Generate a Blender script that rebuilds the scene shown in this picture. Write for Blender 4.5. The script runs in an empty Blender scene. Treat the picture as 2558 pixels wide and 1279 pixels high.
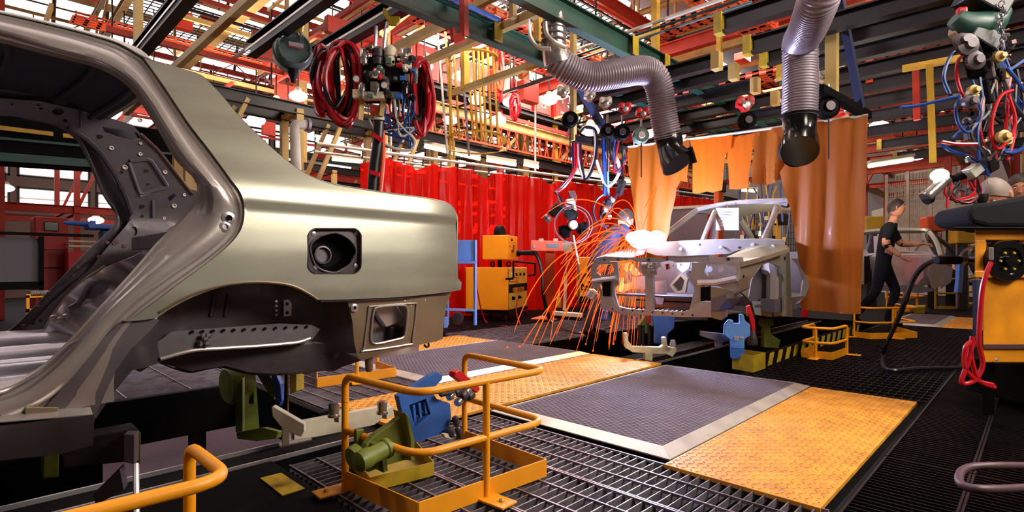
import bpy, bmesh, math, random
from mathutils import Vector, Matrix, geometry
from math import sin, cos, pi, atan, sqrt, radians
random.seed(7)
SC = bpy.context.scene
COL = SC.collection
# ---------------------------------------------------------------- camera
# world: x runs along the assembly line, y across it, z up; the deck is z = 0
AL = atan(1321/1350); CA, SA = cos(AL), sin(AL); H = 0.85; FP = 1350.0; HY = 665.0
cd = bpy.data.cameras.new('camera'); cam = bpy.data.objects.new('camera', cd); COL.objects.link(cam)
cd.sensor_width = 36; cd.lens = 36*FP/2558; cd.shift_y = (HY-639.5)/2558; cd.clip_start = 0.05; cd.clip_end = 300
cam.location = (0, 0, H); cam.rotation_euler = (pi/2, 0, AL-pi/2)
SC.camera = cam
# ---------------------------------------------------------------- light
w = bpy.data.worlds.new('world'); SC.world = w; w.use_nodes = True
w.node_tree.nodes['Background'].inputs[0].default_value = (1.0, 0.80, 0.74, 1)
w.node_tree.nodes['Background'].inputs[1].default_value = 0.075
def area(name, loc, target, sx, sy, power, col):  # every area light made here is added, no fitting is modelled
    d = bpy.data.lights.new(name, 'AREA'); d.shape = 'RECTANGLE'; d.size = sx; d.size_y = sy; d.energy = power; d.color = col
    o = bpy.data.objects.new(name, d); COL.objects.link(o); o.location = loc
    o.rotation_euler = (Vector(target)-Vector(loc)).to_track_quat('-Z', 'Y').to_euler(); return o
area('added_light', (4.4, -2.2, 3.6), (2.0, 1.7, 0.6), 2.4, 1.0, 270, (1.0, 0.92, 0.80))  # key light added out of view at the right
area('added_light', (5.5, 0.6, 5.6), (4.2, 1.8, 0.2), 2.0, 1.2, 150, (1.0, 0.88, 0.76))
area('added_light', (-1.5, 3.6, 6.5), (1.0, 3.4, 0.5), 1.2, 1.2, 110, (1.0, 0.86, 0.92))
area('added_light', (8.5, 7.5, 5.5), (6.5, 8.0, 0.8), 3.0, 3.0, 760, (1.0, 0.88, 0.80))  # added to light the red curtain from behind
area('added_light', (7.5, 1.5, 1.6), (8.5, 3.5, 4.5), 2.0, 2.0, 60, (1.0, 0.85, 0.7))  # added low down, aims up at the overhead steel
area('added_light', (3.5, 9.5, 3.2), (4.5, 12.0, 6.5), 3.0, 1.5, 200, (1.0, 0.80, 0.72))
area('added_light', (14.0, 6.0, 6.5), (14.0, 8.0, 0.8), 4.0, 3.0, 650, (1.0, 0.88, 0.80))
area('added_light', (2.6, -2.2, 3.0), (4.4, 0.2, 0.6), 1.2, .8, 70, (1.0, 0.88, 0.72))  # added to brighten the orange cabinet at the right edge
area('added_light', (4.6, 4.7, 4.3), (6.9, 6.9, 0.6), 1.6, 1.2, 150, (1.0, 0.90, 0.78))  # added front light for the orange welding machines
VS = SC.view_settings; VS.view_transform = 'Standard'; VS.look = 'None'; VS.gamma = 1.0; VS.use_curve_mapping = False
VS.exposure = 0.25
# ---------------------------------------------------------------- projection helpers (photo pixel + known plane -> place in the hall)
def ray(px, py):
    r = (px-1279)/FP
    return Vector((CA+SA*r, SA-CA*r, (HY-py)/FP))
O0 = Vector((0, 0, H))
def aZ(px, py, Z): return O0+ray(px, py)*Z
def az(px, py, z=0.0):
    d = ray(px, py); return O0+d*((z-H)/d.z)
def av(px, py, v): d = ray(px, py); return O0+d*(v/d.y)
def au(px, py, u): d = ray(px, py); return O0+d*(u/d.x)
# ---------------------------------------------------------------- materials
def lin(c):
    if isinstance(c, str): c = tuple(int(c[i:i+2], 16)/255 for i in (0, 2, 4))
    return tuple((x/12.92 if x <= 0.04045 else ((x+0.055)/1.055)**2.4) for x in c)
MATS = {}
def mat(name, c, rough=0.6, metal=0.0, c2=None, nscale=8.0, namt=0.5, bump=0.0, bscale=60.0, emit=0.0, stretch=None, trans=0.0, coat=0.0, spec=0.5):
    if name in MATS: return MATS[name]
    m = bpy.data.materials.new(name); m.use_nodes = True; nt = m.node_tree; N = nt.nodes; L = nt.links
    b = N['Principled BSDF']; c = lin(c)
    b.inputs['Base Color'].default_value = (*c, 1); b.inputs['Roughness'].default_value = rough; b.inputs['Metallic'].default_value = metal
    b.inputs['Specular IOR Level'].default_value = spec
    if coat: b.inputs['Coat Weight'].default_value = coat
    if trans: b.inputs['Transmission Weight'].default_value = trans
    tc = N.new('ShaderNodeTexCoord'); src = tc.outputs['Object']
    if stretch:
        mp = N.new('ShaderNodeMapping'); mp.inputs['Scale'].default_value = stretch; L.new(src, mp.inputs[0]); src = mp.outputs[0]
    if c2 is not None:
        c2 = lin(c2); n = N.new('ShaderNodeTexNoise'); n.inputs['Scale'].default_value = nscale; n.inputs['Detail'].default_value = 6; L.new(src, n.inputs['Vector'])
        cr = N.new('ShaderNodeMapRange'); cr.inputs[1].default_value = 0.5-0.5*(1-namt)*0.6; cr.inputs[2].default_value = 0.5+0.2; L.new(n.outputs['Fac'], cr.inputs[0])
        mx = N.new('ShaderNodeMix'); mx.data_type = 'RGBA'; mx.inputs['A'].default_value = (*c, 1); mx.inputs['B'].default_value = (*c2, 1)
        mu = N.new('ShaderNodeMath'); mu.operation = 'MULTIPLY'; mu.inputs[1].default_value = namt; L.new(cr.outputs[0], mu.inputs[0]); L.new(mu.outputs[0], mx.inputs['Factor'])
        L.new(mx.outputs['Result'], b.inputs['Base Color'])
    if bump:
        n = N.new('ShaderNodeTexNoise'); n.inputs['Scale'].default_value = bscale; L.new(src, n.inputs['Vector'])
        bp = N.new('ShaderNodeBump'); bp.inputs['Strength'].default_value = bump; bp.inputs['Distance'].default_value = 0.01; L.new(n.outputs['Fac'], bp.inputs['Height']); L.new(bp.outputs[0], b.inputs['Normal'])
    if emit:
        b.inputs['Emission Color'].default_value = (*c, 1); b.inputs['Emission Strength'].default_value = emit
    MATS[name] = m; return m
M = {}
M['raw'] = mat('raw_body_steel', 'b4b3a2', 0.36, 0.72, '979086', 2.5, 0.6, 0.012, 90, stretch=(1, 1, 5))
M['raw2'] = mat('pressed_steel_frame', 'b8aeaa', 0.30, 0.55, '8c8080', 5, 0.5, 0.06, 30)
M['bright'] = mat('bright_galvanised_steel', 'cdc5cb', 0.27, 0.70, 'a298a2', 6, 0.5, 0.1, 14)
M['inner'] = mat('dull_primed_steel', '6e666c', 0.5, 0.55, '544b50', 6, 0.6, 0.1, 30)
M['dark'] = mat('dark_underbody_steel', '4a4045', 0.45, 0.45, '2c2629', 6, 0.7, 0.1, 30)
M['roofin'] = mat('roof_inner_steel', '34323a', 0.55, 0.4, '25242a', 3, 0.6)
M['oiled'] = mat('brown_tinged_steel', '968872', 0.42, 0.7, '8a6a4c', 3, 0.7, 0.06, 40)
M['black'] = mat('black_paint', '070506', 0.7, 0.0, '0d0a0b', 7, 0.6, spec=0.08)
M['blackgloss'] = mat('gloss_black_plastic', '0b0a0b', 0.16, 0.0)
M['rubber'] = mat('black_rubber', '17141a', 0.45)
M['iron'] = mat('black_grating_iron', '2c2629', 0.36, 0.6, '151113', 9, 0.7)
M['galv'] = mat('worn_grating_steel', 'a49aa4', 0.35, 0.75, '5a5055', 12, 0.7)
M['orange'] = mat('orange_yellow_paint', 'f49d10', 0.42, 0.0, 'b0640c', 9, 0.3, 0.05, 60)
M['yellow'] = mat('mustard_paint', 'b89a1c', 0.5, 0.0, '6f5d12', 14, 0.5)
M['cream'] = mat('cream_beam_paint', 'b89a58', 0.55, 0.0, '8a6a3c', 5, 0.5)
M['yellowp'] = mat('yellow_rail_paint', 'c79a28', 0.5, 0.0, '8c6420', 8, 0.4)
M['red'] = mat('red_oxide_paint', 'b8301a', 0.55, 0.0, '701a10', 5, 0.5)
M['tray'] = mat('orange_red_tray_paint', 'cf4a1e', 0.5, 0.0, '8a2a14', 8, 0.5)
M['redp'] = mat('bright_red_paint', 'c8141c', 0.35, 0.0, '8a0c12', 8, 0.4)
M['crate'] = mat('red_cabinet_paint', 'b01c10', 0.45, 0.0, '7a120c', 3, 0.5)
M['green'] = mat('olive_green_paint', '6d7420', 0.5, 0.0, '3d4212', 9, 0.6, 0.05, 40)
M['teal'] = mat('dark_green_beam_paint', '1f4a3c', 0.45, 0.0, '12261f', 4, 0.6)
M['tealg'] = mat('grey_green_hammered_paint', '5c7068', 0.35, 0.1, '3e4f4a', 14, 0.5)
M['blue'] = mat('blue_machine_paint', '2c5fae', 0.45, 0.0, '1d3c74', 9, 0.45, 0.05, 40)
M['bluel'] = mat('light_blue_paint', '5f8fd8', 0.45, 0.0, '3f6ab2', 6, 0.4)
M['beam'] = mat('blackened_rail_steel', '1a1417', 0.42, 0.3, '0e0b0d', 5, 0.7)
M['white'] = mat('off_white_paint', 'cfc4ae', 0.55, 0.0, '9a8c78', 8, 0.5)
M['ivory'] = mat('ivory_fixture_paint', 'd8cda8', 0.55, 0.0, '8f8262', 14, 0.5)
M['alu'] = mat('aluminium_edge', 'd8d2c8', 0.38, 0.6, 'a39c92', 7, 0.6, 0.03, 30)
M['duct'] = mat('grey_flexible_duct', '8a7c86', 0.38, 0.25)
M['dhose'] = mat('dull_purple_brown_hose', '4a2f38', 0.5)
M['conc'] = mat('concrete', '6b5862', 0.8, 0.0, '46383e', 2, 0.7)
M['concd'] = mat('shaded_concrete', '070506', 0.9, 0.0, '0d090a', 2, 0.7)  # near-black colour carries the shade of the pit and under the gratings
M['skin'] = mat('skin', 'b97a58', 0.55)
M['hair'] = mat('dark_brown_hair', '2a1a14', 0.6)
M['hairg'] = mat('grey_hair', '7a6a62', 0.6)
M['navy'] = mat('navy_work_cloth', '1c2144', 0.85, 0.0, '12152c', 20, 0.5)
M['navy2'] = mat('black_trouser_cloth', '100f15', 0.9, spec=.2)
M['hred'] = mat('red_rubber_hose', 'b0101c', 0.3)
M['hblue'] = mat('blue_rubber_hose', '123a80', 0.3)
M['hblack'] = mat('black_rubber_hose', '17121a', 0.35)
M['hwhite'] = mat('white_plastic_hose', 'c8bcae', 0.4)
M['paper'] = mat('paper', 'cfc0ba', 0.8, 0.0, 'b0a09c', 12, 0.3)
M['chrome'] = mat('bare_cast_metal', 'c9c2bb', 0.25, 0.9, '8a8580', 14, 0.5, 0.1, 60)
M['orangem'] = mat('orange_machine_paint', 'ea8c0a', 0.4, 0.0, 'c06a08', 3, 0.35)
M['salmon'] = mat('salmon_stand_paint', 'e05a2c', 0.5, 0.0, 'b8452a', 6, 0.4)
def emis(name, c, s):
    m = bpy.data.materials.new(name); m.use_nodes = True; nt = m.node_tree; nt.nodes.clear()
    e = nt.nodes.new('ShaderNodeEmission'); o = nt.nodes.new('ShaderNodeOutputMaterial'); e.inputs[0].default_value = (*lin(c), 1); e.inputs[1].default_value = s
    nt.links.new(e.outputs[0], o.inputs[0]); return m
M['sky'] = emis('daylit_roof_glazing', 'fff2ee', 3.6)
M['win'] = emis('daylit_window_glass', 'fff0f2', 2.6)
M['tubelight'] = emis('lit_fluorescent_tube', 'f4ffd8', 3.0)
M['arc'] = emis('welding_arc_light', 'dfe6ff', 30.0)
M['spark'] = emis('spark_glow', 'ff5a1c', 1.8)
M['lamp'] = emis('lit_lamp_glass', 'ffe9dc', 6.0)
# ---------------------------------------------------------------- mesh helpers
def frame(d):
    d = d.normalized(); up = Vector((0, 0, 1)) if abs(d.z) < 0.95 else Vector((0, 1, 0))
    x = d.cross(up).normalized(); return x, x.cross(d).normalized()
class MB:
    def __init__(s): s.v = []; s.f = []; s.mi = []; s.cur = 0
    def add(s, vs, fs):
        o = len(s.v); s.v += [tuple(v) for v in vs]; s.f += [tuple(i+o for i in f) for f in fs]; s.mi += [s.cur]*len(fs); return s
    def box(s, c, size, rz=0.0, rx=0.0, ry=0.0):
        a, b, d = (x/2 for x in size); R = Matrix.Rotation(rz, 3, 'Z') @ Matrix.Rotation(ry, 3, 'Y') @ Matrix.Rotation(rx, 3, 'X')
        c = Vector(c); vs = [c+R@Vector((x, y, z)) for x in (-a, a) for y in (-b, b) for z in (-d, d)]
        return s.add(vs, [(0, 1, 3, 2), (4, 6, 7, 5), (0, 4, 5, 1), (2, 3, 7, 6), (0, 2, 6, 4), (1, 5, 7, 3)])
    def bb(s, p, q):
        return s.box([(a+b)/2 for a, b in zip(p, q)], [abs(a-b) for a, b in zip(p, q)])
    def prism(s, poly, off):     # poly: 3D points, off: extrusion vector
        n = len(poly); off = Vector(off); vs = [Vector(p) for p in poly]+[Vector(p)+off for p in poly]
        return s.add(vs, [tuple(range(n))[::-1], tuple(range(n, 2*n))]+[(i, (i+1) % n, (i+1) % n+n, i+n) for i in range(n)])
    def bar(s, p, q, w_, h_, prof='box'):
        p, q = Vector(p), Vector(q); x, y = frame(q-p); a, b = w_/2, h_/2
        if prof == 'box': pts = [(-a, -b), (a, -b), (a, b), (-a, b)]
        elif prof == 'I':
            t = min(w_, h_)*0.13; pts = [(-a, -b), (a, -b), (a, -b+t), (t/2, -b+t), (t/2, b-t), (a, b-t), (a, b), (-a, b), (-a, b-t), (-t/2, b-t), (-t/2, -b+t), (-a, -b+t)]
        elif prof == 'L': t = w_*0.15; pts = [(-a, -b), (a, -b), (a, -b+t), (-a+t, -b+t), (-a+t, b), (-a, b)]
        elif prof == 'C': t = w_*0.13; pts = [(-a, -b), (a, -b), (a, -b+t), (-a+t, -b+t), (-a+t, b-t), (a, b-t), (a, b), (-a, b)]
        n = len(pts); vs = [p+x*i+y*j for i, j in pts]+[q+x*i+y*j for i, j in pts]
        return s.add(vs, [tuple(range(n))[::-1], tuple(range(n, 2*n))]+[(i, (i+1) % n, (i+1) % n+n, i+n) for i in range(n)])
    def tube(s, pts, r, n=8, cap=True, rf=None):
        pts = [Vector(p) for p in pts]; T = []
        for i in range(len(pts)):
            T.append((pts[min(i+1, len(pts)-1)]-pts[max(i-1, 0)]).normalized())
        x, y = frame(T[0]); vs = []; fs = []
        for i, p in enumerate(pts):
            x = (x-T[i]*x.dot(T[i])).normalized(); y = T[i].cross(x)
            rr = rf(i) if rf else r
            vs += [p+(x*cos(2*pi*k/n)+y*sin(2*pi*k/n))*rr for k in range(n)]
        for i in range(len(pts)-1):
            fs += [(i*n+k, i*n+(k+1) % n, (i+1)*n+(k+1) % n, (i+1)*n+k) for k in range(n)]
        if cap: fs += [tuple(range(n))[::-1], tuple((len(pts)-1)*n+k for k in range(n))]
        return s.add(vs, fs)
    def lathe(s, p, d, prof, n=20):   # prof: (radius, distance along d)
        p, d = Vector(p), Vector(d).normalized(); x, y = frame(d); vs = []; fs = []
        for r, h in prof: vs += [p+d*h+(x*cos(2*pi*k/n)+y*sin(2*pi*k/n))*r for k in range(n)]
        for i in range(len(prof)-1): fs += [(i*n+k, i*n+(k+1) % n, (i+1)*n+(k+1) % n, (i+1)*n+k) for k in range(n)]
        fs += [tuple(range(n))[::-1], tuple((len(prof)-1)*n+k for k in range(n))]
        return s.add(vs, fs)
    def ball(s, c, r, sc=(1, 1, 1), n=12, m=8, rz=0.0):
        c = Vector(c); R = Matrix.Rotation(rz, 3, 'Z'); vs = []; fs = []
        for j in range(m+1):
            t = pi*j/m
            vs += [c+R@Vector((r*sc[0]*sin(t)*cos(2*pi*k/n), r*sc[1]*sin(t)*sin(2*pi*k/n), r*sc[2]*cos(t))) for k in range(n)]
        for j in range(m): fs += [(j*n+k, (j+1)*n+k, (j+1)*n+(k+1) % n, j*n+(k+1) % n) for k in range(n)]
        return s.add(vs, fs)
    def loft(s, rails, closed=False):    # rails: list of point lists of equal length
        n = len(rails[0]); vs = [p for r in rails for p in r]
        return s.add(vs, [(i*n+k, (i+1)*n+k, (i+1)*n+k+1, i*n+k+1) for i in range(len(rails)-1) for k in range(n-1)])
    def build(s, name, m, parent=None, smooth=False, bevel=0.0, solid=0.0, soff=0.0, weld=False):
        me = bpy.data.meshes.new(name); me.from_pydata(s.v, [], s.f); ms = m if isinstance(m, (list, tuple)) else [m]
        for q in ms: me.materials.append(M[q] if isinstance(q, str) else q)
        if len(ms) > 1: me.polygons.foreach_set('material_index', s.mi)
        b = bmesh.new(); b.from_mesh(me)
        if weld: bmesh.ops.remove_doubles(b, verts=b.verts, dist=1e-4)
        bmesh.ops.recalc_face_normals(b, faces=b.faces); b.to_mesh(me); b.free()
        o = bpy.data.objects.new(name, me); COL.objects.link(o)
        if parent:
            o.parent = parent; bpy_par.append((o, parent))
            off = Vector(parent.location) if parent.type == 'EMPTY' else wloc(parent)
            if off.length > 0: me.transform(Matrix.Translation(-off))
            o['_off'] = 1; del o['_off']
        else:
            # origin at the base centre of the mesh
            xs = [v.co for v in me.vertices]
            if xs:
                c = Vector(((min(p.x for p in xs)+max(p.x for p in xs))/2, (min(p.y for p in xs)+max(p.y for p in xs))/2, min(p.z for p in xs)))
                me.transform(Matrix.Translation(-c)); o.location = c
        if bevel:
            q = o.modifiers.new('bevel', 'BEVEL'); q.width = bevel; q.segments = 2; q.limit_method = 'ANGLE'
        if solid:
            q = o.modifiers.new('solid', 'SOLIDIFY'); q.thickness = solid; q.offset = soff
            if smooth: q = o.modifiers.new('split', 'EDGE_SPLIT'); q.split_angle = radians(40)
        if smooth:
            me.polygons.foreach_set('use_smooth', [True]*len(me.polygons))
            try: me.set_sharp_from_angle(angle=radians(38))
            except Exception: pass
        return o
bpy_par = []
def wloc(o):
    l = Vector(o.location)
    while o.parent: o = o.parent; l += Vector(o.location)
    return l
LABELS = set()
def tag(o, label, cat, group=None, kind=None):
    if label: o['label'] = label
    if cat: o['category'] = cat
    if group: o['group'] = group
    if kind: o['kind'] = kind
    return o
def thing(name, label, cat, loc=(0, 0, 0), group=None):
    o = bpy.data.objects.new(name, None); COL.objects.link(o); o.location = loc; o.empty_display_size = 0.1
    return tag(o, label, cat, group)
def struct(o): o['kind'] = 'structure'; return o
def sempty(name, loc=(0, 0, 0)): o = bpy.data.objects.new(name, None); COL.objects.link(o); o.location = loc; o['kind'] = 'structure'; return o
def spline(P, n=8):
    P = [Vector(p) for p in P]; out = []
    Q = [P[0]*2-P[1]]+P+[P[-1]*2-P[-2]]
    for i in range(1, len(Q)-2):
        a, b, c, d = Q[i-1:i+3]
        for k in range(n):
            t = k/n; out.append(0.5*((2*b)+(c-a)*t+(2*a-5*b+4*c-d)*t*t+(3*b-a-3*c+d)*t**3))
    return out+[P[-1]]
def rcorner(P, r, n=5, closed=False):    # round the corners of a 3D polyline
    P = [Vector(p) for p in P]; out = [P[0]]
    for i in range(1, len(P)-1):
        a = (P[i-1]-P[i]); b = (P[i+1]-P[i]); q = min(r, a.length*.45, b.length*.45); A = P[i]+a.normalized()*q; B = P[i]+b.normalized()*q
        for k in range(n+1):
            t = k/n; out.append(A*(1-t)**2+P[i]*2*t*(1-t)+B*t*t)
    return out+[P[-1]]
def inpoly(x, y, P):
    c = False; j = len(P)-1
    for i in range(len(P)):
        if (P[i][1] > y) != (P[j][1] > y) and x < (P[j][0]-P[i][0])*(y-P[i][1])/(P[j][1]-P[i][1])+P[i][0]: c = not c
        j = i
    return c
def densify(P, step):
    out = []
    for i in range(len(P)):
        a, b = Vector(P[i]), Vector(P[(i+1) % len(P)]); n = max(1, int((b-a).length/step+.5))
        out += [a.lerp(b, k/n) for k in range(n)]
    return out
def sheet(mb, outline, holes, f, step, axis='v'):
    """flat outline with holes, given as (a, z) pairs -> triangulated sheet displaced to depth f(a, z)"""
    assert max(abs(c) for L in [outline]+list(holes) for p in L for c in p) < 60, 'sheet outline ran away'
    outs = [densify([Vector(p) for p in L], step) for L in [outline]+list(holes)]
    pts = []; edges = []
    for L in outs:
        o = len(pts); pts += L; edges += [(o+i, o+(i+1) % len(L)) for i in range(len(L))]
    x0 = min(p.x for p in outs[0]); x1 = max(p.x for p in outs[0]); y0 = min(p.y for p in outs[0]); y1 = max(p.y for p in outs[0])
    nx = int((x1-x0)/step)+1; ny = int((y1-y0)/step)+1
    bd = {}
    for p in pts: bd.setdefault((int(p.x/step), int(p.y/step)), []).append(p)
    for i in range(nx):
        for j in range(ny):
            p = Vector((x0+(i+.5+.25*(j % 2))*step, y0+(j+.5)*step))
            if not inpoly(p.x, p.y, outs[0]) or any(inpoly(p.x, p.y, h) for h in outs[1:]): continue
            k = (int(p.x/step), int(p.y/step))
            if any((q-p).length < step*.45 for di in (-1, 0, 1) for dj in (-1, 0, 1) for q in bd.get((k[0]+di, k[1]+dj), ())): continue
            pts.append(p)
    V, E, F, *_ = geometry.delaunay_2d_cdt(pts, edges, [], 0, 1e-6)
    fs = []
    for t in F:
        c = sum((V[i] for i in t), Vector((0, 0)))/len(t)
        if inpoly(c.x, c.y, outs[0]) and not any(inpoly(c.x, c.y, h) for h in outs[1:]): fs.append(tuple(t))
    if axis == 'v': vs = [(p.x, f(p.x, p.y), p.y) for p in V]
    elif axis == 'u': vs = [(f(p.x, p.y), p.x, p.y) for p in V]
    else: vs = [(p.x, p.y, f(p.x, p.y)) for p in V]
    return mb.add(vs, fs)
def onv(px, py, f):      # place of a photo pixel on the surface y = f(x, z)
    p = av(px, py, 1.96)
    for _ in range(10): p = av(px, py, f(p.x, p.z))
    return p
def onu(px, py, f):
    p = au(px, py, f(1.9, 1.0))
    for _ in range(10): p = au(px, py, f(p.y, p.z))
    return p
def pv(P, f): return [(q.x, q.z) for q in (onv(x, y, f) for x, y in P)]
def pu(P, f): return [(q.y, q.z) for q in (onu(x, y, f) for x, y in P)]
def interp(x, T):
    if x <= T[0][0]: return T[0][1]
    for (a, b), (c, d) in zip(T, T[1:]):
        if x <= c: t = (x-a)/(c-a); return b+(d-b)*t
    return T[-1][1]
def circ(cx, cy, rx, ry, n=14): return [(cx+rx*cos(2*pi*k/n), cy+ry*sin(2*pi*k/n)) for k in range(n)]
def rrect(x0, y0, x1, y1, r, n=4):
    out = []
    for cx, cy, a in ((x1-r, y1-r, 0), (x0+r, y1-r, pi/2), (x0+r, y0+r, pi), (x1-r, y0+r, 3*pi/2)):
        out += [(cx+r*cos(a+pi/2*k/n), cy+r*sin(a+pi/2*k/n)) for k in range(n+1)]
    return out
def text(name, s, p, size, m, parent, rot, ext=0.0008, ax='CENTER'):
    c = bpy.data.curves.new(name, 'FONT'); c.body = s; c.size = size; c.extrude = ext; c.align_x = ax; c.align_y = 'CENTER'
    q = bpy.data.objects.new(name, c); COL.objects.link(q); dg = bpy.context.evaluated_depsgraph_get(); me = bpy.data.meshes.new_from_object(q.evaluated_get(dg)); bpy.data.objects.remove(q)
    me.materials.clear(); me.materials.append(M[m]); o = bpy.data.objects.new(name, me); COL.objects.link(o); o.rotation_euler = rot
    o.location = Vector(p)-(wloc(parent) if parent else Vector((0, 0, 0)))
    if parent: o.parent = parent
    return o
# ================================================================ FLOOR
m = MB(); m.bb((-4, -4, -0.8), (42, 26, -0.62)); floor = struct(m.build('floor', 'concd'))
m = MB(); m.bb((-0.2, 4.1, -0.619), (2.4, 8.0, -0.60)); m.build('lit_concrete_patch', 'conc', floor)  # paler slab paints in the lit part of the pit floor
def grating(u0, u1, v0, v1, along='u', s=0.04, c=0.10, mt='iron', t=0.004, z=0.0, rod=0.007):
    mb = MB(); g = 0.012
    a0, a1, b0, b1 = (u0, u1, v0, v1) if along == 'u' else (v0, v1, u0, u1)
    def bx(p0, p1, q0, q1, z0, z1):
        if along == 'u': mb.bb((p0, q0, z0), (p1, q1, z1))
        else: mb.bb((q0, p0, z0), (q1, p1, z1))
    n = max(1, int((b1-b0-g)/s))
    for i in range(n+1):
        b = b0+g/2+i*(b1-b0-g)/n; bx(a0+g/2, a1-g/2, b-t/2, b+t/2, z-0.032, z-0.002)
    n = max(1, int((a1-a0-g)/c))
    for i in range(n+1):
        a = a0+g/2+i*(a1-a0-g)/n; bx(a-rod/2, a+rod/2, b0+g/2, b1-g/2, z-0.010, z+0.002)
    return mb.build('grating_panel', mt, floor)
for i in range(3): grating(0.98+i*0.38, 1.36+i*0.38, 0.52, 2.30, 'u', 0.042, 0.095, 'galv')      # in front of the mat
for i in range(4):                                                                     # right hand aisle, bars across
    for k in range(3): grating(-0.4+k*3.3, 2.9+k*3.3, 0.50-0.30*(i+1), 0.50-0.30*i, 'v', 0.034, 0.29, 'iron', 0.004, 0.0, 0.008)
for k in range(4): grating(4.22+k*1.4, 5.62+k*1.4, 0.50, 1.62, 'u', 0.045, 0.10, 'iron')
grating(1.52, 2.36, 3.06, 4.36, 'u', 0.035, 0.11, 'galv'); grating(1.52, 2.36, 4.38, 6.4, 'u', 0.035, 0.3, 'galv')
grating(-1.6, 0.0, 4.2, 6.4, 'u', 0.035, 0.3, 'galv'); grating(0.0, 1.5, 4.2, 6.4, 'u', 0.035, 0.3, 'galv')
for k in range(3): grating(4.30+k*2, 6.30+k*2, 3.98, 5.4, 'u', 0.045, 0.09, 'galv')
for k in range(4): grating(2.4+k*2, 4.4+k*2, 5.42, 7.2, 'u', 0.05, 0.12, 'iron')
m = MB(); m.bb((2.4, 7.2, -0.1), (12, 12, -0.01)); m.bb((9.9, -3.5, -0.1), (30, 12, -0.012)); m.bb((-2, 6.42, -0.1), (2.4, 20, -0.01)); m.build('factory_floor_slab', 'black', floor)
# black edge beams of the pit
m = MB()
for a, b in (((-1.6, 4.14, -0.30), (1.5, 4.2, 0.0)), ((1.46, 3.0, -0.28), (1.51, 4.2, -0.004)), ((1.5, 3.0, -0.12), (2.36, 3.045, -0.002)), ((4.26, 3.9, -0.33), (9.8, 3.97, 0.01)),
             ((4.26, 1.64, -0.5), (9.8, 1.70, 0.0)), ((2.1, 0.49, -0.06), (9.8, 0.515, 0.0))): m.bb(a, b)
m.bb((-3.5, 4.15, -.6), (.62, 4.2, -.28)); m.bb((-3.5, 4.14, -.3), (-1.6, 4.2, 0))  # first box is a black skirt added to keep the pit dark
for u in (-0.9, 0.1, 1.1): m.bb((u, 4.15, -0.6), (u+.1, 4.2, -0.28))
m.build('pit_edge_beam', 'black', floor, bevel=0.004)
m = MB(); m.bb((4.75, 1.66, 0), (8.2, 1.70, .11)); m.build('kick_board', 'black', floor)
m = MB()
for i in range(15):
    u = 4.8+i*0.22; m.prism([(u, 1.66, 0.005), (u+.10, 1.66, 0.005), (u+.16, 1.66, .105), (u+.06, 1.66, .105)], (0, -0.004, 0))
m.build('hazard_stripe', 'yellow', floor)
# near black checker deck with the worn yellow square
m = MB(); m.bb((-3.5, 0.5, -0.05), (0.96, 2.42, -0.006)); m.bb((-3.5, -3, -0.05), (-0.42, 0.5, -0.006)); m.build('black_deck_plate', 'black', floor, bevel=0.003)
M['wornyel'] = mat('worn_yellow_floor_paint', 'dcb01c', 0.6, 0.0, '241c08', 16, 0.75)
P = [az(650, 1193), az(702, 1180), az(762, 1219), az(705, 1236)]
m = MB(); m.prism([(p.x, p.y, -0.005) for p in P], (0, 0, 0.004)); m.build('yellow_floor_mark', 'wornyel', floor)
# ---- conveyor bed of the line
cv = thing('conveyor_bed', 'long black conveyor rail bed in the pit under the car bodies', 'conveyor', (0, 2.58, -0.6))
m = MB(); m.bb((-2.5, 2.47, -0.6), (9.5, 2.67, -0.03)); m.build('rail_box', 'black', cv, bevel=0.004)
for y in (2.475, 2.665):
    m = MB(); m.bb((-2.5, y-.006, -0.03), (9.5, y+.006, -0.012)); m.build('wear_strip', 'bright', cv)
m = MB(); m.bb((-2.5, 3.0, -0.6), (9.5, 3.45, -0.3)); m.build('rail_box', 'black', cv)
# ---- diamond plates and hexagon mats
def diamond_plate(u0, u1, v0, v1, label, z=0.0):
    t = thing('diamond_plate', label, 'floor plate', ((u0+u1)/2, (v0+v1)/2, z), 'yellow tread plates of the walkway')
    mb = MB(); mb.bb((u0, v0, z-0.012), (u1, v1, z+0.006)); mb.build('plate', 'dplate', t, bevel=0.002)
    mb = MB(); s = 0.030; n = int((u1-u0-.01)/s); k = int((v1-v0-.01)/s)
    for i in range(n):
        for j in range(k):
            cx = u0+.005+(i+.5)*(u1-u0-.01)/n; cy = v0+.005+(j+.5)*(v1-v0-.01)/k; a = pi/4 if (i+j) % 2 else -pi/4
            d = Vector((cos(a), sin(a))); e = Vector((-d.y, d.x)); c = Vector((cx, cy)); L, W = .0155, .0052
            q = [c+d*L, c+e*W, c-d*L, c-e*W]; top = [c+d*L*.55, c-d*L*.55]
            mb.add([(p.x, p.y, z+.006) for p in q]+[(p.x, p.y, z+.0095) for p in top], [(0, 1, 5, 4), (1, 2, 5), (2, 3, 4, 5), (3, 0, 4)])
    o = mb.build('tread_pattern', 'dplate', t); o['kind'] = 'stuff'; return t
M['dplate'] = mat('scuffed_orange_tread_paint', 'e39a2e', 0.5, 0.05, '5a3a20', 9, 0.48, spec=0.5)
diamond_plate(2.10, 4.17, 0.55, 1.15, 'orange diamond tread plate at the right of the nearest grey mat')
diamond_plate(1.60, 4.27, 2.36, 3.09, 'orange diamond tread plate between the two grey hexagon mats')
diamond_plate(2.36, 4.26, 4.42, 5.1, 'orange diamond tread plate beyond the farther grey mat')
diamond_plate(9.5, 11.6, .42, 1.0, 'small distant orange tread plate left of the orange cabinet')
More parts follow.
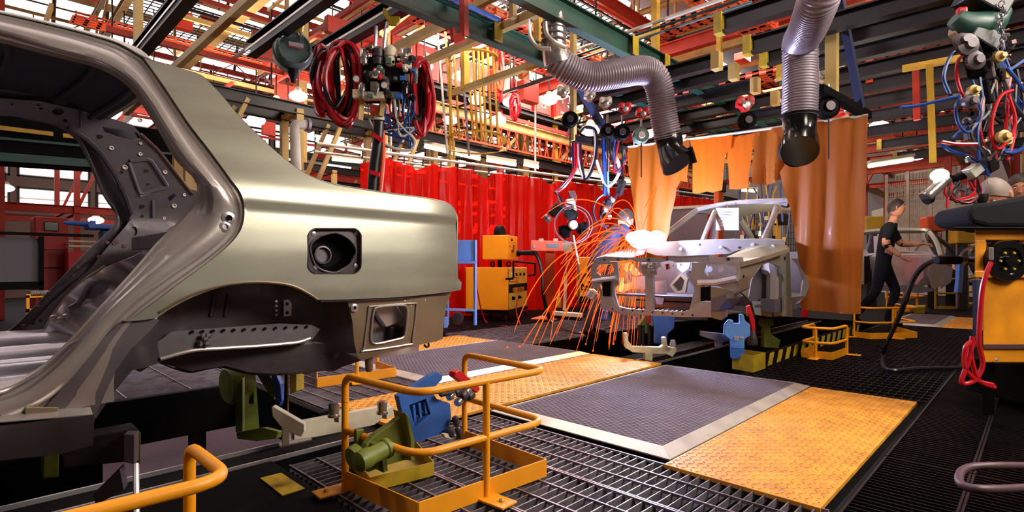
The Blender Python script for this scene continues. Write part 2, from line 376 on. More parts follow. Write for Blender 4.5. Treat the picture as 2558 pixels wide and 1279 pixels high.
M['matr'] = mat('grey_rubber_mat', '685a62', 0.75, 0.0, '4a3e46', 5, 0.5, spec=0.2)
def hexmat(u0, u1, v0, v1, label):
    t = thing('rubber_mat', label, 'mat', ((u0+u1)/2, (v0+v1)/2, 0.0), 'grey hexagon mats with metal edging'); e = 0.075; h = 0.03
    mb = MB(); mb.bb((u0+e, v0+e, 0), (u1-e, v1-e, h-.005)); mb.build('mat_base', 'matr', t)
    mb = MB(); s = 0.033; r = s*.53; dx = s; dy = s*.866; j = 0; y = v0+e+r
    while y < v1-e-r*.8:
        x = u0+e+r+(dx/2 if j % 2 else 0)
        while x < u1-e-r*.8:
            vs = [(x+r*cos(pi/6+pi/3*k), y+r*sin(pi/6+pi/3*k), h-.005) for k in range(6)]+[(x+r*.78*cos(pi/6+pi/3*k), y+r*.78*sin(pi/6+pi/3*k), h-.001) for k in range(6)]
            mb.add(vs, [(k, (k+1) % 6, (k+1) % 6+6, k+6) for k in range(6)]+[(6, 7, 8, 9, 10, 11)]); x += dx
        y += dy; j += 1
    o = mb.build('hexagon_studs', 'matr', t); o['kind'] = 'stuff'
    O = [(u0, v0), (u1, v0), (u1, v1), (u0, v1)]; I = [(u0+e, v0+e), (u1-e, v0+e), (u1-e, v1-e), (u0+e, v1-e)]
    for k in range(4):
        a, b, c, d = O[k], O[(k+1) % 4], I[(k+1) % 4], I[k]
        mb = MB(); mb.add([(*a, 0.0), (*b, 0.0), (*c, 0.0), (*d, 0.0), (*a, 0.006), (*b, 0.006), (*c, h), (*d, h)], [(0, 3, 2, 1), (4, 5, 6, 7), (0, 1, 5, 4), (1, 2, 6, 5), (2, 3, 7, 6), (3, 0, 4, 7)])
        mb.build('edge_ramp', 'alu', t, bevel=0.001)
hexmat(2.17, 4.19, 1.16, 2.30, 'nearest grey hexagon mat with aluminium edge ramps on the walkway')
hexmat(9.5, 11.6, 1.0, 1.66, 'distant small grey mat in front of the third car body')
hexmat(2.36, 4.26, 3.11, 4.40, 'farther grey hexagon mat, partly behind the orange cage and the car tail')
# ================================================================ CAR ONE (rear of a raw steel body shell)
CZ = [(0.2, 0.10), (0.38, 0.05), (0.47, 0.032), (0.60, 0.012), (0.75, -0.002), (0.90, -0.004), (0.99, 0.002), (1.045, 0.007), (1.058, 0.009), (1.066, -0.001), (1.10, 0.003), (1.14, 0.012), (1.18, 0.030), (1.24, 0.058), (1.34, 0.10), (1.46, 0.155), (1.56, 0.21), (1.64, 0.30), (1.72, 0.45)]
def side(x, z): return 1.96+interp(z, CZ)+max(0, x-1.38)**2*0.55+max(0, 0.25-x)*0.0
car = thing('car_body_shell', 'bare steel car body at the left, seen at its rear quarter and door opening', 'car body', (0.3, 2.7, 0.4))
Q = [(360, 145), (410, 160), (455, 172), (500, 186), (525, 207), (560, 245), (600, 292), (645, 336), (690, 378), (735, 414), (780, 441), (830, 459), (900, 472), (980, 484), (1050, 493), (1105, 503), (1128, 513), (1140, 533), (1143, 548), (1143, 620), (1143, 695), (1153, 706), (1151, 724), (1125, 729),
     (1000, 742), (870, 748), (795, 749), (775, 738), (745, 723), (710, 712), (660, 707), (600, 709), (540, 720), (480, 742), (430, 768), (385, 795), (308, 802), (340, 790), (440, 715), (540, 640), (592, 590), (610, 545), (605, 490), (575, 445), (520, 370), (470, 305), (410, 215)]
FU = rrect(770, 571, 902, 683, 22, 7)
ST = [[(-150, 8), (-150, 25), (-150, 44), (-150, 58)], [(0, 33), (0, 55), (0, 78), (0, 95)], [(150, 68), (150, 90), (150, 122), (150, 135)], [(240, 92), (236, 116), (230, 143), (235, 157)], [(300, 112), (292, 138), (285, 168), (288, 180)],
      [(360, 145), (345, 175), (335, 205), (335, 217)], [(410, 215), (395, 240), (378, 262), (374, 272)], [(470, 305), (447, 320), (422, 333), (414, 338)], [(520, 370), (492, 385), (462, 393), (450, 398)], [(575, 445), (547, 452), (507, 445), (492, 440)],
      [(605, 490), (580, 498), (532, 482), (503, 474)], [(610, 545), (588, 545), (532, 527), (488, 512)], [(592, 590), (565, 588), (512, 572), (450, 556)], [(540, 640), (505, 640), (450, 625), (400, 605)], [(440, 715), (400, 712), (355, 702), (340, 675)],
      [(340, 790), (300, 795), (265, 785), (258, 765)], [(290, 850), (225, 890), (190, 872), (185, 845)], [(262, 905), (160, 965), (120, 940), (112, 915)], [(235, 960), (95, 1015), (55, 985), (30, 962)], [(215, 1015), (20, 1050), (-30, 1015), (-60, 985)]]
def pspl(P, n=4): return [(p.x, p.y) for p in spline([Vector((x, y, 0)) for x, y in P], n)]
OC = [s_[0] for s_ in ST[5:16]]
QT = pspl(Q[0:19], 4); QA = pspl(Q[26:38], 4)
Q2 = QT+Q[19:26]+QA[:-1]+[(308, 802)]+pspl(OC[::-1], 5)[:-1]
m = MB(); sheet(m, pv(Q2, side), [pv(FU, side)], side, 0.02); m.build('quarter_panel', 'raw', car, smooth=True, solid=0.004, soff=1)
# top edge rolled in: rounded flange along the shoulder and pillar
E = [onv(x, y, side) for x, y in QT]
m = MB(); m.loft([[p+Vector((0, -.001, -.002)) for p in E], [p+Vector((0, .02, .006)) for p in E], [p+Vector((0, .05, .006)) for p in E], [p+Vector((0, .10, -.01)) for p in E], [p+Vector((0, .12, -.045)) for p in E]])
m.build('shoulder_flange', 'raw', car, smooth=True, solid=0.003)
# door aperture: pressed frame made of matched rails
PROF = [(-.12, .016), (0, 0.010), (.10, .012), (.18, .022), (.30, .024), (.36, .004), (.46, -.002), (.60, .000), (.68, .006), (.76, .024), (.86, .030), (.93, .046), (1.0, .052)]
rails = []
def strail(t):
    out = []
    for s in ST:
        k = max(0, min(2, int(t*3))); f_ = t*3-k; out.append((s[k][0]*(1-f_)+s[k+1][0]*f_, s[k][1]*(1-f_)+s[k+1][1]*f_))
    return out
for t, off in PROF:
    L = [onv(x, y, lambda a, b: side(a, b)+off) for x, y in strail(t)]
    rails.append(spline(L, 5))
m = MB(); m.loft(rails); m.build('door_frame_pressing', 'raw2', car, smooth=True, solid=0.004, soff=1)
inner = rails[-1]
m = MB(); m.loft([inner, [p+Vector((0, .03, 0)) for p in inner], [p+Vector((0, .045, -.012 if False else 0)) for p in inner]]); m.build('weld_flange', 'oiled', car, smooth=True)
M['rust'] = mat('oily_brown_channel', '5a3c38', 0.45, 0.4)
ch = [onv(x, y, lambda a, b: side(a, b)+.016) for x, y in [(372, 155), (420, 222), (478, 305), (526, 368), (562, 420), (574, 445)]]
m = MB(); L = spline(ch, 4); m.tube(L, 0.0075, 6); m.build('drip_channel', 'rust', car, smooth=True)
# striker bracket with hole at the rear of the frame
for (px, py, r_, d_) in ((570, 545, .021, .012), (562, 566, .018, .010)):
    p = onv(px, py, side)+Vector((0, -.004, 0)); m = MB(); m.lathe(p+Vector((0, .012, 0)), (0, -1, 0), [(r_*1.1, 0), (r_, d_), (r_*.55, d_+.002), (r_*.5, d_-.008), (.001, d_-.008)], 18); m.build('striker_mount', 'bright', car, smooth=True)
p = onv(570, 545, side); m = MB(); m.lathe(p+Vector((0, -.004, 0)), (0, -1, 0), [(.0085, 0), (.0085, .001)], 12); m.build('bolt_hole', 'blackgloss', car)
# small door buffer holes
# dogleg, dark lower panel between the door frame and the wheel arch
DL = [(308, 800), (383, 796), (398, 800), (372, 830), (330, 868), (290, 925), (262, 985), (238, 1040), (236, 1052), (60, 1075), (160, 965), (225, 890), (262, 842)]
dl = lambda x, z: side(x, z)+.012
m = MB(); sheet(m, pv(DL, dl), [], dl, 0.025); m.build('dogleg_panel', 'inner', car, smooth=True, solid=0.004, soff=1)
# sill
SL = [(-200, 1075), (60, 1062), (150, 1045), (236, 1036), (232, 1112), (150, 1135), (-200, 1170)]
sl = lambda x, z: 1.965+(.0 if z > .40 else (.40-z)*.5)
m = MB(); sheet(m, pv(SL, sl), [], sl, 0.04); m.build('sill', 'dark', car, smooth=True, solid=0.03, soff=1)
p0, p1 = onv(-60, 1060, sl), onv(232, 1036, sl); m = MB(); m.loft([[p0, p1], [p0+Vector((0, .05, .015)), p1+Vector((0, .05, .015))], [p0+Vector((0, .12, .02)), p1+Vector((0, .12, .02))]]); m.build('sill_step', 'raw2', car, solid=0.003)
P = [onv(x, y, lambda a, b: side(a, b)-.004) for x, y in [(62, 1017), (148, 1017), (142, 1045), (62, 1045)]]
m = MB(); m.prism(P, (0, .01, 0)); m.build('patch_plate', 'oiled', car, bevel=0.003)
# inner wheel housing
WH = [(225, 1040), (262, 985), (290, 925), (330, 868), (372, 820), (398, 790), (440, 750), (480, 732), (540, 712), (600, 700), (660, 698), (710, 704), (745, 715), (775, 730), (795, 742), (905, 745), (905, 880), (780, 885), (640, 885), (500, 890), (400, 905), (330, 925), (280, 985), (240, 1045)]
def whf(x, z):
    p = (x-.80)/.36; q = (z-.62)/.36; r2 = p*p+q*q
    return 2.06+.10*(1-min(1, max(0, (r2-.55)/.6)))
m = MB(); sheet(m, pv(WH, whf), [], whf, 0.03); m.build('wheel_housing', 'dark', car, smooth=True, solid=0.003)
# arch return flange
E = [onv(x, y, side) for x, y in Q[26:36]]; E = spline(E, 4)
m = MB(); m.loft([E, [p+Vector((0, .02, 0)) for p in E], [p+Vector((0, .11, .012)) for p in E]]); m.build('arch_return', 'inner', car, smooth=True, solid=0.003)
E = [onv(x, y, lambda a, b: side(a, b)-.001) for x, y in [(398, 780), (450, 750), (500, 728), (560, 712), (620, 705), (680, 706), (730, 714), (770, 733), (793, 748)]]; E = spline(E, 4)
m = MB(); m.tube(E, 0.005, 6); m.build('arch_lip', 'oiled', car, smooth=True)
# stamped label plate and letters 21A3-like production mark
f0 = lambda x, z: whf(x, z)-.012
m = MB(); P = pv([(708, 750), (720, 748), (728, 758), (727, 788), (708, 791)], f0); sheet(m, P, [], f0, .05); m.build('bracket_plate', 'bright', car, solid=0.006)
for px, py in ((716, 759), (716, 781)):
    p = onv(px, py, f0); m = MB(); m.lathe(p+Vector((0, -.004, 0)), (0, -1, 0), [(.007, 0), (.007, .001)], 10); m.build('bolt_hole', 'blackgloss', car)
for k in range(4):
    p = onv(690, 753+k*11, f0); m = MB(); m.ball(p, .008, (1, .5, .7), 6, 4); m.build('weld_bead', 'bright', car)
for px in (532, 568):
    a = onv(px+4, 735, lambda x, z: whf(x, z)-.002); b = onv(px-6, 790, lambda x, z: whf(x, z)-.002); m = MB(); m.tube([a, b], .009, 6); m.build('housing_rib', 'dark', car, smooth=True)
# chassis rail under the wheel housing
RL = [(340, 925), (372, 872), (400, 850), (430, 828), (560, 818), (700, 808), (778, 812), (800, 822), (780, 848), (700, 862), (560, 872), (480, 878), (400, 898), (350, 930)]
rlf = lambda x, z: 2.10
m = MB(); sheet(m, pv(RL, rlf), [], rlf, 0.05); m.build('chassis_rail', 'inner', car, smooth=True, solid=0.006, soff=1)
E = spline([onv(x, y, lambda a, b: 2.09) for x, y in [(400, 897), (480, 876), (560, 870), (640, 865), (700, 860), (745, 855), (775, 845)]], 4); m = MB(); m.tube(E, 0.007, 8); m.build('rail_lip', 'raw2', car, smooth=True)
for i, px in enumerate(range(480, 770, 26)):
    p = onv(px, 829-(px-480)*.045, lambda a, b: 2.095); m = MB(); m.lathe(p, (0, -1, 0), [(.006, 0), (.006, .002)], 8); m.build('spot_weld', 'blackgloss', car)
m = MB(); p = onv(517, 850, lambda a, b: 2.085)
for k in range(7): m.ball(p+Vector((random.uniform(-.02, .02), random.uniform(-.01, .01), random.uniform(-.016, .016))), .011, (1.2, .8, .8), 6, 5)
m.build('spring_bracket', 'inner', car)
# underbody pan and fuel tank hump
def under(x, z): return 2.16+.10*((x-1.0)/.6)**2
UN = [(400, 902), (520, 880), (700, 864), (880, 850), (905, 850), (908, 885), (895, 900), (850, 914), (800, 922), (740, 929), (680, 932), (620, 928), (560, 912), (520, 918), (480, 925), (440, 915)]
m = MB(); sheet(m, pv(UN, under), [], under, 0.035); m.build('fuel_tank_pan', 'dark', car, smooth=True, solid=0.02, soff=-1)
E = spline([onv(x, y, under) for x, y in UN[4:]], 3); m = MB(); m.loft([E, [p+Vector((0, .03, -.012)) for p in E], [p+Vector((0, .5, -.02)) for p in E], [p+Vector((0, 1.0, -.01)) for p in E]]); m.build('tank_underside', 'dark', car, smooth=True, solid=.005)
for px in (665, 720, 760, 830):
    a = onv(px, 872, lambda x, z: under(x, z)-.003); b = onv(px-3, 918, lambda x, z: under(x, z)-.003); m = MB(); m.tube([a, b], .008, 6); m.build('pan_rib', 'dark', car, smooth=True)
# rear valance with tail lamp opening
VA = [(868, 752), (930, 748), (1020, 742), (1112, 732), (1128, 729), (1122, 745), (1114, 765), (1108, 800), (1105, 846), (1090, 852), (1040, 862), (960, 882), (905, 900), (893, 893), (884, 850), (880, 800)]
vaf = lambda x, z: side(x, z)+.022+.0*x
HO = [(935, 772), (950, 766), (1005, 762), (1017, 770), (1018, 790), (1014, 830), (1008, 842), (990, 848), (945, 858), (930, 855), (927, 840), (930, 800)]
m = MB(); sheet(m, pv(VA, vaf), [pv(HO, vaf)], vaf, 0.025); m.build('rear_valance', 'oiled', car, smooth=True, solid=0.004, soff=1)
def ringtrace(P, f, r, mt, name, off=-.004):
    E = [onv(x, y, lambda a, b: f(a, b)+off) for x, y in P]; E.append(E[0]); E = spline(E, 3); mb = MB(); mb.tube(E, r, 6, cap=False); return mb.build(name, mt, car, smooth=True)
ringtrace(HO, vaf, .005, 'raw2', 'opening_lip')
ringtrace([(922, 766), (1030, 758), (1040, 768), (1030, 850), (1022, 860), (912, 876), (910, 866)], vaf, .004, 'raw2', 'embossed_border')
# inner box seen through the opening
f1 = lambda x, z: vaf(x, z)+.10
m = MB(); sheet(m, pv([(905, 745), (1050, 735), (1045, 880), (900, 895)], f1), [], f1, .05); m.build('rear_inner_panel', 'bright', car, smooth=True, solid=.003)
P = [onv(x, y, lambda a, b: vaf(a, b)+.05) for x, y in [(930, 770), (990, 760), (1015, 800), (965, 818)]]; m = MB(); m.prism(P, (0, .02, 0)); m.build('inner_flap', 'bright', car, bevel=.004)
P = [onv(x, y, lambda a, b: vaf(a, b)+.06) for x, y in [(975, 815), (1012, 815), (1008, 845), (975, 850)]]; m = MB(); m.prism(P, (0, .03, 0)); m.build('inner_bracket', 'dark', car, bevel=.01)
a = onv(935, 785, lambda a, b: vaf(a, b)+.045); b = onv(955, 815, lambda a, b: vaf(a, b)+.045); m = MB(); m.tube([a, b], .009, 8); m.build('inner_strut', 'dark', car, smooth=True)
p = onv(884, 769, vaf); m = MB(); m.lathe(p+Vector((0, .002, 0)), (0, -1, 0), [(.018, 0), (.0175, .008), (.012, .011), (.0065, .011), (.0065, .004)], 18); m.build('tow_bush', 'bright', car, smooth=True)
m = MB(); m.lathe(p+Vector((0, -.006, 0)), (0, -1, 0), [(.0062, 0), (.0062, .001)], 12); m.build('bolt_hole', 'blackgloss', car)
for px, py in ((1011, 752), (1062, 750), (1027, 765)): 
    p = onv(px, py, vaf); m = MB(); m.ball(p, .004, (1, .6, 1), 6, 4); m.build('spot_weld', 'bright', car)
# dark tube as painted shadow above the valance; tail end cap and under lip
E = [onv(x, y, lambda a, b: side(a, b)+.012) for x, y in [(800, 752), (870, 751), (1000, 745), (1122, 732)]]; m = MB(); m.tube(E, .006, 6); m.build('seam_shadow', 'dark', car, smooth=True)
tail = [onv(x, y, side) for x, y in [(1128, 513), (1140, 533), (1143, 548), (1143, 620), (1143, 695), (1153, 706), (1151, 724)]]
m = MB(); m.loft([tail, [p+Vector((.012, .05, 0)) for p in tail], [p+Vector((.03, .25, 0)) for p in tail], [p+Vector((.05, .75, 0)) for p in tail], [Vector((p.x+.03, 5.42-p.y-.25, p.z)) for p in tail], [Vector((p.x, 5.42-p.y, p.z)) for p in tail]]); m.build('tail_panel', 'raw', car, smooth=True, solid=.003)
vt = [onv(x, y, vaf) for x, y in [(1122, 745), (1114, 765), (1108, 800), (1105, 846)]]
m = MB(); m.loft([vt, [p+Vector((.0, .3, 0)) for p in vt], [p+Vector((.0, 1.3, 0)) for p in vt]]); m.build('rear_crossmember', 'oiled', car, smooth=True, solid=.003)
lo = [onv(x, y, vaf) for x, y in [(893, 893), (905, 900), (960, 882), (1040, 862), (1090, 852), (1105, 846)]]
m = MB(); m.loft([lo, [p+Vector((0, .06, .004)) for p in lo], [p+Vector((0, .5, .02)) for p in lo]]); m.build('under_lip', 'inner', car, smooth=True, solid=.003)
p = az(925, 905, .26); p = onv(922, 905, lambda a, b: 2.06); m = MB(); m.lathe(p+Vector((0, 0, .02)), (0, 0, -1), [(.018, 0), (.016, .05), (.012, .06)], 10); m.build('locating_stub', 'oiled', car, smooth=True)
a = onv(1060, 862, vaf); m = MB(); m.tube(spline([a, a+Vector((.02, .01, -.012)), a+Vector((.04, .02, -.01)), a+Vector((.035, .02, .01))], 4), .005, 6); m.build('tow_hook', 'black', car, smooth=True)
# fuel filler pocket
f2 = lambda x, z: side(x, z)+.018
pk = pv(rrect(768, 569, 904, 685, 20, 4), f2); CI = [(800, 590), (838, 582), (872, 600), (888, 628), (872, 660), (838, 680), (800, 672), (782, 650), (776, 612)]
m = MB(); sheet(m, pk, [pv(CI, f2)], f2, .02); fp = m.build('filler_pocket', 'dark', car, smooth=True, solid=.003)
E = [onv(x, y, f2) for x, y in CI]; E.append(E[0]); E = spline(E, 3); cc = sum(E, Vector())/len(E)
m = MB(); m.loft([E, [cc+(p-cc)*.92+Vector((.0, .02, 0)) for p in E], [cc+(p-cc)*.75+Vector((0, .05, 0)) for p in E], [cc+(p-cc)*.3+Vector((0, .055, -.01)) for p in E], [cc+(p-cc)*.02+Vector((0, .055, -.01)) for p in E]]); m.build('filler_cup', 'black', fp, smooth=True)
E2 = [cc+(p-cc)*1.02+Vector((0, -.004, 0)) for p in E]; m = MB(); m.tube(E2, .004, 6, cap=False); m.build('filler_ring', 'inner', fp, smooth=True)
for px, py in ((783, 584), (889, 583), (788, 668), (888, 664)):
    p = onv(px, py, f2); m = MB(); m.lathe(p+Vector((0, 0, 0)), (0, -1, 0), [(.010, 0), (.009, .004), (.004, .005)], 12); m.build('fixing_screw', 'bright', fp, smooth=True)
p = cc+Vector((-.02, .045, -.012)); m = MB(); m.lathe(p, (0, -1, 0), [(.036, 0), (.036, .012), (.03, .014), (.028, -.001), (.001, -.001)], 20); m.build('filler_neck', 'inner', fp, smooth=True)
ringtrace([(x, y) for x, y in FU], side, .0028, 'dark', 'pocket_edge', -.001)
# roof skin and roof rails
RP = [av(-150, 8, side(-.3, 1.6))]; r0 = spline([onv(x, y, side) for x, y in [(-420, -30), (-150, 6), (0, 31), (150, 66), (240, 90), (300, 110), (360, 143), (410, 160)]], 3)
mid = 2.72; rl = []
for t, dz in ((0, 0), (.05, .015), (.15, .03), (.35, .045), (.5, .05), (.65, .045), (.85, .03), (.95, .015), (1, 0)):
    rl.append([Vector((p.x+.08*sin(pi*t), p.y+(2*mid-2*p.y)*t, p.z+dz)) for p in r0])
m = MB(); m.loft(rl); m.build('roof_skin', 'raw', car, smooth=True, solid=.004)
rl2 = [[p+Vector((0, 0, -.022)) for p in L[:-2]] for L in rl[1:-1]]; m = MB(); m.loft(rl2); m.build('roof_lining', 'roofin', car, smooth=True)
for t in (0.25, .5, .8):
    i = int(len(r0)*t); m = MB(); E = [L[i]+Vector((0, 0, -.035)) for L in rl[1:-1]]; m.tube(E, .012, 8); m.build('roof_bow', 'roofin', car, smooth=True)
# far side panel: the same outline mirrored about the centre line
def far(x, z): return 2*mid-side(x, z)
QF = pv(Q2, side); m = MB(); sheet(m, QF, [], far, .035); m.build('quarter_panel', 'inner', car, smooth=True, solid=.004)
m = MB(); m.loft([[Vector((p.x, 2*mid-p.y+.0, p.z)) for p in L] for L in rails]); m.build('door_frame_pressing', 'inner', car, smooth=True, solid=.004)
# far side inner pillar (traced with its holes)
fi = lambda x, z: far(x, z)-.06-.0*x
FPL = [(-60, 285), (60, 292), (110, 303), (170, 318), (215, 345), (255, 385), (290, 440), (318, 500), (328, 535), (318, 560), (292, 590), (262, 625), (230, 672), (262, 690), (330, 640), (400, 605), (440, 560), (480, 515), (500, 480), (470, 470), (430, 420), (395, 375), (352, 335), (330, 312), (300, 302), (240, 285), (180, 270), (100, 252), (-60, 240)]
H1 = [(255, 316), (300, 322), (343, 332), (350, 346), (330, 352), (290, 340), (262, 330)]
H2 = circ(145, 278, 15, 9); H3 = circ(163, 301, 6, 4); H4 = circ(366, 426, 4, 4); H5 = [(418, 493), (433, 483), (440, 488), (424, 503)]
m = MB(); sheet(m, pv(FPL, fi), [pv(h, fi) for h in (H1, H2, H3, H4, H5)], fi, .03); m.build('inner_pillar', 'inner', car, smooth=True, solid=.006)
def emb(P, f, r, mt, name):
    E = [onv(x, y, lambda a, b: f(a, b)-.008) for x, y in P]; mb = MB(); mb.tube(rcorner(E, .02), r, 6); return mb.build(name, mt, car, smooth=True)
emb([(325, 402), (375, 397), (420, 467), (350, 485), (322, 405)], fi, .010, 'inner', 'stiffening_rib')
emb([(352, 483), (420, 465), (350, 490)], fi, .006, 'raw2', 'gusset_edge')
emb([(170, 318), (215, 345), (255, 385), (290, 440), (318, 500), (328, 535)], fi, .012, 'dark', 'door_seal_flange')
emb([(352, 335), (395, 375), (430, 420), (470, 472), (482, 486)], fi, .008, 'rust', 'window_flange')
emb([(200, 268), (201, 318)], fi, .004, 'dark', 'roof_joint'); emb([(382, 500), (382, 555)], fi, .006, 'inner', 'stiffening_rib')
for px, py, r_ in ((278, 370, .012), (350, 385, .010), (412, 430, .012), (460, 487, .010), (435, 514, .014), (350, 300, .012), (351, 358, .008), (355, 555, .008), (410, 545, .010), (312, 418, .014), (95, 262, .012), (30, 262, .01)):
    p = onv(px, py, lambda a, b: fi(a, b)-.004); m = MB(); m.lathe(p, (0, -1, 0), [(r_, 0), (r_*.8, .006), (r_*.5, .006), (r_*.45, -.002)], 12); m.build('weld_nut', 'raw2', car, smooth=True)
for px, py, r_ in ((366, 426, .011), (102, 270, .008), (370, 460, .006), (340, 470, .006), (355, 515, .012), (355, 540, .008), (410, 555, .008), (250, 340, .012), (305, 430, .008)):
    p = onv(px, py, lambda a, b: fi(a, b)-.005); m = MB(); m.lathe(p, (0, -1, 0), [(r_, 0), (r_, .001)], 10); m.build('bolt_hole', 'blackgloss', car)
# far lower pillar (dark strip sweeping down) and far wheel housing (shiny)
FL = [(292, 590), (262, 625), (228, 670), (180, 715), (130, 760), (90, 800), (55, 830), (0, 850), (-60, 860), (-60, 880), (40, 868), (100, 845), (112, 800), (140, 755), (180, 715), (225, 680), (262, 650), (320, 632), (400, 605), (400, 560), (340, 560)]
FL = [(330, 545), (292, 590), (262, 625), (228, 670), (180, 712), (130, 755), (90, 798), (55, 828), (0, 848), (-60, 858), (-60, 880), (40, 868), (102, 845), (125, 795), (165, 742), (212, 696), (262, 664), (320, 640), (400, 606), (440, 560), (400, 545)]
ff = lambda x, z: far(x, z)-.075
m = MB(); sheet(m, pv(FL, ff), [pv(circ(334, 578, 9, 12), ff), pv(circ(81, 806, 7, 6), ff), pv(circ(101, 801, 5, 5), ff)], ff, .03); m.build('inner_dogleg', 'inner', car, smooth=True, solid=.006)
emb([(262, 664), (212, 696), (165, 742), (125, 795), (104, 842)], ff, .006, 'oiled', 'seam_edge')
for px, py in ((247, 642), (291, 603), (285, 608), (195, 668), (185, 690), (97, 767), (125, 732), (60, 815), (268, 606), (310, 615)):
    p = onv(px, py, lambda a, b: ff(a, b)-.004); m = MB(); m.lathe(p, (0, -1, 0), [(.010, 0), (.008, .004), (.003, .004)], 9); m.build('spot_weld', 'rust', car, smooth=True)
def wf(x, z):
    return 3.16+.10*((x-.62)/.4)**2+.05*sin((x+z*1.3)*16)
WF = [(104, 850), (125, 800), (165, 745), (212, 700), (262, 668), (320, 645), (335, 640), (440, 560), (480, 540), (440, 640), (340, 760), (250, 860), (180, 900), (120, 900)]
m = MB(); sheet(m, pv(WF, wf), [], wf, .022); m.build('inner_wheel_housing', 'bright', car, smooth=True, solid=.003)
wf2 = lambda x, z: wf(x, z)-.02
emb([(175, 770), (200, 755), (222, 712), (245, 700), (278, 705)], wf2, .012, 'inner', 'stiffening_rib')
WP = [(212, 745), (232, 712), (250, 702), (276, 706), (262, 730), (235, 745), (215, 752)]; m = MB(); sheet(m, pv(WP, wf2), [], wf2, .03); m.build('damper_pocket', 'inner', car, smooth=True, solid=.004)
for px, py in ((135, 795), (150, 800), (165, 792), (210, 752), (225, 748)): p = onv(px, py, wf2); m = MB(); m.ball(p, .018, (1.1, .8, .9), 7, 5); m.build('harness_clip', 'raw2', car, smooth=True)
# rear floor with pressed ribs
m = MB(); ribs = []
for i in range(60):
    v = 2.0+i*(1.40/59); dv = v-2.0
    ribs.append([Vector((-1.6+(u+1.6)*(1.88+min(.42, (v-2.0)*1.0))/2.32, v, .50+.018*(sin(v*46) if .35 < dv < 1.2 else 0)*(1 if u < .45 else max(0, 1-(u-.45)*5))+.16*max(0, min(1, (u-.42)/.25))**2+(0.05 if dv > 1.1 else 0)*min(1, max(0, (dv-1.1)*8)))) for u in [-1.6+k*.08 for k in range(30)]])
m.loft(ribs); m.build('floor_pan', 'bright', car, smooth=True, solid=.004)
m = MB(); m.bb((.62, 2.2, .98), (.98, 3.25, .995)); m.bb((.60, 2.2, .93), (.63, 3.25, .995)); m.build('parcel_shelf', 'inner', car, bevel=.004)
m = MB(); m.bb((-1.6, 2.05, .30), (.2, 2.15, .50)); m.bb((-1.6, 3.3, .30), (.2, 3.4, .50)); m.build('floor_stiffener', 'dark', car, bevel=.01)
# ================================================================ HALL SHELL
def wallbox(name, p, q, mt): mb = MB(); mb.bb(p, q); return struct(mb.build(name, mt))
M['wallw'] = mat('off_white_wall_sheet', 'a89a92', 0.7, 0.0, '8a7a74', 0.6, 0.5)
M['roofd'] = mat('brown_grey_roof_deck', '5a4644', 0.8, 0.0, '3c2c2a', 0.5, 0.6)
WV, WU, RZ = 22.0, 34.0, 7.0
wl = wallbox('wall_left', (-8, WV, -0.7), (WU, WV+.2, RZ+.6), 'wallw')
wr = wallbox('wall_right', (WU, -9, -0.7), (WU+.2, WV, RZ+.6), 'wallw')
ceil_ = sempty('ceiling', (0, 0, RZ))
# deck strips, glazed strips between them; every glazed pane is a part
pitch = 2.5; pane = None       # sawtooth roof: tilted glazing on each tooth, sloping deck behind it
for i in range(11):
    v = -4.2+i*pitch
    m = MB(); m.prism([(-8, v, RZ+.02), (-8, v+pitch-.40, RZ+.95), (-8, v+pitch-.40, RZ+1.05), (-8, v, RZ+.10)], (WU+8, 0, 0)); m.build('roof_deck', 'roofd', ceil_)
    m = MB(); m.bb((-8, v-.06, RZ-.10), (WU, v+.04, RZ+.05)); m.build('gutter_beam', ('cream', 'red')[i % 2], ceil_)
    for k in range(24):
        u = -6+k*1.1
        if pane is None:
            mb = MB(); mb.prism([(0, .40, 0), (0, 0, .92), (0, .03, .92), (0, .43, 0)], (1.02, 0, 0)); pane = mb.build('skylight_pane', 'sky'); o = pane
        else: o = bpy.data.objects.new('skylight_pane', pane.data); COL.objects.link(o)
        o.parent = ceil_; o.location = (u+.55, v+pitch-.19, .03)
    m = MB(); m.prism([(20.4, v+pitch, RZ+.03), (20.4, v+pitch-.40, RZ+.95), (20.4, v+pitch-.37, RZ+.95), (20.4, v+pitch+.03, RZ+.03)], (WU-20.4, 0, 0)); m.build('skylight_run', 'sky', ceil_)
    m = MB()
    for k in range(37): m.bar((-6.02+k*1.1, v+pitch-.03, RZ+.03), (-6.02+k*1.1, v+pitch-.43, RZ+.95), .07, .05)
    m.bar((-8, v+pitch-.22, RZ+.5), (WU, v+pitch-.22, RZ+.5), .03, .04)
    m.build('glazing_bar', 'roofd', ceil_)
# wire mesh sheet under some of the glazing, high left
for (u0, u1, v0, v1) in ((0.2, 3.2, 8.4, 11.5), (2.2, 6.0, 11.6, 14.0), (7, 10.5, 6, 8.2)):
    m = MB(); s = .16; k = 0
    x = u0
    while x < u1: m.bb((x, v0, RZ-1.2), (x+.018, v1, RZ-1.185)); x += s
    y = v0
    while y < v1: m.bb((u0, y, RZ-1.2), (u1, y+.018, RZ-1.185)); y += s
    o = m.build('wire_mesh', 'beam', ceil_); o['kind'] = 'stuff'
def truss(u, v0, v1, z0, z1, mt, along='v', n=8, s=.09):
    mb = MB(); P = lambda t, z: ((u, v0+(v1-v0)*t, z) if along == 'v' else (v0+(v1-v0)*t, u, z))
    mb.bar(P(0, z0), P(1, z0), s*1.3, s*1.6, 'I'); mb.bar(P(0, z1), P(1, z1), s, s*1.3, 'I')
    for k in range(n):
        mb.bar(P(k/n, z0), P((k+.5)/n, z1), s*.5, s*.5); mb.bar(P((k+.5)/n, z1), P((k+1)/n, z0), s*.5, s*.5); mb.bar(P(k/n, z0), P(k/n, z1), s*.5, s*.6)
    return mb.build('roof_truss', mt, ceil_)
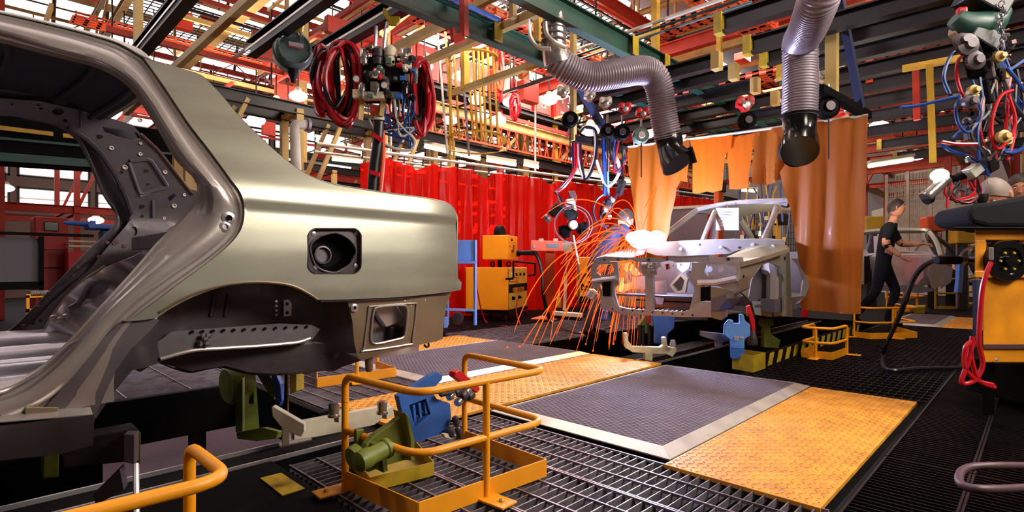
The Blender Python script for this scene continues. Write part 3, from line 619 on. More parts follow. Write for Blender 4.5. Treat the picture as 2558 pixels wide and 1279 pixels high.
for i, u in enumerate((-2, 2.2, 6.5, 11, 16, 21, 27)): truss(u, -4, WV, RZ-1.15, RZ-.3, ('cream', 'cream', 'red')[i % 3])
for i, v in enumerate((9.5, 16.5)): truss(v, -4, WU, RZ-1.0, RZ-.35, ('red', 'cream')[i % 2], 'u', 22, .05)
def beam_part(name, p, q, w_, h_, prof, mt, parent): mb = MB(); mb.bar(p, q, w_, h_, prof); return mb.build(name, mt, parent, bevel=0)
for v, z, mt in ((5.6, 5.6, 'red'), (6.6, 5.1, 'cream'), (12.5, 4.6, 'beam'), (17, 4.4, 'teal'), (1.0, 5.0, 'red'), (-1.0, 5.4, 'cream'), (3.6, 5.4, 'cream')):
    beam_part('roof_beam', (-6, v, z), (WU, v, z), .14, .24, 'I', mt, ceil_)
for u, z, mt in ((3.4, 5.2, 'cream'), (5, 4.9, 'red'), (8.6, 4.6, 'red'), (10, 5.0, 'cream'), (13, 4.4, 'red'), (15, 4.8, 'beam'), (18, 4.4, 'cream'), (24, 4.6, 'red')):
    beam_part('roof_beam', (u, -4, z), (u, WV, z), .14, .22, 'I', mt, ceil_)
for u in (0.4, 5.4, 11, 17, 24):
    for v in (12.0, 19.5): beam_part('column', (u, v, -.6), (u, v, RZ-.3), .22, .22, 'I', ('red', 'cream')[int(u) % 2], ceil_)
for u, v in ((13.5, 3.6), (12, -0.6), (20, 4.5), (20, 0.5), (9.6, 9.0), (14.5, 7.6)): beam_part('column', (u, v, -.6), (u, v, RZ-.3), .2, .2, 'I', 'red' if u > 13 else 'cream', ceil_)
# windows in the far left wall: rows of small panes
wi = 0; pm = None
for k in range(13):
    for (z0, z1) in ((5.1, 6.6), (3.55, 4.75), (2.55, 3.25)):
        wi += 1; u0 = -2.6+k*1.9; fr = sempty('window_%d' % wi, (u0, WV-.06, z0))
        m = MB(); m.bb((u0, WV-.08, z0), (u0+1.75, WV-.02, z0+.05)); m.bb((u0, WV-.08, z1-.05), (u0+1.75, WV-.02, z1)); m.bb((u0, WV-.08, z0), (u0+.05, WV-.02, z1)); m.bb((u0+1.70, WV-.08, z0), (u0+1.75, WV-.02, z1)); m.build('window_frame', 'beam', fr)
        nr = 3 if z1-z0 > 1 else 2; hh = (z1-z0-.1)/nr
        for r in range(nr):
            if True:
                for c in range(2):
                    ww = 1.65/2; mb = MB(); mb.bb((u0+.05+c*ww+.02, WV-.055, z0+.05+r*hh+.03), (u0+.05+(c+1)*ww-.02, WV-.045, z0+.05+(r+1)*hh-.02)); mb.build('window_pane', 'win', fr)
# low wall board and far kit
m = MB(); m.bb((-6, WV-.12, 2.28), (WU, WV-.02, 2.42)); struct(m.build('trim_1', 'beam'))
# ================================================================ LEFT DISTANCE (seen through the car)
t = thing('control_cabinet', 'tall red control cabinet with a black window, seen through the near door frame', 'cabinet', (1.3, 11.5, -.6))
def facebox(px0, py0, px1, py1, v, dep, zb=None):
    a = av(px0, py0, v); b = av(px1, py1, v); return (a.x, v, zb if zb is not None else b.z), (b.x, v+dep, a.z)
p, q = facebox(85, 540, 172, 690, 11.0, .7, -.6); m = MB(); m.bb(p, q); m.build('cabinet_body', 'crate', t, bevel=.02)
p, q = facebox(110, 553, 147, 578, 10.98, .03); m = MB(); m.bb(p, q); m.build('cabinet_window', 'blackgloss', t, bevel=.01)
for y in (622, 668): p, q = facebox(88, y, 170, y+2, 10.97, .04); m = MB(); m.bb(p, q); m.build('drawer_gap', 'black', t)
t = thing('control_cabinet', 'low dark red cabinet right of the tall red cabinet behind the near door frame', 'cabinet', (2, 10.5, -.6))
p, q = facebox(168, 628, 262, 720, 10.6, .6, -.6); m = MB(); m.bb(p, q); m.build('cabinet_body', 'crate', t, bevel=.02)
m = MB(); p, q = facebox(172, 612, 240, 618, 10.59, .3); m.bb(p, q); p, q = facebox(172, 600, 240, 606, 10.59, .3); m.bb(p, q); o = m.build('louvre_slats', 'white', t); o['kind'] = 'stuff'
t = thing('guard_screen', 'black framed grey guard screen across the aisle beyond the near door frame', 'screen', (0.6, 7.5, -.6))
def rectv(x0, y0, x1, y1, v, dep, mt, name, parent, bevel=0): p, q = facebox(x0, y0, x1, y1, v, dep); mb = MB(); mb.bb(p, q); return mb.build(name, mt, parent, bevel=bevel)
M['scr'] = mat('grey_screen_panel', '5a5254', .7)
rectv(-60, 590, 98, 708, 7.5, .03, 'scr', 'screen_sheet', t); rectv(-60, 576, 235, 592, 7.45, .1, 'black', 'top_rail', t); rectv(98, 590, 110, 712, 7.45, .1, 'black', 'post', t); rectv(-60, 706, 110, 722, 7.45, .1, 'black', 'bottom_rail', t)
p, q = facebox(-60, 722, 108, 724, 7.45, .1, -.6); 
for x in (-50, 100): p, q = facebox(x, 720, x+9, 724, 7.45, .1, -.6); m = MB(); m.bb(p, q); m.build('post', 'black', t)
t = thing('machine_table', 'blue machine head with a long spindle left of the far door pillar', 'machine', (1.6, 8.5, -.6))
rectv(220, 558, 300, 574, 8.6, .4, 'blue', 'head_block', t, .02); rectv(255, 574, 290, 660, 8.7, .3, 'blue', 'pedestal', t, .02); p, q = facebox(262, 655, 286, 665, 8.75, .2, -.6); m = MB(); m.bb(p, q); m.build('pedestal', 'blue', t)
a = av(158, 556, 8.7); b = av(225, 560, 8.7); m = MB(); m.lathe(a, b-a, [(.012, 0), (.03, .05), (.035, .3), (.05, .32), (.05, (b-a).length)], 10); m.build('spindle', 'blue', t, smooth=True)
t = thing('parts_rack', 'small orange steel step rack beyond the guard screen', 'rack', (.7, 6.6, -.6))
for x0, x1, y0, y1 in ((66, 74, 738, 800), (66, 130, 735, 742), (66, 130, 772, 778), (120, 128, 738, 800)): rectv(x0, y0, x1, y1, 6.3, .05, 'orange', 'rack_bar', t)
m = MB()
for k in range(14):
    p = av(78+k*5, 728, 6.3); m.bb((p.x, 6.3, p.z-.04), (p.x+.01, 6.6, p.z))
o = m.build('rack_grid', 'galv', t); o['kind'] = 'stuff'
# crane girder with yellow light strips
t = thing('crane_girder', 'dark green crane girder with yellow strips and TRAK lettering above the windows', 'crane', (0, 9, 3))
g = lambda x, y: av(x, y, 9.0)
m = MB(); a, b = g(-80, 340), g(560, 398); hh = .42; m.bar(a, b, .3, .62, 'box'); m.build('girder', 'black', t)
m = MB(); m.bar(a+Vector((0, -.17, -.24)), b+Vector((0, -.17, -.24)), .05, .10); m.build('girder_flange', 'teal', t)
m = MB(); m.bar(a+Vector((0, -.18, -.02)), b+Vector((0, -.18, -.02)), .02, .03); m.build('girder_seam', 'teal', t)
for (x0, y0, x1, y1) in ((-40, 322, 128, 342), (152, 345, 240, 354)):
    m = MB(); m.bar(g(x0, y0)+Vector((0, -.2, 0)), g(x1, y1)+Vector((0, -.2, 0)), .03, .05); m.build('light_strip', 'ylamp' if 'ylamp' in M else 'yellowp', t)
for x, y in ((228, 361), (425, 336), (292, 386)):
    text('lettering', 'TRAK', g(x, y)+Vector((0, -.19, 0)), .11, 'cream', t, (pi/2, 0, 0))
# ================================================================ LINE RAILS (z = 2.9 grid that carries the hanging tools)
Z9 = 2.9
rg = thing('overhead_rail_grid', 'grid of dark green and black overhead rails carrying the ducts and hoists', 'rail grid', (5, 2, Z9))
for v, u0, u1 in ((3.46, 1.2, 10.5), (2.76, 2.4, 10.5)): beam_part('main_rail', (u0, v, Z9), (u1, v, Z9), .09, .19, 'I', 'teal', rg)
m = MB(); m.tube([(2.0, 3.38, Z9+.10), (3.3, 3.38, Z9+.10)], .02, 8); m.build('blue_conduit', 'blue', rg, smooth=True)
UA = (4.57, 5.2, 5.62, 6.1, 6.7, 7.3, 8.0, 8.8, 9.8, 11.0, 12.4)
for i, u in enumerate(UA):
    beam_part('cross_rail', (u, 1.97-.0*i, Z9+.02), (u, -2.4, Z9+.02), .10, .15, 'I', 'beam', rg)
    m = MB(); m.bb((u-.07, 1.93, Z9-.07), (u+.03, 2.0, Z9+.11)); m.build('end_stop', 'yellow', rg, bevel=.004)
for i, u in enumerate((4.95, 5.34, 5.9, 6.5, 7.1, 7.9, 8.8)):
    beam_part('cross_rail', (u, 3.9+.1*i, Z9-.13), (u, 2.18, Z9-.13), .10, .13, 'I', 'beam', rg)
    m = MB(); m.bb((u-.06, 2.12, Z9-.22), (u+.04, 2.2, Z9-.06)); m.build('end_stop', 'cream', rg, bevel=.004)
for u, v0, v1 in ((1.2, 4.4, 8.2), (1.93, 3.6, 5.35), (2.42, 3.46, 5.3)):
    beam_part('cross_rail', (u, v0, Z9), (u, v1, Z9), .09, .15, 'I', 'beam', rg)
    m = MB(); m.bar((u-.052, v0, Z9-.02), (u-.052, v1, Z9-.02), .006, .02); m.build('rail_edge', 'raw2', rg)
for u, v0, v1, mt in ((2.95, 3.46, 4.6, 'cream'), (3.36, 2.76, 3.66, 'cream'), (3.36, 3.66, 5.2, 'cream'), (4.2, 3.5, 5.2, 'cream'), (1.6, 3.46, 9, 'cream')):
    beam_part('tie_bar', (u, v0, Z9+.06), (u, v1, Z9+.06), .06, .07, 'box', mt, rg)
beam_part('tie_bar', (3.2, 2.9, Z9+.26), (3.2, 3.66, Z9+.26), .05, .06, 'box', 'cream', rg)
for v in (2.95, 3.2): beam_part('tie_bar', (3.28, v, Z9+.05), (3.28, v, Z9+.6), .05, .05, 'box', 'cream', rg)
for u, v in ((3.95, 3.40), (4.4, 2.70), (3.3, 3.4), (5.0, 2.7)):
    m = MB(); m.bb((u-.05, v-.01, Z9-.08), (u+.05, v, Z9+.09)); m.build('clip_plate', 'yellow', rg, bevel=.003)
# hangers from the rails to the roof
for (u, v, mt) in ((3.9, 3.46, 'yellowp'), (5.3, 3.0, 'yellowp'), (6.1, 3.46, 'yellowp'), (8, 3.46, 'yellowp'), (5.2, 1.4, 'cream'), (7.3, 1.4, 'red'), (8.8, .3, 'cream'), (4.2, 4.9, 'yellowp'), (6.5, -1.4, 'yellowp'), (1.2, 6.2, 'cream'), (2.42, 5.3, 'cream')):
    beam_part('hanger', (u, v, Z9+.05), (u, v, RZ-.3), .07, .07, 'box', mt, rg)
# L bracket of red oxide steel
P = [aZ(1158, -30, 4.3), aZ(1160, 92, 4.3), aZ(1133, 103, 4.3), aZ(1131, 70, 4.3)]
m = MB(); m.bar(P[0], P[1], .05, .06, 'C'); m.bar(P[1], P[2], .05, .06); m.bar(P[2], P[3], .03, .04); m.build('hook_bracket', 'red', rg, bevel=.004)
# ---- cable trays
def cable_tray(p, q, wd, label, mt='tray', depth=.07, slots=True, grp='perforated cable trays under the roof'):
    p, q = Vector(p), Vector(q); t = thing('cable_tray', label, 'cable tray', (p+q)/2, grp); d = (q-p); L = d.length; d.normalize(); s = Vector((-d.y, d.x, 0)).normalized()
    a = d.z; ang = math.atan2(d.y, d.x); n = int(L/.16)
    mb = MB(); R = [i*L/n for i in range(n+1)]
    for sx in (-1, 0, 1): mb.bar(p+s*sx*wd*.30, q+s*sx*wd*.30, wd*.22, .006)
    for r in R: mb.bar(p+d*r-s*wd/2, p+d*r+s*wd/2, .05, .006)
    mb.build('tray_base', mt, t)
    for sx in (-1, 1):
        mb = MB(); up = Vector((0, 0, depth)); e = s*sx*wd/2
        mb.bar(p+e+Vector((0, 0, depth*.85)), q+e+Vector((0, 0, depth*.85)), .012, depth*.3); mb.bar(p+e+Vector((0, 0, depth*.15)), q+e+Vector((0, 0, depth*.15)), .012, depth*.3)
        for i in range(n): mb.bar(p+e+d*(R[i]+.02)+up*0, p+e+d*(R[i]+.02)+up, .012, .08)
        mb.build('tray_side', mt, t)
    for k in range(3):
        mb = MB(); o = s*wd*(-.25+.25*k)+Vector((0, 0, .02)); mb.tube([p+o, q+o], .014, 6); mb.build('cable', ('hred', 'hblack', 'hblue')[k], t, smooth=True)
    return t
cable_tray((5.0, 2.45, 3.6), (17, 1.9, 3.6), .34, 'red brown slotted cable tray running diagonally above the right duct')
cable_tray((2.6, 4.37, 3.6), (12, 4.37, 3.6), .22, 'orange cable tray above the dark green rail left of the left duct')
cable_tray((9.0, 1.4, 3.15), (9.0, -1.6, 3.15), .25, 'orange red tray across the aisle right of the right duct')
cable_tray((12.5, 2.5, 3.6), (12.5, -2.2, 3.6), .35, 'farthest orange tray across the aisle right of the orange curtain')
cable_tray((6.9, 3.8, 3.15), (6.9, 2.0, 3.15), .3, 'short orange tray above the torn orange curtain')
cable_tray((5.6, 8.0, 5.3), (12, 8.0, 5.3), .4, 'high orange tray above the red cabinets of the gallery')
cable_tray((1.2, 10.5, 4.6), (16, 10.5, 4.6), .35, 'long red tray behind the red hose coils')
cable_tray((7.5, 4.2, 4.4), (7.5, 0.5, 4.4), .35, 'high red tray crossing between the two ducts')
cable_tray((10.5, 6.0, 4.2), (10.5, -1.5, 4.2), .4, 'broad red tray crossing high behind the right duct')
# pipes between the ducts
pr = thing('pipe_rack', 'white and green pipes running side by side above the left duct', 'pipes', (5, 3.5, 3.3))
for k, (mt, r_) in enumerate((('white', .02), ('teal', .014), ('tealg', .014))):
    m = MB(); m.tube([(4.85+k*.12, 4.4, 3.28), (4.85+k*.12, 1.9, 3.28)], r_, 8); m.build('pipe', mt, pr, smooth=True)
    m = MB(); m.tube([(6.6+k*.08, 2.2, 3.0), (6.6+k*.08, 1.5, 3.0)], r_, 8); m.build('pipe', mt, pr, smooth=True)
# ---- gallery with red cabinets
ga = thing('gallery', 'steel gallery with orange lattice railing behind the ladder cage', 'gallery', (9, 9, 3.4))
for z, mt, hh in ((3.25, 'beam', .22), (3.95, 'cream', .2), (4.35, 'beam', .12)):
    beam_part('gallery_beam', (5.4, 8.4, z), (18, 8.4, z), .12, hh, 'I', mt, ga)
m = MB(); m.bb((5.4, 8.4, 4.38), (18, 10.2, 4.43)); m.build('gallery_deck', 'beam', ga)
m = MB()
for k in range(22, 120): m.bar((2.6+k*.128, 8.35, 3.42), (2.6+k*.128+(.1 if k % 2 else -.1), 8.35, 3.82), .022, .022)
m.bar((5.4, 8.35, 3.42), (18, 8.35, 3.42), .04, .04); m.bar((5.4, 8.35, 3.84), (18, 8.35, 3.84), .04, .04)
o = m.build('lattice_railing', 'tray', ga); o['kind'] = 'stuff'
for k in range(2, 9): beam_part('gallery_post', (2.6+k*1.9, 8.5, -.6), (2.6+k*1.9, 8.5, 4.3), .1, .1, 'box', ('red', 'yellowp', 'cream')[k % 3], ga)
for k in range(2, 9):
    m = MB(); m.bar((2.6+k*1.9, 8.45, 3.3), (3.5+k*1.9, 8.45, 4.2), .05, .06); m.build('gallery_brace', 'cream', ga)
c0 = None
CABL = ['left one of two red switch cabinets just left of the ladder cage', 'right one of two red switch cabinets just left of the ladder cage']+['%s from the left in the row of six red gallery cabinets' % w_ for w_ in ('first', 'second', 'third', 'fourth', 'fifth', 'last')]+['%s of the three red gallery cabinets behind the left duct' % w_ for w_ in ('left one', 'middle one', 'right one')]
cabpos = [(5.75, 0), (6.3, 0), (6.9, 1), (7.6, 1), (8.3, 1), (9.0, 1), (9.7, 1), (10.4, 1), (12.2, 2), (12.9, 2), (13.6, 2)]
for i, (u, gno) in enumerate(cabpos):
    lab = CABL[i]
    if c0 is None:
        c0 = thing('switch_cabinet', lab, 'cabinet', (u, 8.6, 4.43), 'gallery switch cabinets, row %d' % gno)
        m = MB(); m.bb((u-.29, 8.45, 4.43), (u+.29, 8.85, 5.1)); m.build('cabinet_body', 'crate', c0, bevel=.015)
        m = MB(); m.bb((u-.25, 8.43, 4.47), (u+.25, 8.45, 5.06)); cdo = m.build('cabinet_door', 'red', c0, bevel=.006)
        m = MB(); m.bb((u-.05, 8.42, 4.85), (u+.03, 8.43, 4.95)); m.build('name_plate', 'white', cdo)
        m = MB(); m.bb((u-.08, 8.42, 4.6), (u+.06, 8.43, 4.66)); m.build('warning_plate', 'paper', cdo)
    else:
        r = c0.copy(); COL.objects.link(r); r.location = (u, 8.6, 4.43); r['label'] = lab; r['group'] = 'gallery switch cabinets, row %d' % gno
        for ch in list(c0.children):
            c = ch.copy(); COL.objects.link(c); c.parent = r
            for gc in list(ch.children): g_ = gc.copy(); COL.objects.link(g_); g_.parent = c
# ---- steel frames further off (posts and beams that fill the middle distance)
def steel_frame(u0, u1, v0, v1, z0, z1, nu, label, mts, s=.09, brace=True):
    t = thing('scaffold', label, 'steel scaffold', ((u0+u1)/2, (v0+v1)/2, z0))
    for v in (v0, v1):
        for z in (z1, z0+(z1-z0)*.55): beam_part('frame_beam', (u0, v, z), (u1, v, z), s, s*1.6, 'I', mts[0], t)
        for k in range(nu+1):
            u = u0+(u1-u0)*k/nu; beam_part('frame_post', (u, v, z0), (u, v, z1), s, s, 'box', mts[1], t)
            if brace and k < nu: beam_part('frame_brace', (u, v, z0+(z1-z0)*.55), (u+(u1-u0)/nu*.5, v, z1), s*.55, s*.55, 'box', mts[2], t)
    for k in range(nu+1):
        u = u0+(u1-u0)*k/nu
        for z in (z1, z0+(z1-z0)*.55): beam_part('cross_beam', (u, v0, z), (u, v1, z), s, s*1.4, 'I', mts[2], t)
    return t
steel_frame(3.8, 11, 10.8, 12.6, -.6, 2.9, 4, 'cream and black steel frame behind the red curtain', ('beam', 'cream', 'red'))
steel_frame(2.0, 6.2, 7.6, 8.1, -.6, 3.1, 3, 'dark twin beam frame behind the red hoses, with cream posts', ('beam', 'cream', 'cream'), .1)
steel_frame(6.5, 18, 14, 17.5, -.6, 3.3, 4, 'red steel frame in the far left distance', ('red', 'red', 'cream'), .12)
steel_frame(12, 22, 10.9, 13.2, -.6, 3.7, 3, 'red and cream frame behind the far end of the red curtain', ('red', 'cream', 'beam'), .12)
steel_frame(12.5, 21, 1.2, 3.6, 2.2, 3.9, 3, 'red and cream frame above the car with the paper sheet', ('cream', 'red', 'tray'), .1)
steel_frame(14, 27, -1.8, .2, 2.6, 4.6, 4, 'yellow railed frame at the far right behind the hanging tools', ('tray', 'yellowp', 'red'), .1)
steel_frame(-1.5, 3.0, 12.6, 15.5, -.6, 3.9, 3, 'red braced frame in front of the lit windows', ('red', 'red', 'red'), .09)
# yellow hand rail frame right
yr = thing('steel_goalpost', 'yellow hanging rail frame left of the blue hoses', 'rail frame', (6.5, .3, 2.2))
a, b, c = aZ(2255, 172, 5.4), aZ(2440, 138, 5.0), aZ(2322, 160, 5.2)
m = MB(); m.bar(a, b, .05, .06); m.build('top_rail', 'yellowp', yr); m = MB(); m.bar(c, aZ(2331, 408, 5.2), .055, .055); m.build('post', 'yellowp', yr, bevel=.004)
m = MB(); m.bar(aZ(2288, 165, 5.6), aZ(2291, 300, 5.6), .06, .06); m.build('post', 'red', yr, bevel=.004)
# fluorescent lamps
fl0 = None
FLU = [(1060, 365, 1200, 397, 9.5), (790, 350, 860, 372, 10), (870, 372, 905, 381, 10), (1308, 410, 1346, 418, 10.5), (1430, 430, 1500, 440, 11), (1215, 400, 1290, 412, 11), (1010, 425, 1075, 432, 11.5), (1560, 452, 1590, 456, 14), (1850, 475, 1890, 478, 15), (2170, 415, 2280, 398, 9.5), (2040, 470, 2080, 474, 16), (830, 398, 905, 405, 12)]
FLL = ['long fluorescent lamp just above the red curtain, under the ladder cage', 'leftmost fluorescent lamp behind the car shoulder, in front of the grey pipe', 'second fluorescent lamp behind the car shoulder, left of the taped black bundle', 'short fluorescent lamp above the red curtain, right of the ladder cage', 'fluorescent lamp above the red curtain behind the hose loops', 'fluorescent lamp above the middle of the red curtain', 'low fluorescent lamp just over the left end of the red curtain rail', 'small fluorescent lamp above the right end of the red curtain',
       'tiny fluorescent lamp below the torn middle curtain strip', 'long fluorescent lamp right of the large orange curtain', 'tiny fluorescent lamp behind the large orange curtain edge', 'lower of the two rows of fluorescent lamp behind the car shoulder']
for i, (x0, y0, x1, y1, Z) in enumerate(FLU):
    a, b = aZ(x0, y0, Z), aZ(x1, y1, Z); t = thing('fluorescent_lamp', FLL[i], 'lamp', (a+b)/2, 'fluorescent battens under the roof')
    m = MB(); m.tube([a, b], .035, 8); m.build('tube', 'tubelight', t, smooth=True); m = MB(); m.bar(a+Vector((0, 0, .07)), b+Vector((0, 0, .07)), .12, .05); m.build('batten', 'white', t)
# high bay lamps: round lit reflectors
hb = None
rs = random.Random(5)
spots = [(1400, 235, 9), (1440, 262, 9), (1480, 278, 9), (1512, 290, 9), (1540, 300, 9), (1625, 335, 8), (1372, 250, 9.5), (1690, 340, 9), (2195, 315, 9), (1275, 255, 10), (1245, 300, 10), (1150, 190, 10), (1170, 215, 10), (1190, 250, 10), (1060, 165, 9), (1125, 300, 10.5), (1205, 285, 10.5), (2255, 395, 11), (2290, 390, 11), (1475, 325, 8), (640, 300, 9), (690, 262, 9), (720, 290, 9), (745, 240, 9), (920, 365, 12), (300, 515, 13), (240, 550, 12), (15, 470, 12), (2100, 130, 10), (2140, 145, 10), (2060, 175, 11)]
ORD = ['first', 'second', 'third', 'fourth', 'fifth', 'sixth', 'seventh', 'eighth', 'ninth', 'tenth', 'eleventh', 'twelfth', 'thirteenth']
def zone(x, y):
    if x < 400: return 'seen through the left car'
    if x < 1000: return 'around the green balancer and manifold'
    if x < 1330: return 'behind the ladder cage'
    if x < 1600: return 'left of the left duct hood'
    return 'right of the left duct'
zc = {}
for x_, y_, _ in sorted(spots): zc.setdefault(zone(x_, y_), []).append((x_, y_))
def lamplab(x, y): z_ = zone(x, y); return '%s lit bay lamp from the left, %s' % (ORD[zc[z_].index((x, y))], z_)
for i, (x, y, Z) in enumerate(spots):
    p = aZ(x, y, Z)
    if hb is None:
        hb = thing('bay_lamp', lamplab(x, y), 'lamp', p, 'lit bay lamps under the roof')
        m = MB(); m.lathe(p+Vector((0, 0, .13)), (0, 0, -1), [(.03, -.02), (.05, 0), (.07, .05), (.072, .07)], 12); m.build('lamp_shade', 'white', hb, smooth=True)
        m = MB(); m.ball(p+Vector((0, 0, .0)), .15, (1, 1, .55), 12, 6); m.build('lamp_glass', 'lamp', hb, smooth=True)
        m = MB(); m.tube([p+Vector((0, 0, .17)), p+Vector((0, 0, .9))], .012, 5); m.build('lamp_stem', 'beam', hb)
    else:
        r = hb.copy(); COL.objects.link(r); r.location = p; r['label'] = lamplab(x, y)
        for ch in list(hb.children): c = ch.copy(); COL.objects.link(c); c.parent = r

# thin conduits, rods and drop wires that criss-cross below the glazing
rc_ = random.Random(17)
for nm, mt, n_, z0, z1, th in (('conduit_run', 'beam', 46, 4.0, 6.7, .035), ('conduit_run', 'cream', 30, 4.2, 6.6, .05), ('conduit_run', 'red', 46, 3.9, 6.7, .05)):
    m = MB()
    for k in range(n_):
        z = rc_.uniform(z0, z1)
        if rc_.random() < .5: v = rc_.uniform(3.5, 20); u = rc_.uniform(-2, 14); m.bar((u, v, z), (u+rc_.uniform(3, 10), v, z), th, th*rc_.uniform(.6, 1.8))
        else: u = rc_.uniform(0, 20); v = rc_.uniform(-2, 12); m.bar((u, v, z), (u, v+rc_.uniform(3, 8), z), th, th*rc_.uniform(.6, 1.8))
    o = m.build(nm, mt, ceil_); o['kind'] = 'stuff'
m = MB()
for k in range(150):
    u = rc_.uniform(0, 22); v = rc_.uniform(3.8, 18); z = rc_.uniform(3.6, 6); m.bar((u, v, z), (u, v, z+rc_.uniform(.6, 2.2)), .022, .022)
o = m.build('drop_rods', 'beam', ceil_); o['kind'] = 'stuff'
m = MB()
for k in range(60):
    u = rc_.uniform(1, 18); v = rc_.uniform(4.5, 16); z = rc_.uniform(4, 6); m.box((u, v, z), (rc_.uniform(.15, .6), rc_.uniform(.1, .3), rc_.uniform(.12, .4)))
o = m.build('junction_boxes', 'red', ceil_, bevel=.01); o['kind'] = 'stuff'
m = MB()
for k in range(34):
    u = rc_.uniform(2, 16); v = rc_.uniform(5, 14); z = rc_.uniform(3.6, 5.6); s_ = rc_.uniform(.3, .9); m.bar((u, v, z), (u+s_, v, z+s_), .045, .045); m.bar((u, v, z), (u, v, z+1.2), .05, .05)
o = m.build('brace_bars', 'cream', ceil_); o['kind'] = 'stuff'
# ================================================================ CAR TWO (front of the next body shell, facing back down the line)
c2 = thing('car_body_shell', 'bare steel car body at centre right being welded, its open front end facing us', 'car body', (5.6, 2.6, .45))
UF = 4.50
def up(name, P, f, mt, holes=(), solid=.012, step=.05, bevel=0, soff=1, parent=None):
    f_ = f if callable(f) else (lambda a, b: f); mb = MB(); sheet(mb, pu(P, f_), [pu(h, f_) for h in holes], f_, step, 'u')
    o = mb.build(name, mt, parent or c2, smooth=True, solid=solid, soff=soff, bevel=bevel); return o
# upper crossmember (radiator support)
up('radiator_support', [(1487, 645), (1510, 640), (1560, 643), (1700, 645), (1740, 642), (1850, 642), (1852, 654), (1800, 656), (1760, 658), (1735, 654), (1690, 656), (1672, 650), (1640, 656), (1590, 654), (1575, 648), (1550, 652), (1500, 654), (1487, 656)], lambda a, b: UF, 'bright', solid=.05, bevel=.004)
# left head lamp panel with opening
up('lamp_panel', [(1484, 652), (1542, 654), (1545, 690), (1544, 712), (1534, 716), (1536, 735), (1545, 765), (1568, 775), (1600, 781), (1598, 793), (1540, 782), (1500, 771), (1498, 715), (1488, 707), (1476, 690), (1476, 668)], lambda a, b: UF-.01, 'bright', [[(1497, 662), (1530, 660), (1534, 674), (1528, 684), (1500, 688), (1489, 680), (1490, 670)]], solid=.02, step=.04, bevel=.002)
m = MB(); a, b = au(1482, 702, UF-.03), au(1540, 695, UF-.03); m.tube([a, b], .025, 8); m.build('panel_rib', 'bright', c2, smooth=True)
up('panel_recess', [(1504, 704), (1524, 704), (1524, 740), (1506, 740)], lambda a, b: UF-.03, 'black', solid=.004)
# lower crossmember
up('lower_crossmember', [(1499, 740), (1520, 738), (1530, 745), (1540, 765), (1570, 772), (1640, 776), (1700, 779), (1718, 776), (1736, 762), (1750, 752), (1776, 754), (1776, 793), (1700, 792), (1620, 788), (1550, 780), (1500, 770)], lambda a, b: UF-.02, 'bright', solid=.06, bevel=.004)
m = MB()
for k in range(14):
    p = au(1560+k*12, 772+k*.5, UF-.0); m.ball(p, .013, (1, 1, .8), 6, 4)
m.build('weld_dimple', 'bright', c2)
for k in range(9):
    p = au(1530+k*25, 772+k*1.9, UF-.025); m = MB(); m.lathe(p, (-1, 0, 0), [(.008, 0), (.008, .003)], 8); m.build('bolt_hole', 'blackgloss', c2)
# centre latch post
up('latch_post', [(1608, 656), (1648, 654), (1650, 664), (1640, 668), (1632, 690), (1632, 778), (1612, 779), (1612, 690), (1604, 684), (1602, 668)], lambda a, b: UF-.05, 'bright', solid=.03, step=.05, bevel=.004)
m = MB()
for k in range(8): p = au(1606+rs.random()*30, 660+rs.random()*24, UF-.07); m.box(p, (.02, .03+.03*rs.random(), .02+.02*rs.random()), rs.random())
m.build('latch_mechanism', 'chrome', c2, bevel=.003)
# right lamp panel
up('lamp_panel', [(1728, 656), (1770, 657), (1800, 654), (1846, 653), (1848, 690), (1845, 722), (1832, 732), (1815, 722), (1780, 710), (1760, 712), (1752, 725), (1750, 752), (1732, 768), (1722, 776), (1735, 720), (1728, 690)], lambda a, b: UF-.01, 'raw2', [[(1762, 662), (1790, 660), (1836, 664), (1840, 678), (1832, 686), (1800, 688), (1766, 690), (1758, 676)]], solid=.02, step=.04, bevel=.002)
m = MB(); a, b = au(1745, 706, UF-.03), au(1842, 696, UF-.03); m.tube([a, (a+b)/2+Vector((0, 0, -.015)), b], .028, 8); m.build('panel_rib', 'bright', c2, smooth=True)
up('panel_recess', [(1750, 718), (1775, 714), (1775, 752), (1750, 752)], lambda a, b: UF-.03, 'black', solid=.004)
up('bumper_bracket', [(1776, 716), (1812, 722), (1836, 730), (1846, 725), (1844, 700), (1866, 690), (1868, 720), (1815, 745), (1812, 790), (1800, 800), (1776, 793)], lambda a, b: UF-.03, 'oiled', solid=.05, step=.06, bevel=.004)
# hood gutter / fender tops on both sides running back to the cowl
def slab(name, P, mt, th, bev=.003): mb = MB(); mb.prism(P, (0, 0, th)); return mb.build(name, mt, c2, bevel=bev)
Lf = [au(1484, 648, UF), au(1492, 643, UF+.03), au(1560, 622, 5.35), au(1612, 615, 5.5), au(1610, 628, 5.2), au(1545, 645, UF+.05)]
slab('fender_rail', Lf, 'bright', -.03)
Rf = [au(1800, 648, UF+.05), au(1852, 655, UF), au(1900, 643, 4.9), au(1972, 620, 5.5), au(1950, 600, 5.65), au(1880, 612, 5.4)]
slab('fender_rail', Rf, 'raw', -.04)
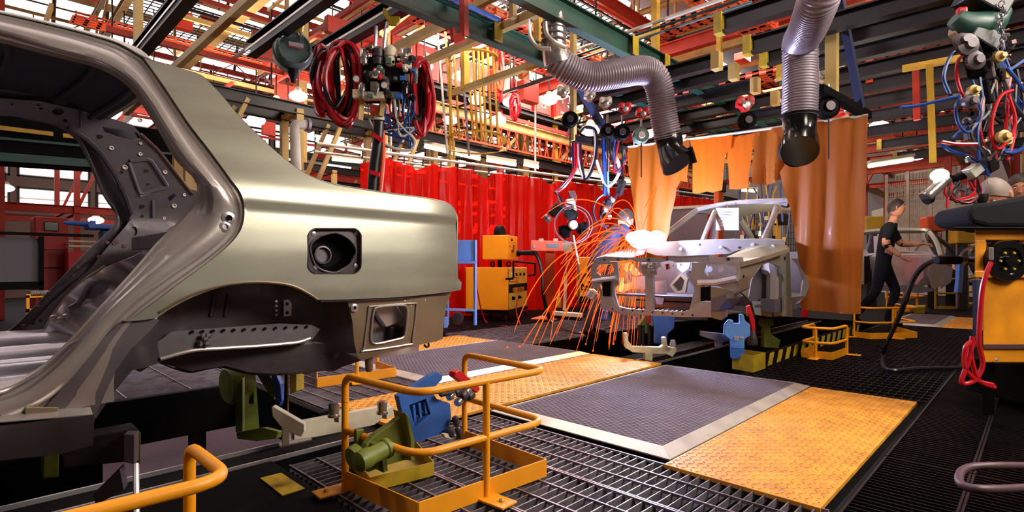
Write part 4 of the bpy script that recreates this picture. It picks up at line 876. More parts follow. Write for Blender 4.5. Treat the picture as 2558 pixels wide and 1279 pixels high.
# right inner wing side (faces us on the right), as a sheet along the car's side
wv = lambda x, z: 1.80
W = [(1850, 652), (1880, 648), (1915, 637), (1972, 622), (1974, 655), (1975, 700), (1980, 792), (1958, 790), (1958, 700), (1950, 668), (1925, 655), (1900, 662), (1875, 700), (1868, 745), (1852, 730), (1846, 700)]
mb = MB(); sheet(mb, pv(W, wv), [], wv, .05); mb.build('fender_apron', 'raw', c2, smooth=True, solid=.02, soff=1, bevel=.003)
wh = lambda x, z: 2.0
W = [(1868, 745), (1875, 700), (1900, 662), (1925, 655), (1950, 668), (1958, 700), (1958, 790), (1925, 792), (1885, 786), (1872, 770)]
mb = MB(); sheet(mb, pv(W, wh), [], wh, .04); mb.build('wheel_housing', 'inner', c2, smooth=True, solid=.02)
W = [(1876, 752), (1950, 754), (1952, 788), (1925, 792), (1885, 786)]; wh2 = lambda x, z: wh(x, z)-.03
mb = MB(); sheet(mb, pv(W, wh2), [], wh2, .05); mb.build('splash_shield', 'bright', c2, smooth=True, solid=.01)
m = MB(); p = av(1925, 672, 1.93); m.lathe(p+Vector((0, .03, -.05)), (0, -.3, 1), [(.10, 0), (.11, .04), (.07, .08), (.03, .09)], 16); m.build('strut_tower', 'raw2', c2, smooth=True)
for x, y, r_ in ((1865, 662, .012), (1884, 655, .010), (1900, 648, .014), (1961, 645, .02), (1858, 690, .012), (1940, 640, .009)):
    p = av(x, y, 1.795); m = MB(); m.lathe(p, (0, -1, 0), [(r_, 0), (r_, .003)], 10); m.build('bolt_hole', 'blackgloss', c2)
# cowl, firewall and engine bay
cow = lambda a, b: 5.45
up('cowl_panel', [(1612, 615), (1650, 606), (1760, 600), (1880, 598), (1955, 600), (1960, 612), (1880, 616), (1840, 626), (1820, 634), (1700, 640), (1640, 638), (1608, 628)], lambda a, b: 5.4-.5*(b-1.0), 'raw2', [circ(1848, 619, 5, 4)], solid=.02)
up('firewall', [(1540, 650), (1860, 645), (1868, 760), (1700, 770), (1540, 765)], 5.35, 'inner', [[(1662, 660), (1672, 658), (1674, 672), (1664, 674)], [(1680, 705), (1700, 688), (1712, 700), (1705, 728), (1690, 730)]], solid=.02, step=.08)
up('firewall_duct', [(1672, 712), (1700, 682), (1718, 695), (1712, 730), (1690, 736)], 5.2, 'oiled', [[(1680, 712), (1700, 690), (1710, 700), (1704, 724), (1692, 728)]], solid=.03, step=.05)
up('firewall_plate', [(1552, 660), (1575, 654), (1600, 686), (1590, 690), (1560, 675)], 5.2, 'raw2', solid=.02)
up('bulkhead_member', [(1540, 694), (1610, 690), (1612, 722), (1580, 722), (1560, 730), (1540, 728)], 5.0, 'raw2', [circ(1562, 705, 5, 5, 8)], solid=.04)
up('steering_mount', [(1628, 705), (1660, 700), (1664, 730), (1655, 762), (1640, 760)], 4.9, 'bright', solid=.02)
up('firewall_plate', [(1690, 655), (1725, 656), (1720, 672), (1705, 682), (1692, 670)], 5.25, 'raw2', [circ(1702, 661, 4, 4, 8)], solid=.02)
up('inner_lamp_bracket', [(1555, 680), (1572, 676), (1575, 705), (1560, 708)], 4.8, 'chrome', solid=.03)
up('airbox_plate', [(1766, 655), (1845, 655), (1850, 700), (1770, 700)], 4.95, 'raw2', [circ(1772, 672, 8, 8, 8), circ(1801, 673, 6, 6, 8)], solid=.02)
p = au(1801, 673, 4.9); m = MB(); m.lathe(p, (-1, 0, 0), [(.025, 0), (.025, .01)], 14); m.build('hole_plug', 'paper', c2)
up('inner_wing', [(1490, 655), (1600, 650), (1600, 760), (1510, 765), (1500, 720)], 5.6, 'inner', solid=.02, step=.1)
slab('engine_bay_floor', [Vector((4.7, 2.0, .55)), Vector((5.35, 2.0, .55)), Vector((5.35, 3.2, .55)), Vector((4.7, 3.2, .55))], 'dark', .02)
up('chassis_leg', [(1815, 742), (1850, 732), (1852, 742), (1832, 770), (1815, 775)], 4.6, 'inner', solid=.3, step=.1, soff=-1)
p = au(1490, 735, 4.55); m = MB(); m.lathe(p+Vector((0, .02, .04)), (-.3, .6, -1), [(.03, 0), (.055, .02), (.06, .09), (.05, .10)], 14); m.build('bumper_cup', 'bright', c2, smooth=True)
up('tow_tab', [(1477, 707), (1496, 707), (1500, 722), (1484, 722)], UF-.04, 'bright', solid=.01)
# cabin: pillars, roof edge, inner structure
def pillar(name, pts, w_, mt='raw2'): mb = MB(); mb.tube(spline(pts, 4), w_, 8); return mb.build(name, mt, c2, smooth=True)
pillar('windscreen_pillar', [au(1640, 606, 5.55), au(1690, 565, 6.05), au(1740, 526, 6.45), au(1760, 518, 6.6)], .035)
pillar('windscreen_pillar', [Vector((5.55, 1.98, 1.05)), Vector((6.05, 2.05, 1.32)), Vector((6.5, 2.15, 1.52))], .035)
pillar('roof_header', [au(1740, 525, 6.45), au(1790, 513, 6.5), au(1850, 506, 6.5), au(1990, 500, 6.5)], .03, 'bright')
r0_ = [Vector((6.45+.03*sin(pi*t), 3.10-1.0*t, 1.50+.06*sin(pi*t))) for t in [i/10 for i in range(11)]]
a0 = au(1742, 522, 6.5); rls = []
for k in range(8):
    u = 6.5+k*.2; rls.append([Vector((u, 3.12-1.05*t, a0.z-.01+.07*sin(pi*t)+.02*sin(pi*k/7))) for t in [i/10 for i in range(11)]])
m = MB(); m.loft(rls); m.build('roof_skin', 'raw', c2, smooth=True, solid=.02)
for v in (3.12, 2.07):
    pillar('roof_rail', [Vector((6.5, v, a0.z-.02)), Vector((7.2, v, a0.z)), Vector((7.9, v, a0.z-.04))], .04, 'inner')
    pillar('centre_pillar', [Vector((7.15, v, a0.z-.03)), Vector((7.1, v+(.05 if v > 2.5 else -.05), 1.1)), Vector((7.05, v+(.08 if v > 2.5 else -.08), .5))], .05, 'inner')
    pillar('rear_pillar', [Vector((7.9, v, a0.z-.04)), Vector((8.3, v, 1.3)), Vector((8.6, v+(.05 if v > 2.5 else -.05), 1.1))], .05, 'raw')
pillar('dash_brace', [au(1755, 602, 5.9), au(1772, 560, 6.1), au(1786, 528, 6.3)], .028)
pillar('front_door_pillar', [Vector((5.6, 1.95, 1.06)), Vector((5.62, 1.9, .8)), Vector((5.62, 1.9, .45))], .06)
slab('sill', [Vector((5.5, 1.83, .40)), Vector((9, 1.83, .40)), Vector((9, 1.98, .40)), Vector((5.5, 1.98, .40))], 'inner', .13)
slab('sill', [Vector((5.5, 3.2, .40)), Vector((9, 3.2, .40)), Vector((9, 3.35, .40)), Vector((5.5, 3.35, .40))], 'inner', .13)
slab('floor_pan', [Vector((5.35, 1.95, .46)), Vector((9, 1.95, .46)), Vector((9, 3.3, .46)), Vector((5.35, 3.3, .46))], 'inner', .02)
slab('rear_bulkhead', [Vector((8.5, 1.95, .46)), Vector((8.54, 1.95, .46)), Vector((8.54, 3.25, .46)), Vector((8.5, 3.25, .46))], 'inner', .6)
# rear door shell seen through the torn curtain edge
E = [av(1975, 645, 1.85), av(1990, 660, 1.85), av(2005, 700, 1.85), av(1998, 745, 1.85), av(1975, 760, 1.85)]
m = MB(); m.loft([E, [p+Vector((.15, -.03, 0)) for p in E], [p+Vector((.4, -.02, 0)) for p in E]]); m.build('door_skin_edge', 'bright', c2, smooth=True, solid=.01)
for k in range(26):
    x = 1650+rs.random()*180; y = 655+rs.random()*100; r_ = .006+.012*rs.random()
    if k < 10: p = au(1508+rs.random()*330, 646+rs.random()*3, UF-.004)
    else: p = au(x, y, 5.33)
    m = MB(); m.lathe(p, (-1, 0, 0), [(r_, 0), (r_*.6, .004)], 8); m.build('spot_weld', 'dark', c2)
# hood ledge nuts
for x, y in ((1745, 608), (1700, 622), (1800, 618), (1880, 610), (1930, 615)):
    p = au(x, y, 5.36); m = MB(); m.lathe(p, (-1, 0, .3), [(.02, 0), (.015, .006)], 10); m.build('weld_nut', 'bright', c2)
# paper job sheet hanging from the roof
pp = thing('job_sheet', 'grey paper job sheet hung from the roof edge of the centre right car', 'sheet', au(1817, 575, 6.3))
mb = MB(); G = [[au(1788+k*11.5, y, 6.3-.02*sin(k*1.4+y)) for k in range(6)] for y in (519, 535, 550, 563, 575)]; mb.loft(G); mb.build('sheet_paper', 'paper', pp, smooth=True, solid=.003)
mb = MB()
for k in range(6): a, b = au(1797, 530+k*6.5, 6.265), au(1832-(k % 3)*5, 531+k*6.5, 6.265); mb.bar(a, b, .002, .006)
o = mb.build('faint_print', 'inner', pp)
m = MB(); m.tube([au(1817, 519, 6.3), au(1817, 508, 6.35)], .006, 6); m.build('sheet_hook', 'bright', pp)
# ---------------------------------------------------------------- third car, further right
c3 = thing('car_body_shell', 'distant bare steel car body right of the large orange curtain, behind the walking man', 'car body', (9.3, 1.6, .4))
def a3(x, y, Z=None): return aZ(x, y, Z or 8.6)
def pl3(name, pts, w_, mt='raw2'): mb = MB(); mb.tube(spline(pts, 3), w_, 7); return mb.build(name, mt, c3, smooth=True)
U3 = 8.6
def up3(name, P, Z0, Z1, mt, holes=(), th=.02):      # oblique plate between two depths (left, right)
    x0 = min(p[0] for p in P); x1 = max(p[0] for p in P); O = [aZ(x, y, Z0+(Z1-Z0)*(x-x0)/max(1, x1-x0)) for x, y in P]; mb = MB(); mb.prism(O, Vector((th, th*.3, 0))); return mb.build(name, mt, c3, bevel=.004)
up3('firewall_panel', [(2176, 640), (2200, 632), (2330, 634), (2352, 645), (2345, 700), (2320, 712), (2230, 722), (2180, 712)], 9.3, 8.4, 'raw2')
up3('inner_wing', [(2262, 640), (2300, 642), (2308, 690), (2290, 712), (2262, 700)], 8.7, 8.3, 'bright', th=.05)
up3('front_pillar_panel', [(2328, 640), (2352, 650), (2362, 712), (2330, 722), (2318, 690)], 8.3, 8.5, 'raw2', th=.08)
up3('sill_panel', [(2352, 656), (2382, 660), (2376, 705), (2350, 722)], 8.6, 9.2, 'bright', th=.05)
up3('tyre_well', [(2160, 640), (2172, 640), (2178, 700), (2160, 712)], 9.3, 9.2, 'black', th=.1)
up3('door_shell', [(2140, 620), (2165, 625), (2180, 650), (2172, 705), (2140, 705)], 9.6, 9.4, 'raw', th=.05)
up3('lower_rail', [(2196, 712), (2300, 712), (2345, 726), (2300, 732), (2200, 726)], 8.9, 8.4, 'inner', th=.1)
pl3('roof_edge', [a3(2150, 582, 10.2), a3(2200, 577, 10), a3(2300, 576, 9.6), a3(2322, 580, 9.4)], .05, 'raw')
pl3('windscreen_pillar', [a3(2322, 580, 9.4), a3(2340, 605, 9.0), a3(2352, 640, 8.7)], .04, 'raw')
pl3('door_pillar', [a3(2306, 580, 9.6), a3(2314, 612, 9.3), a3(2334, 648, 8.9)], .04, 'raw2')
pl3('windscreen_pillar', [a3(2160, 640, 9.9), a3(2172, 610, 10.1), a3(2178, 583, 10.2)], .035, 'inner')
pl3('rear_pillar', [a3(2322, 580, 9.6), a3(2358, 606, 10.3), a3(2380, 630, 10.8)], .04, 'raw')
pl3('steering_brace', [a3(2280, 632, 9.0), a3(2300, 606, 9.3), a3(2318, 598, 9.6)], .03, 'bright')
pl3('dash_edge', [a3(2168, 638, 9.4), a3(2240, 630, 9.1), a3(2330, 634, 8.8)], .03, 'bright')
up3('job_sheet_patch', [(2182, 590), (2212, 588), (2214, 630), (2184, 632)], 9.6, 9.5, 'paper')
c4 = thing('car_body_shell', 'small distant bare steel car shell at the far right behind the third shell', 'car body', (13, .7, .4))
def pl4(name, pts, w_, mt='raw2'): mb = MB(); mb.tube(spline([aZ(x, y, 13) for x, y in pts], 3), w_, 7); return mb.build(name, mt, c4, smooth=True)
pl4('roof_edge', [(2345, 605), (2370, 600), (2400, 602), (2420, 615)], .05); pl4('wing_edge', [(2365, 640), (2400, 632), (2430, 634)], .08, 'bright'); pl4('front_edge', [(2380, 655), (2395, 690), (2430, 690)], .07); pl4('lower_edge', [(2380, 700), (2420, 706), (2450, 706)], .07, 'inner')
# ================================================================ CURTAINS
def curtain_mat(name, c, c2, tr, rough=.3):
    m = bpy.data.materials.new(name); m.use_nodes = True; nt = m.node_tree; N = nt.nodes; L = nt.links; b = N['Principled BSDF']
    b.inputs['Base Color'].default_value = (*lin(c), 1); b.inputs['Roughness'].default_value = rough; b.inputs['Coat Weight'].default_value = .2 if tr > .2 else .03; b.inputs['Coat Roughness'].default_value = .12
    tc = N.new('ShaderNodeTexCoord'); mp = N.new('ShaderNodeMapping'); mp.inputs['Scale'].default_value = (9, 9, .6); n = N.new('ShaderNodeTexNoise'); n.inputs['Scale'].default_value = 2.5; n.inputs['Detail'].default_value = 5
    L.new(tc.outputs['Object'], mp.inputs[0]); L.new(mp.outputs[0], n.inputs['Vector']); mx = N.new('ShaderNodeMix'); mx.data_type = 'RGBA'; mx.inputs['A'].default_value = (*lin(c), 1); mx.inputs['B'].default_value = (*lin(c2), 1); L.new(n.outputs['Fac'], mx.inputs['Factor']); L.new(mx.outputs['Result'], b.inputs['Base Color'])
    t = N.new('ShaderNodeBsdfTranslucent'); t.inputs[0].default_value = (*lin(c), 1); tp = N.new('ShaderNodeBsdfTransparent'); tp.inputs[0].default_value = (*lin(c), 1)
    L.new(mx.outputs['Result'], t.inputs[0])
    m1 = N.new('ShaderNodeMixShader'); m1.inputs[0].default_value = .5; L.new(b.outputs[0], m1.inputs[1]); L.new(t.outputs[0], m1.inputs[2])
    m2 = N.new('ShaderNodeMixShader'); m2.inputs[0].default_value = tr; L.new(m1.outputs[0], m2.inputs[1]); L.new(tp.outputs[0], m2.inputs[2]); L.new(m2.outputs[0], N['Material Output'].inputs[0])
    return m
M['cred'] = curtain_mat('red_welding_vinyl', 'ff1a0c', 'c80e08', .34, .2)
M['cora'] = curtain_mat('orange_welding_vinyl', 'c46c10', '9a4c08', .06, .6)
M['cor2'] = curtain_mat('bright_orange_vinyl', 'f0801c', 'd05a10', .05, .4)
# red curtain along the line side, one hanging sheet per panel
rc = thing('welding_curtain', 'long red translucent welding curtain behind the orange welding machines', 'curtain', (9, 7.05, -.1))
def foldsheet(u0, u1, v, zt, zb, amp, wl_, seed, topf=None):
    r = random.Random(seed); n = int((u1-u0)/.035); cols = []; ph = r.random()*6; ph2 = r.random()*6
    for i in range(n+1):
        u = u0+(u1-u0)*i/n; s_ = sin(u/wl_*2*pi+ph+1.3*sin(u*2.1+ph2)); f_ = amp*(s_*.7+.3*sin(u/wl_*2*pi*2.3+ph2)); zz = zt(u)+(topf(u) if topf else 0)
        cols.append([Vector((u, v+f_*(.5+.5*k/8)+.01*sin(k*1.1+u*9), zz+(zb-zz)*k/8)) for k in range(9)])
    return cols
ztop = lambda u: 2.47+.035*(u-4.2)
panels = [(4.05, 5.0), (5.0, 6.5), (6.5, 8.3), (8.3, 10.2), (10.2, 13.5), (13.5, 16.5)]
for i, (a, b) in enumerate(panels):
    mb = MB(); mb.loft(foldsheet(a, b+.06, 7.05+.02*(i % 2), ztop, -.05, .09, .42, i, lambda u, a=a, b=b: -.12*max(0, 1-(u-a)/.35)-.10*max(0, 1-(b-u)/.3)-.03*abs(sin(u*7)))); mb.build('curtain_strip', 'cred', rc, smooth=True)
m = MB(); m.tube([(3.4, 7.05, ztop(3.4)+.08), (16.6, 7.05, ztop(16.6)+.08)], .025, 8); m.build('curtain_rail', 'alu', rc, smooth=True)
m = MB(); m.tube([(3.4, 7.12, ztop(3.4)-.02), (16.6, 7.12, ztop(16.6)-.02)], .02, 8); m.build('curtain_rail', 'alu', rc, smooth=True)
for k in range(34):
    u = 4.1+k*.36; m = MB(); m.tube([(u, 7.05, ztop(u)+.08), (u, 7.06, ztop(u)-.05)], .012, 5); m.build('curtain_hook', 'beam', rc)
for u in (4.6, 7.9, 11.5): m = MB(); m.tube([(u, 7.09, ztop(u)+.08), (u, 7.09, 4.0)], .02, 6); m.build('rail_hanger', 'alu', rc)
# orange curtains across the line at x = 5.7
UC = 5.7
oc = thing('curtain_rod', 'thin steel rod across the line carrying the torn orange curtains', 'rod', (UC, 2.3, 2.3))
m = MB(); m.tube([au(1560, 369, UC), au(1730, 347, UC), au(2168, 288, UC)], .014, 8); m.build('rod', 'alu', oc, smooth=True)
def vshape(name, P, label, mt='cora', seed=0, amp=.025, wl_=.22, du=0):
    t = thing(name, label, 'curtain', au(sum(p[0] for p in P)/len(P), max(p[1] for p in P), UC+du), None)
    f_ = lambda a, b: UC+du+amp*sin(a/wl_*2*pi+seed)*(.35+.65*min(1, max(0, (2.3-b)/1.0)))+amp*.6*sin(a*31+seed+b*2.2)
    mb = MB(); sheet(mb, pu(P, f_), [], f_, .035, 'u'); mb.build('vinyl_sheet', mt, t, smooth=True); return t
vshape('welding_curtain', [(1564, 369), (1640, 359), (1722, 349), (1722, 400), (1716, 440), (1718, 455), (1700, 452), (1690, 470), (1686, 500), (1676, 540), (1672, 580), (1666, 600), (1664, 640), (1640, 650), (1600, 650), (1588, 560), (1578, 480), (1570, 420)], 'left orange curtain lit by the welding arc, torn along its right edge', 'cora', 1, .03, .3)
vshape('curtain_strip', [(1724, 349), (1830, 335), (1826, 372), (1812, 385), (1808, 420), (1804, 475), (1780, 481), (1768, 478), (1740, 484), (1730, 482), (1730, 400)], 'short torn orange curtain strip left of the middle gap', 'cor2', 2, .012)
vshape('curtain_strip', [(1810, 345), (1900, 330), (1880, 375), (1876, 400), (1872, 430), (1868, 470), (1840, 474), (1822, 472), (1820, 420), (1812, 388)], 'middle torn orange curtain strip between two rips', 'cor2', 4, .012, du=.02)
vshape('curtain_strip', [(1870, 336), (1918, 325), (1960, 316), (1965, 400), (1950, 430), (1938, 455), (1928, 459), (1880, 460), (1876, 420), (1885, 380)], 'darker bunched orange curtain strip beside the large curtain', 'cora', 5, .035, .24, du=.03)
vshape('welding_curtain', [(1925, 321), (2040, 304), (2168, 288), (2166, 400), (2160, 560), (2152, 700), (2150, 785), (2100, 783), (2030, 776), (2004, 770), (1998, 755), (2012, 740), (2022, 715), (2014, 690), (1996, 660), (1990, 620), (1984, 570), (1974, 520), (1955, 460), (1948, 430), (1962, 410), (1968, 360)], 'large orange curtain hanging nearly to the floor, right of the welded car', 'cora', 3, .02, .25, du=-.02)
# rod brackets
def bracket(label, parts_):
    t = thing('curtain_bracket', label, 'bracket', parts_[0][1]); 
    for nm, a, b, w_, h_, mt in parts_: m = MB(); m.bar(a, b, w_, h_); m.build(nm, mt, t, bevel=.003)
bracket('cream post with dark triangular arm holding the right end of the curtain rod', [('post', aZ(2079, -40, 4.7), aZ(2078, 238, 4.7), .09, .09, 'cream'), ('arm', aZ(2048, 222, 4.5), aZ(2168, 289, 5.0), .07, .07, 'black'), ('brace', aZ(2093, -30, 4.6), aZ(2150, 270, 4.9), .06, .06, 'navy')])
bracket('cream post with dark triangular arm holding the left end of the curtain rod', [('post', aZ(1432, 40, 5.8), aZ(1432, 352, 5.8), .055, .055, 'cream'), ('arm', aZ(1432, 346, 5.8), aZ(1562, 374, 6.6), .07, .07, 'beam'), ('brace', aZ(1440, 205, 5.8), aZ(1530, 358, 6.4), .07, .07, 'navy')])
# ================================================================ EXTRACTION DUCTS
def duct(path, rfun, label, hood, ridge=.022):
    P = spline(path, 24); t = thing('extraction_duct', label, 'duct', P[-1]); 
    L = [0]
    for a, b in zip(P, P[1:]): L.append(L[-1]+(b-a).length)
    n = int(L[-1]/ridge)*4; Q = []; j = 0
    for i in range(n+1):
        s_ = L[-1]*i/n
        while j < len(L)-2 and L[j+1] < s_: j += 1
        Q.append(P[j].lerp(P[j+1], (s_-L[j])/max(1e-6, L[j+1]-L[j])))
    mb = MB(); mb.tube(Q, .1, 28, rf=lambda i: rfun(i/n)*(1+.055*cos(i*pi/2))); mb.build('ribbed_hose', 'duct', t, smooth=False)
    for p in t.children: p.data.polygons.foreach_set('use_smooth', [True]*len(p.data.polygons))
    return t, Q
t, Q_ = duct([aZ(1388, 150, 4.5), aZ(1412, 168, 4.5), aZ(1470, 192, 4.55), aZ(1540, 184, 4.6), aZ(1600, 176, 4.7), aZ(1632, 188, 4.75), aZ(1648, 225, 4.8), aZ(1656, 280, 4.85), aZ(1668, 342, 4.9)], lambda t: .118, 'grey ribbed extraction duct bending down to a black hood above the welder', None)
m = MB(); m.lathe(aZ(1362, 148, 4.5)+Vector((0, 0, 0)), aZ(1400, 168, 4.5)-aZ(1362, 148, 4.5), [(.13, 0), (.13, .06)], 20)
m = MB(); e0, e1 = aZ(1383, 50, 4.4), aZ(1384, 110, 4.45); m.tube([aZ(1381, 36, 4.4), e0, aZ(1386, 80, 4.42), e1, aZ(1386, 125, 4.45), aZ(1394, 155, 4.48)], .095, 20, rf=lambda i: (.085, .09, .095, .10, .105, .12)[i]); m.build('metal_elbow', 'chrome', t, smooth=True)
for k in range(4):
    m = MB(); m.lathe(aZ(1382, 62+k*14, 4.41), (0, 0, 1), [(.098, 0), (.102, .006), (.098, .012)], 20); m.build('clamp_ring', 'galv', t, smooth=True)
m = MB(); m.tube(spline([aZ(1325, 50, 4.3), aZ(1324, 90, 4.3), aZ(1345, 118, 4.32), aZ(1375, 122, 4.3)], 5), .018, 8); m.build('support_arm', 'alu', t, smooth=True)
m = MB(); m.tube(spline([aZ(1362, 55, 4.25), aZ(1366, 85, 4.25), aZ(1385, 105, 4.25), aZ(1412, 118, 4.3)], 5), .018, 8); m.build('support_arm', 'alu', t, smooth=True)
a, b = aZ(1668, 338, 4.9), aZ(1690, 400, 4.85)
m = MB(); m.tube([a, aZ(1672, 352, 4.9), aZ(1676, 375, 4.88), aZ(1684, 392, 4.85), aZ(1696, 408, 4.82)], .12, 24, rf=lambda i: (.122, .118, .112, .135, .16)[i]); m.build('hood', 'blackgloss', t, smooth=True)
m = MB(); m.bar(aZ(1722, 368, 4.75), aZ(1734, 408, 4.75), .03, .05); m.build('hood_handle', 'blackgloss', t, bevel=.004)
t, Q_ = duct([aZ(2062, -60, 3.5), aZ(2044, 0, 3.6), aZ(2018, 70, 3.95), aZ(2000, 105, 4.25), aZ(1999, 150, 4.3), aZ(1999, 220, 4.3), aZ(1997, 292, 4.3)], lambda t: .126, 'grey ribbed extraction duct hanging straight down in front of the large orange curtain', None)
m = MB(); m.tube([aZ(1997, 288, 4.3), aZ(1997, 300, 4.3), aZ(1998, 335, 4.28), aZ(1998, 355, 4.24), aZ(1998, 378, 4.15)], .12, 28, rf=lambda i: (.13, .124, .118, .135, .135)[i]); m.build('hood', 'blackgloss', t, smooth=True)
fw = Vector((-.714, -.70, -.35)).normalized(); m = MB(); m.lathe(aZ(1998, 377, 4.2)-fw*.05, fw, [(.11, -.08), (.128, 0), (.132, .015), (.12, .015), (.10, -.03), (.002, -.06)], 32); m.build('hood_mouth', 'black', t, smooth=True)
m = MB(); m.tube([aZ(1997, 285, 4.3), aZ(1997, 291, 4.3)], .135, 24); m.build('clamp_ring', 'black', t, smooth=True)
# ================================================================ GUARD CAGES
def cage(label, A, B, C, D, h=.43, r=.0135, feet=True, boxh=.07, mt='orange', openback=True):
    """A-B-C-D plan corners; U shaped rails A>B>C>D, posts at A, along B-C, D; base of flat bar"""
    A, B, C, D = (Vector((*p, 0)) for p in (A, B, C, D)); t = thing('guard_cage', label, 'guard rail', (A+B+C+D)/4, None)
    up_ = lambda p, z: p+Vector((0, 0, z))
    for z in (h, h*.52):
        P = rcorner([up_(A, z), up_(B, z), up_(C, z), up_(D, z)], .09)
        if z == h: P = rcorner([up_(A, z-.1), up_(A, z), up_(B, z), up_(C, z), up_(D, z), up_(D, z-.1)], .07, 6)
        m = MB(); m.tube(P, r, 10); m.build('rail', mt, t, smooth=True)
    mid_ = B.lerp(C, .48)
    for p, z1 in ((A, h-.09), (mid_, h), (D, h-.09)): m = MB(); m.tube([up_(p, 0), up_(p, z1)], r, 10); m.build('post', mt, t, smooth=True)
    for a, b in ((A, B), (B, C), (C, D)): m = MB(); m.bar(up_(a, boxh/2), up_(b, boxh/2), .006, boxh); m.build('toe_board', mt, t, bevel=.001)
    if feet:
        for p, q in ((A, A-B), (mid_, B-A), (D, D-C)):
            d = Vector((q.x, q.y, 0)).normalized() if p is mid_ else (B-C).normalized()*(1 if p is A else -1)
            m = MB(); c = up_(p+d*.05, .006); m.box(c, (.13, .08, .008), math.atan2(d.y, d.x)); fpl = m.build('foot_plate', mt, t, bevel=.002)
            m = MB(); m.lathe(up_(p+d*.075, .009), (0, 0, 1), [(.010, 0), (.010, .006), (.005, .012)], 6); m.build('foot_bolt', 'yellow', fpl)
    return t
cage('nearest orange tubular guard cage around the blue and green clamp', (1.03, 1.90), (1.06, 1.47), (1.66, 1.43), (1.68, 1.96))
cage('orange guard cage at the bottom left corner, only its rail corner in view', (-.30, 1.60), (-.28, 1.17), (.375, 1.15), (.375, 1.42), .43)
cage('small orange guard cage right of the yellow tray at the pit edge', (5.9, 1.60), (5.5, 1.60), (5.52, 1.35), (5.95, 1.33), .28)
cage('wide orange guard cage below the bottom edge of the large orange curtain', (7.5, 1.60), (7.42, 1.42), (7.95, 1.05), (8.5, 1.35), .36, .012)
cage('orange guard cage under the tail of the left car beyond the pit', (2.10, 4.35), (1.75, 3.62), (2.35, 3.55), (2.40, 3.9), .34)
cage('distant orange guard cage beside the third car body', (12.4, 2.1), (12.4, 1.75), (13.1, 1.6), (13.5, 2.0), .5, .02, False)
cage('farthest yellow guard cage beyond the third car body', (13.6, 1.5), (13.8, 1.15), (15.4, 1.0), (15.8, 1.5), .6, .02, False, .06, 'yellowp')
# ================================================================ FIXTURES
def plate(name, P, off, mt, parent, bev=.003, hole=None): mb = MB(); mb.prism(P, off); return mb.build(name, mt, parent, bevel=bev)
# clamp inside the nearest cage
cl = thing('clamp_unit', 'blue and olive green body clamp tilted over inside the nearest guard cage', 'clamp', az(1010, 1190))
aP = lambda x, y, v=1.72: av(x, y, v)
BL = [(1092, 930), (1105, 938), (1104, 948), (1078, 975), (1090, 996), (1124, 1008), (1127, 1040), (1118, 1078), (1040, 1105), (1030, 1098), (1020, 1050), (1005, 1030), (996, 990), (1040, 962)]
mb = MB(); fB = lambda a, b: 1.72; sheet(mb, pv(BL, fB), [pv([(1022, 1012), (1064, 996), (1076, 1034), (1036, 1066)], fB)], fB, .05); mb.build('blue_side_plate', 'blue', cl, solid=.03, soff=1, bevel=.002)
plate('pocket_plate', [aP(x, y, 1.745) for x, y in [(1016, 1006), (1070, 990), (1080, 1040), (1034, 1070)]], (0, .01, 0), 'blue', cl)
for k in range(3):
    a = aP(1032+k*14, 1012-k*5, 1.735); b = aP(1036+k*14, 1052-k*9, 1.735); m = MB(); m.bar(a, b, .012, .012); m.build('pocket_rib', 'blue', cl, bevel=.002)
for x, y in ((1052, 1030), (1060, 1045), (1040, 1042)): m = MB(); m.lathe(aP(x, y, 1.738), (0, -1, 0), [(.009, 0), (.009, .006), (.004, .01)], 8); m.build('cap_screw', 'beam', cl)
GR = [(1012, 1032), (1018, 1040), (1034, 1100), (1034, 1150), (1010, 1150), (975, 1160), (920, 1180), (905, 1160), (915, 1110), (940, 1085), (985, 1055)]
plate('green_bracket', [aP(x, y, 1.67) for x, y in GR], (0, .03, 0), 'green', cl)
plate('green_edge_plate', [aP(x, y, 1.63) for x, y in [(1012, 1032), (1020, 1036), (1036, 1098), (1036, 1152), (1026, 1152), (1026, 1100)]], (0, .08, 0), 'green', cl)
m = MB(); m.lathe(aP(905, 1150, 1.60), (1, 0.15, .12), [(.02, -.02), (.033, -.015), (.035, .02), (.03, .04), (.03, .09), (.035, .095), (.035, .11)], 16); m.build('green_motor', 'green', cl, smooth=True)
m = MB(); m.lathe(aP(890, 1140, 1.68), (1, 0.1, .2), [(.038, -.02), (.042, -.01), (.042, .01), (.02, .02)], 18); m.build('motor_flange', 'green', cl, smooth=True)
plate('rib_plate', [aP(x, y, 1.60) for x, y in [(952, 1118), (962, 1112), (970, 1176), (958, 1182)]], (0, .1, 0), 'green', cl)
plate('upright', [aP(x, y, 1.78) for x, y in [(890, 1075), (910, 1072), (914, 1140), (890, 1150)]], (0, .02, 0), 'green', cl)
plate('red_pad', [aP(x, y, 1.70) for x, y in [(1138, 930), (1148, 924), (1192, 960), (1200, 972), (1192, 982), (1176, 970), (1136, 942)]], (0, .04, 0), 'redp', cl)
for x, y, r_ in ((1130, 985, .018), (1145, 975, .02), (1160, 985, .024), (1178, 985, .02), (1150, 1000, .018), (1170, 975, .018)):
    m = MB(); p = aP(x, y, 1.71); m.lathe(p+Vector((-.02, 0, -.01)), (.8, .2, .3), [(r_*.8, 0), (r_, .008), (r_, .03), (r_*.5, .04)], 9); m.build('toggle_link', 'chrome' if r_ < .02 else 'dark', cl, smooth=True)
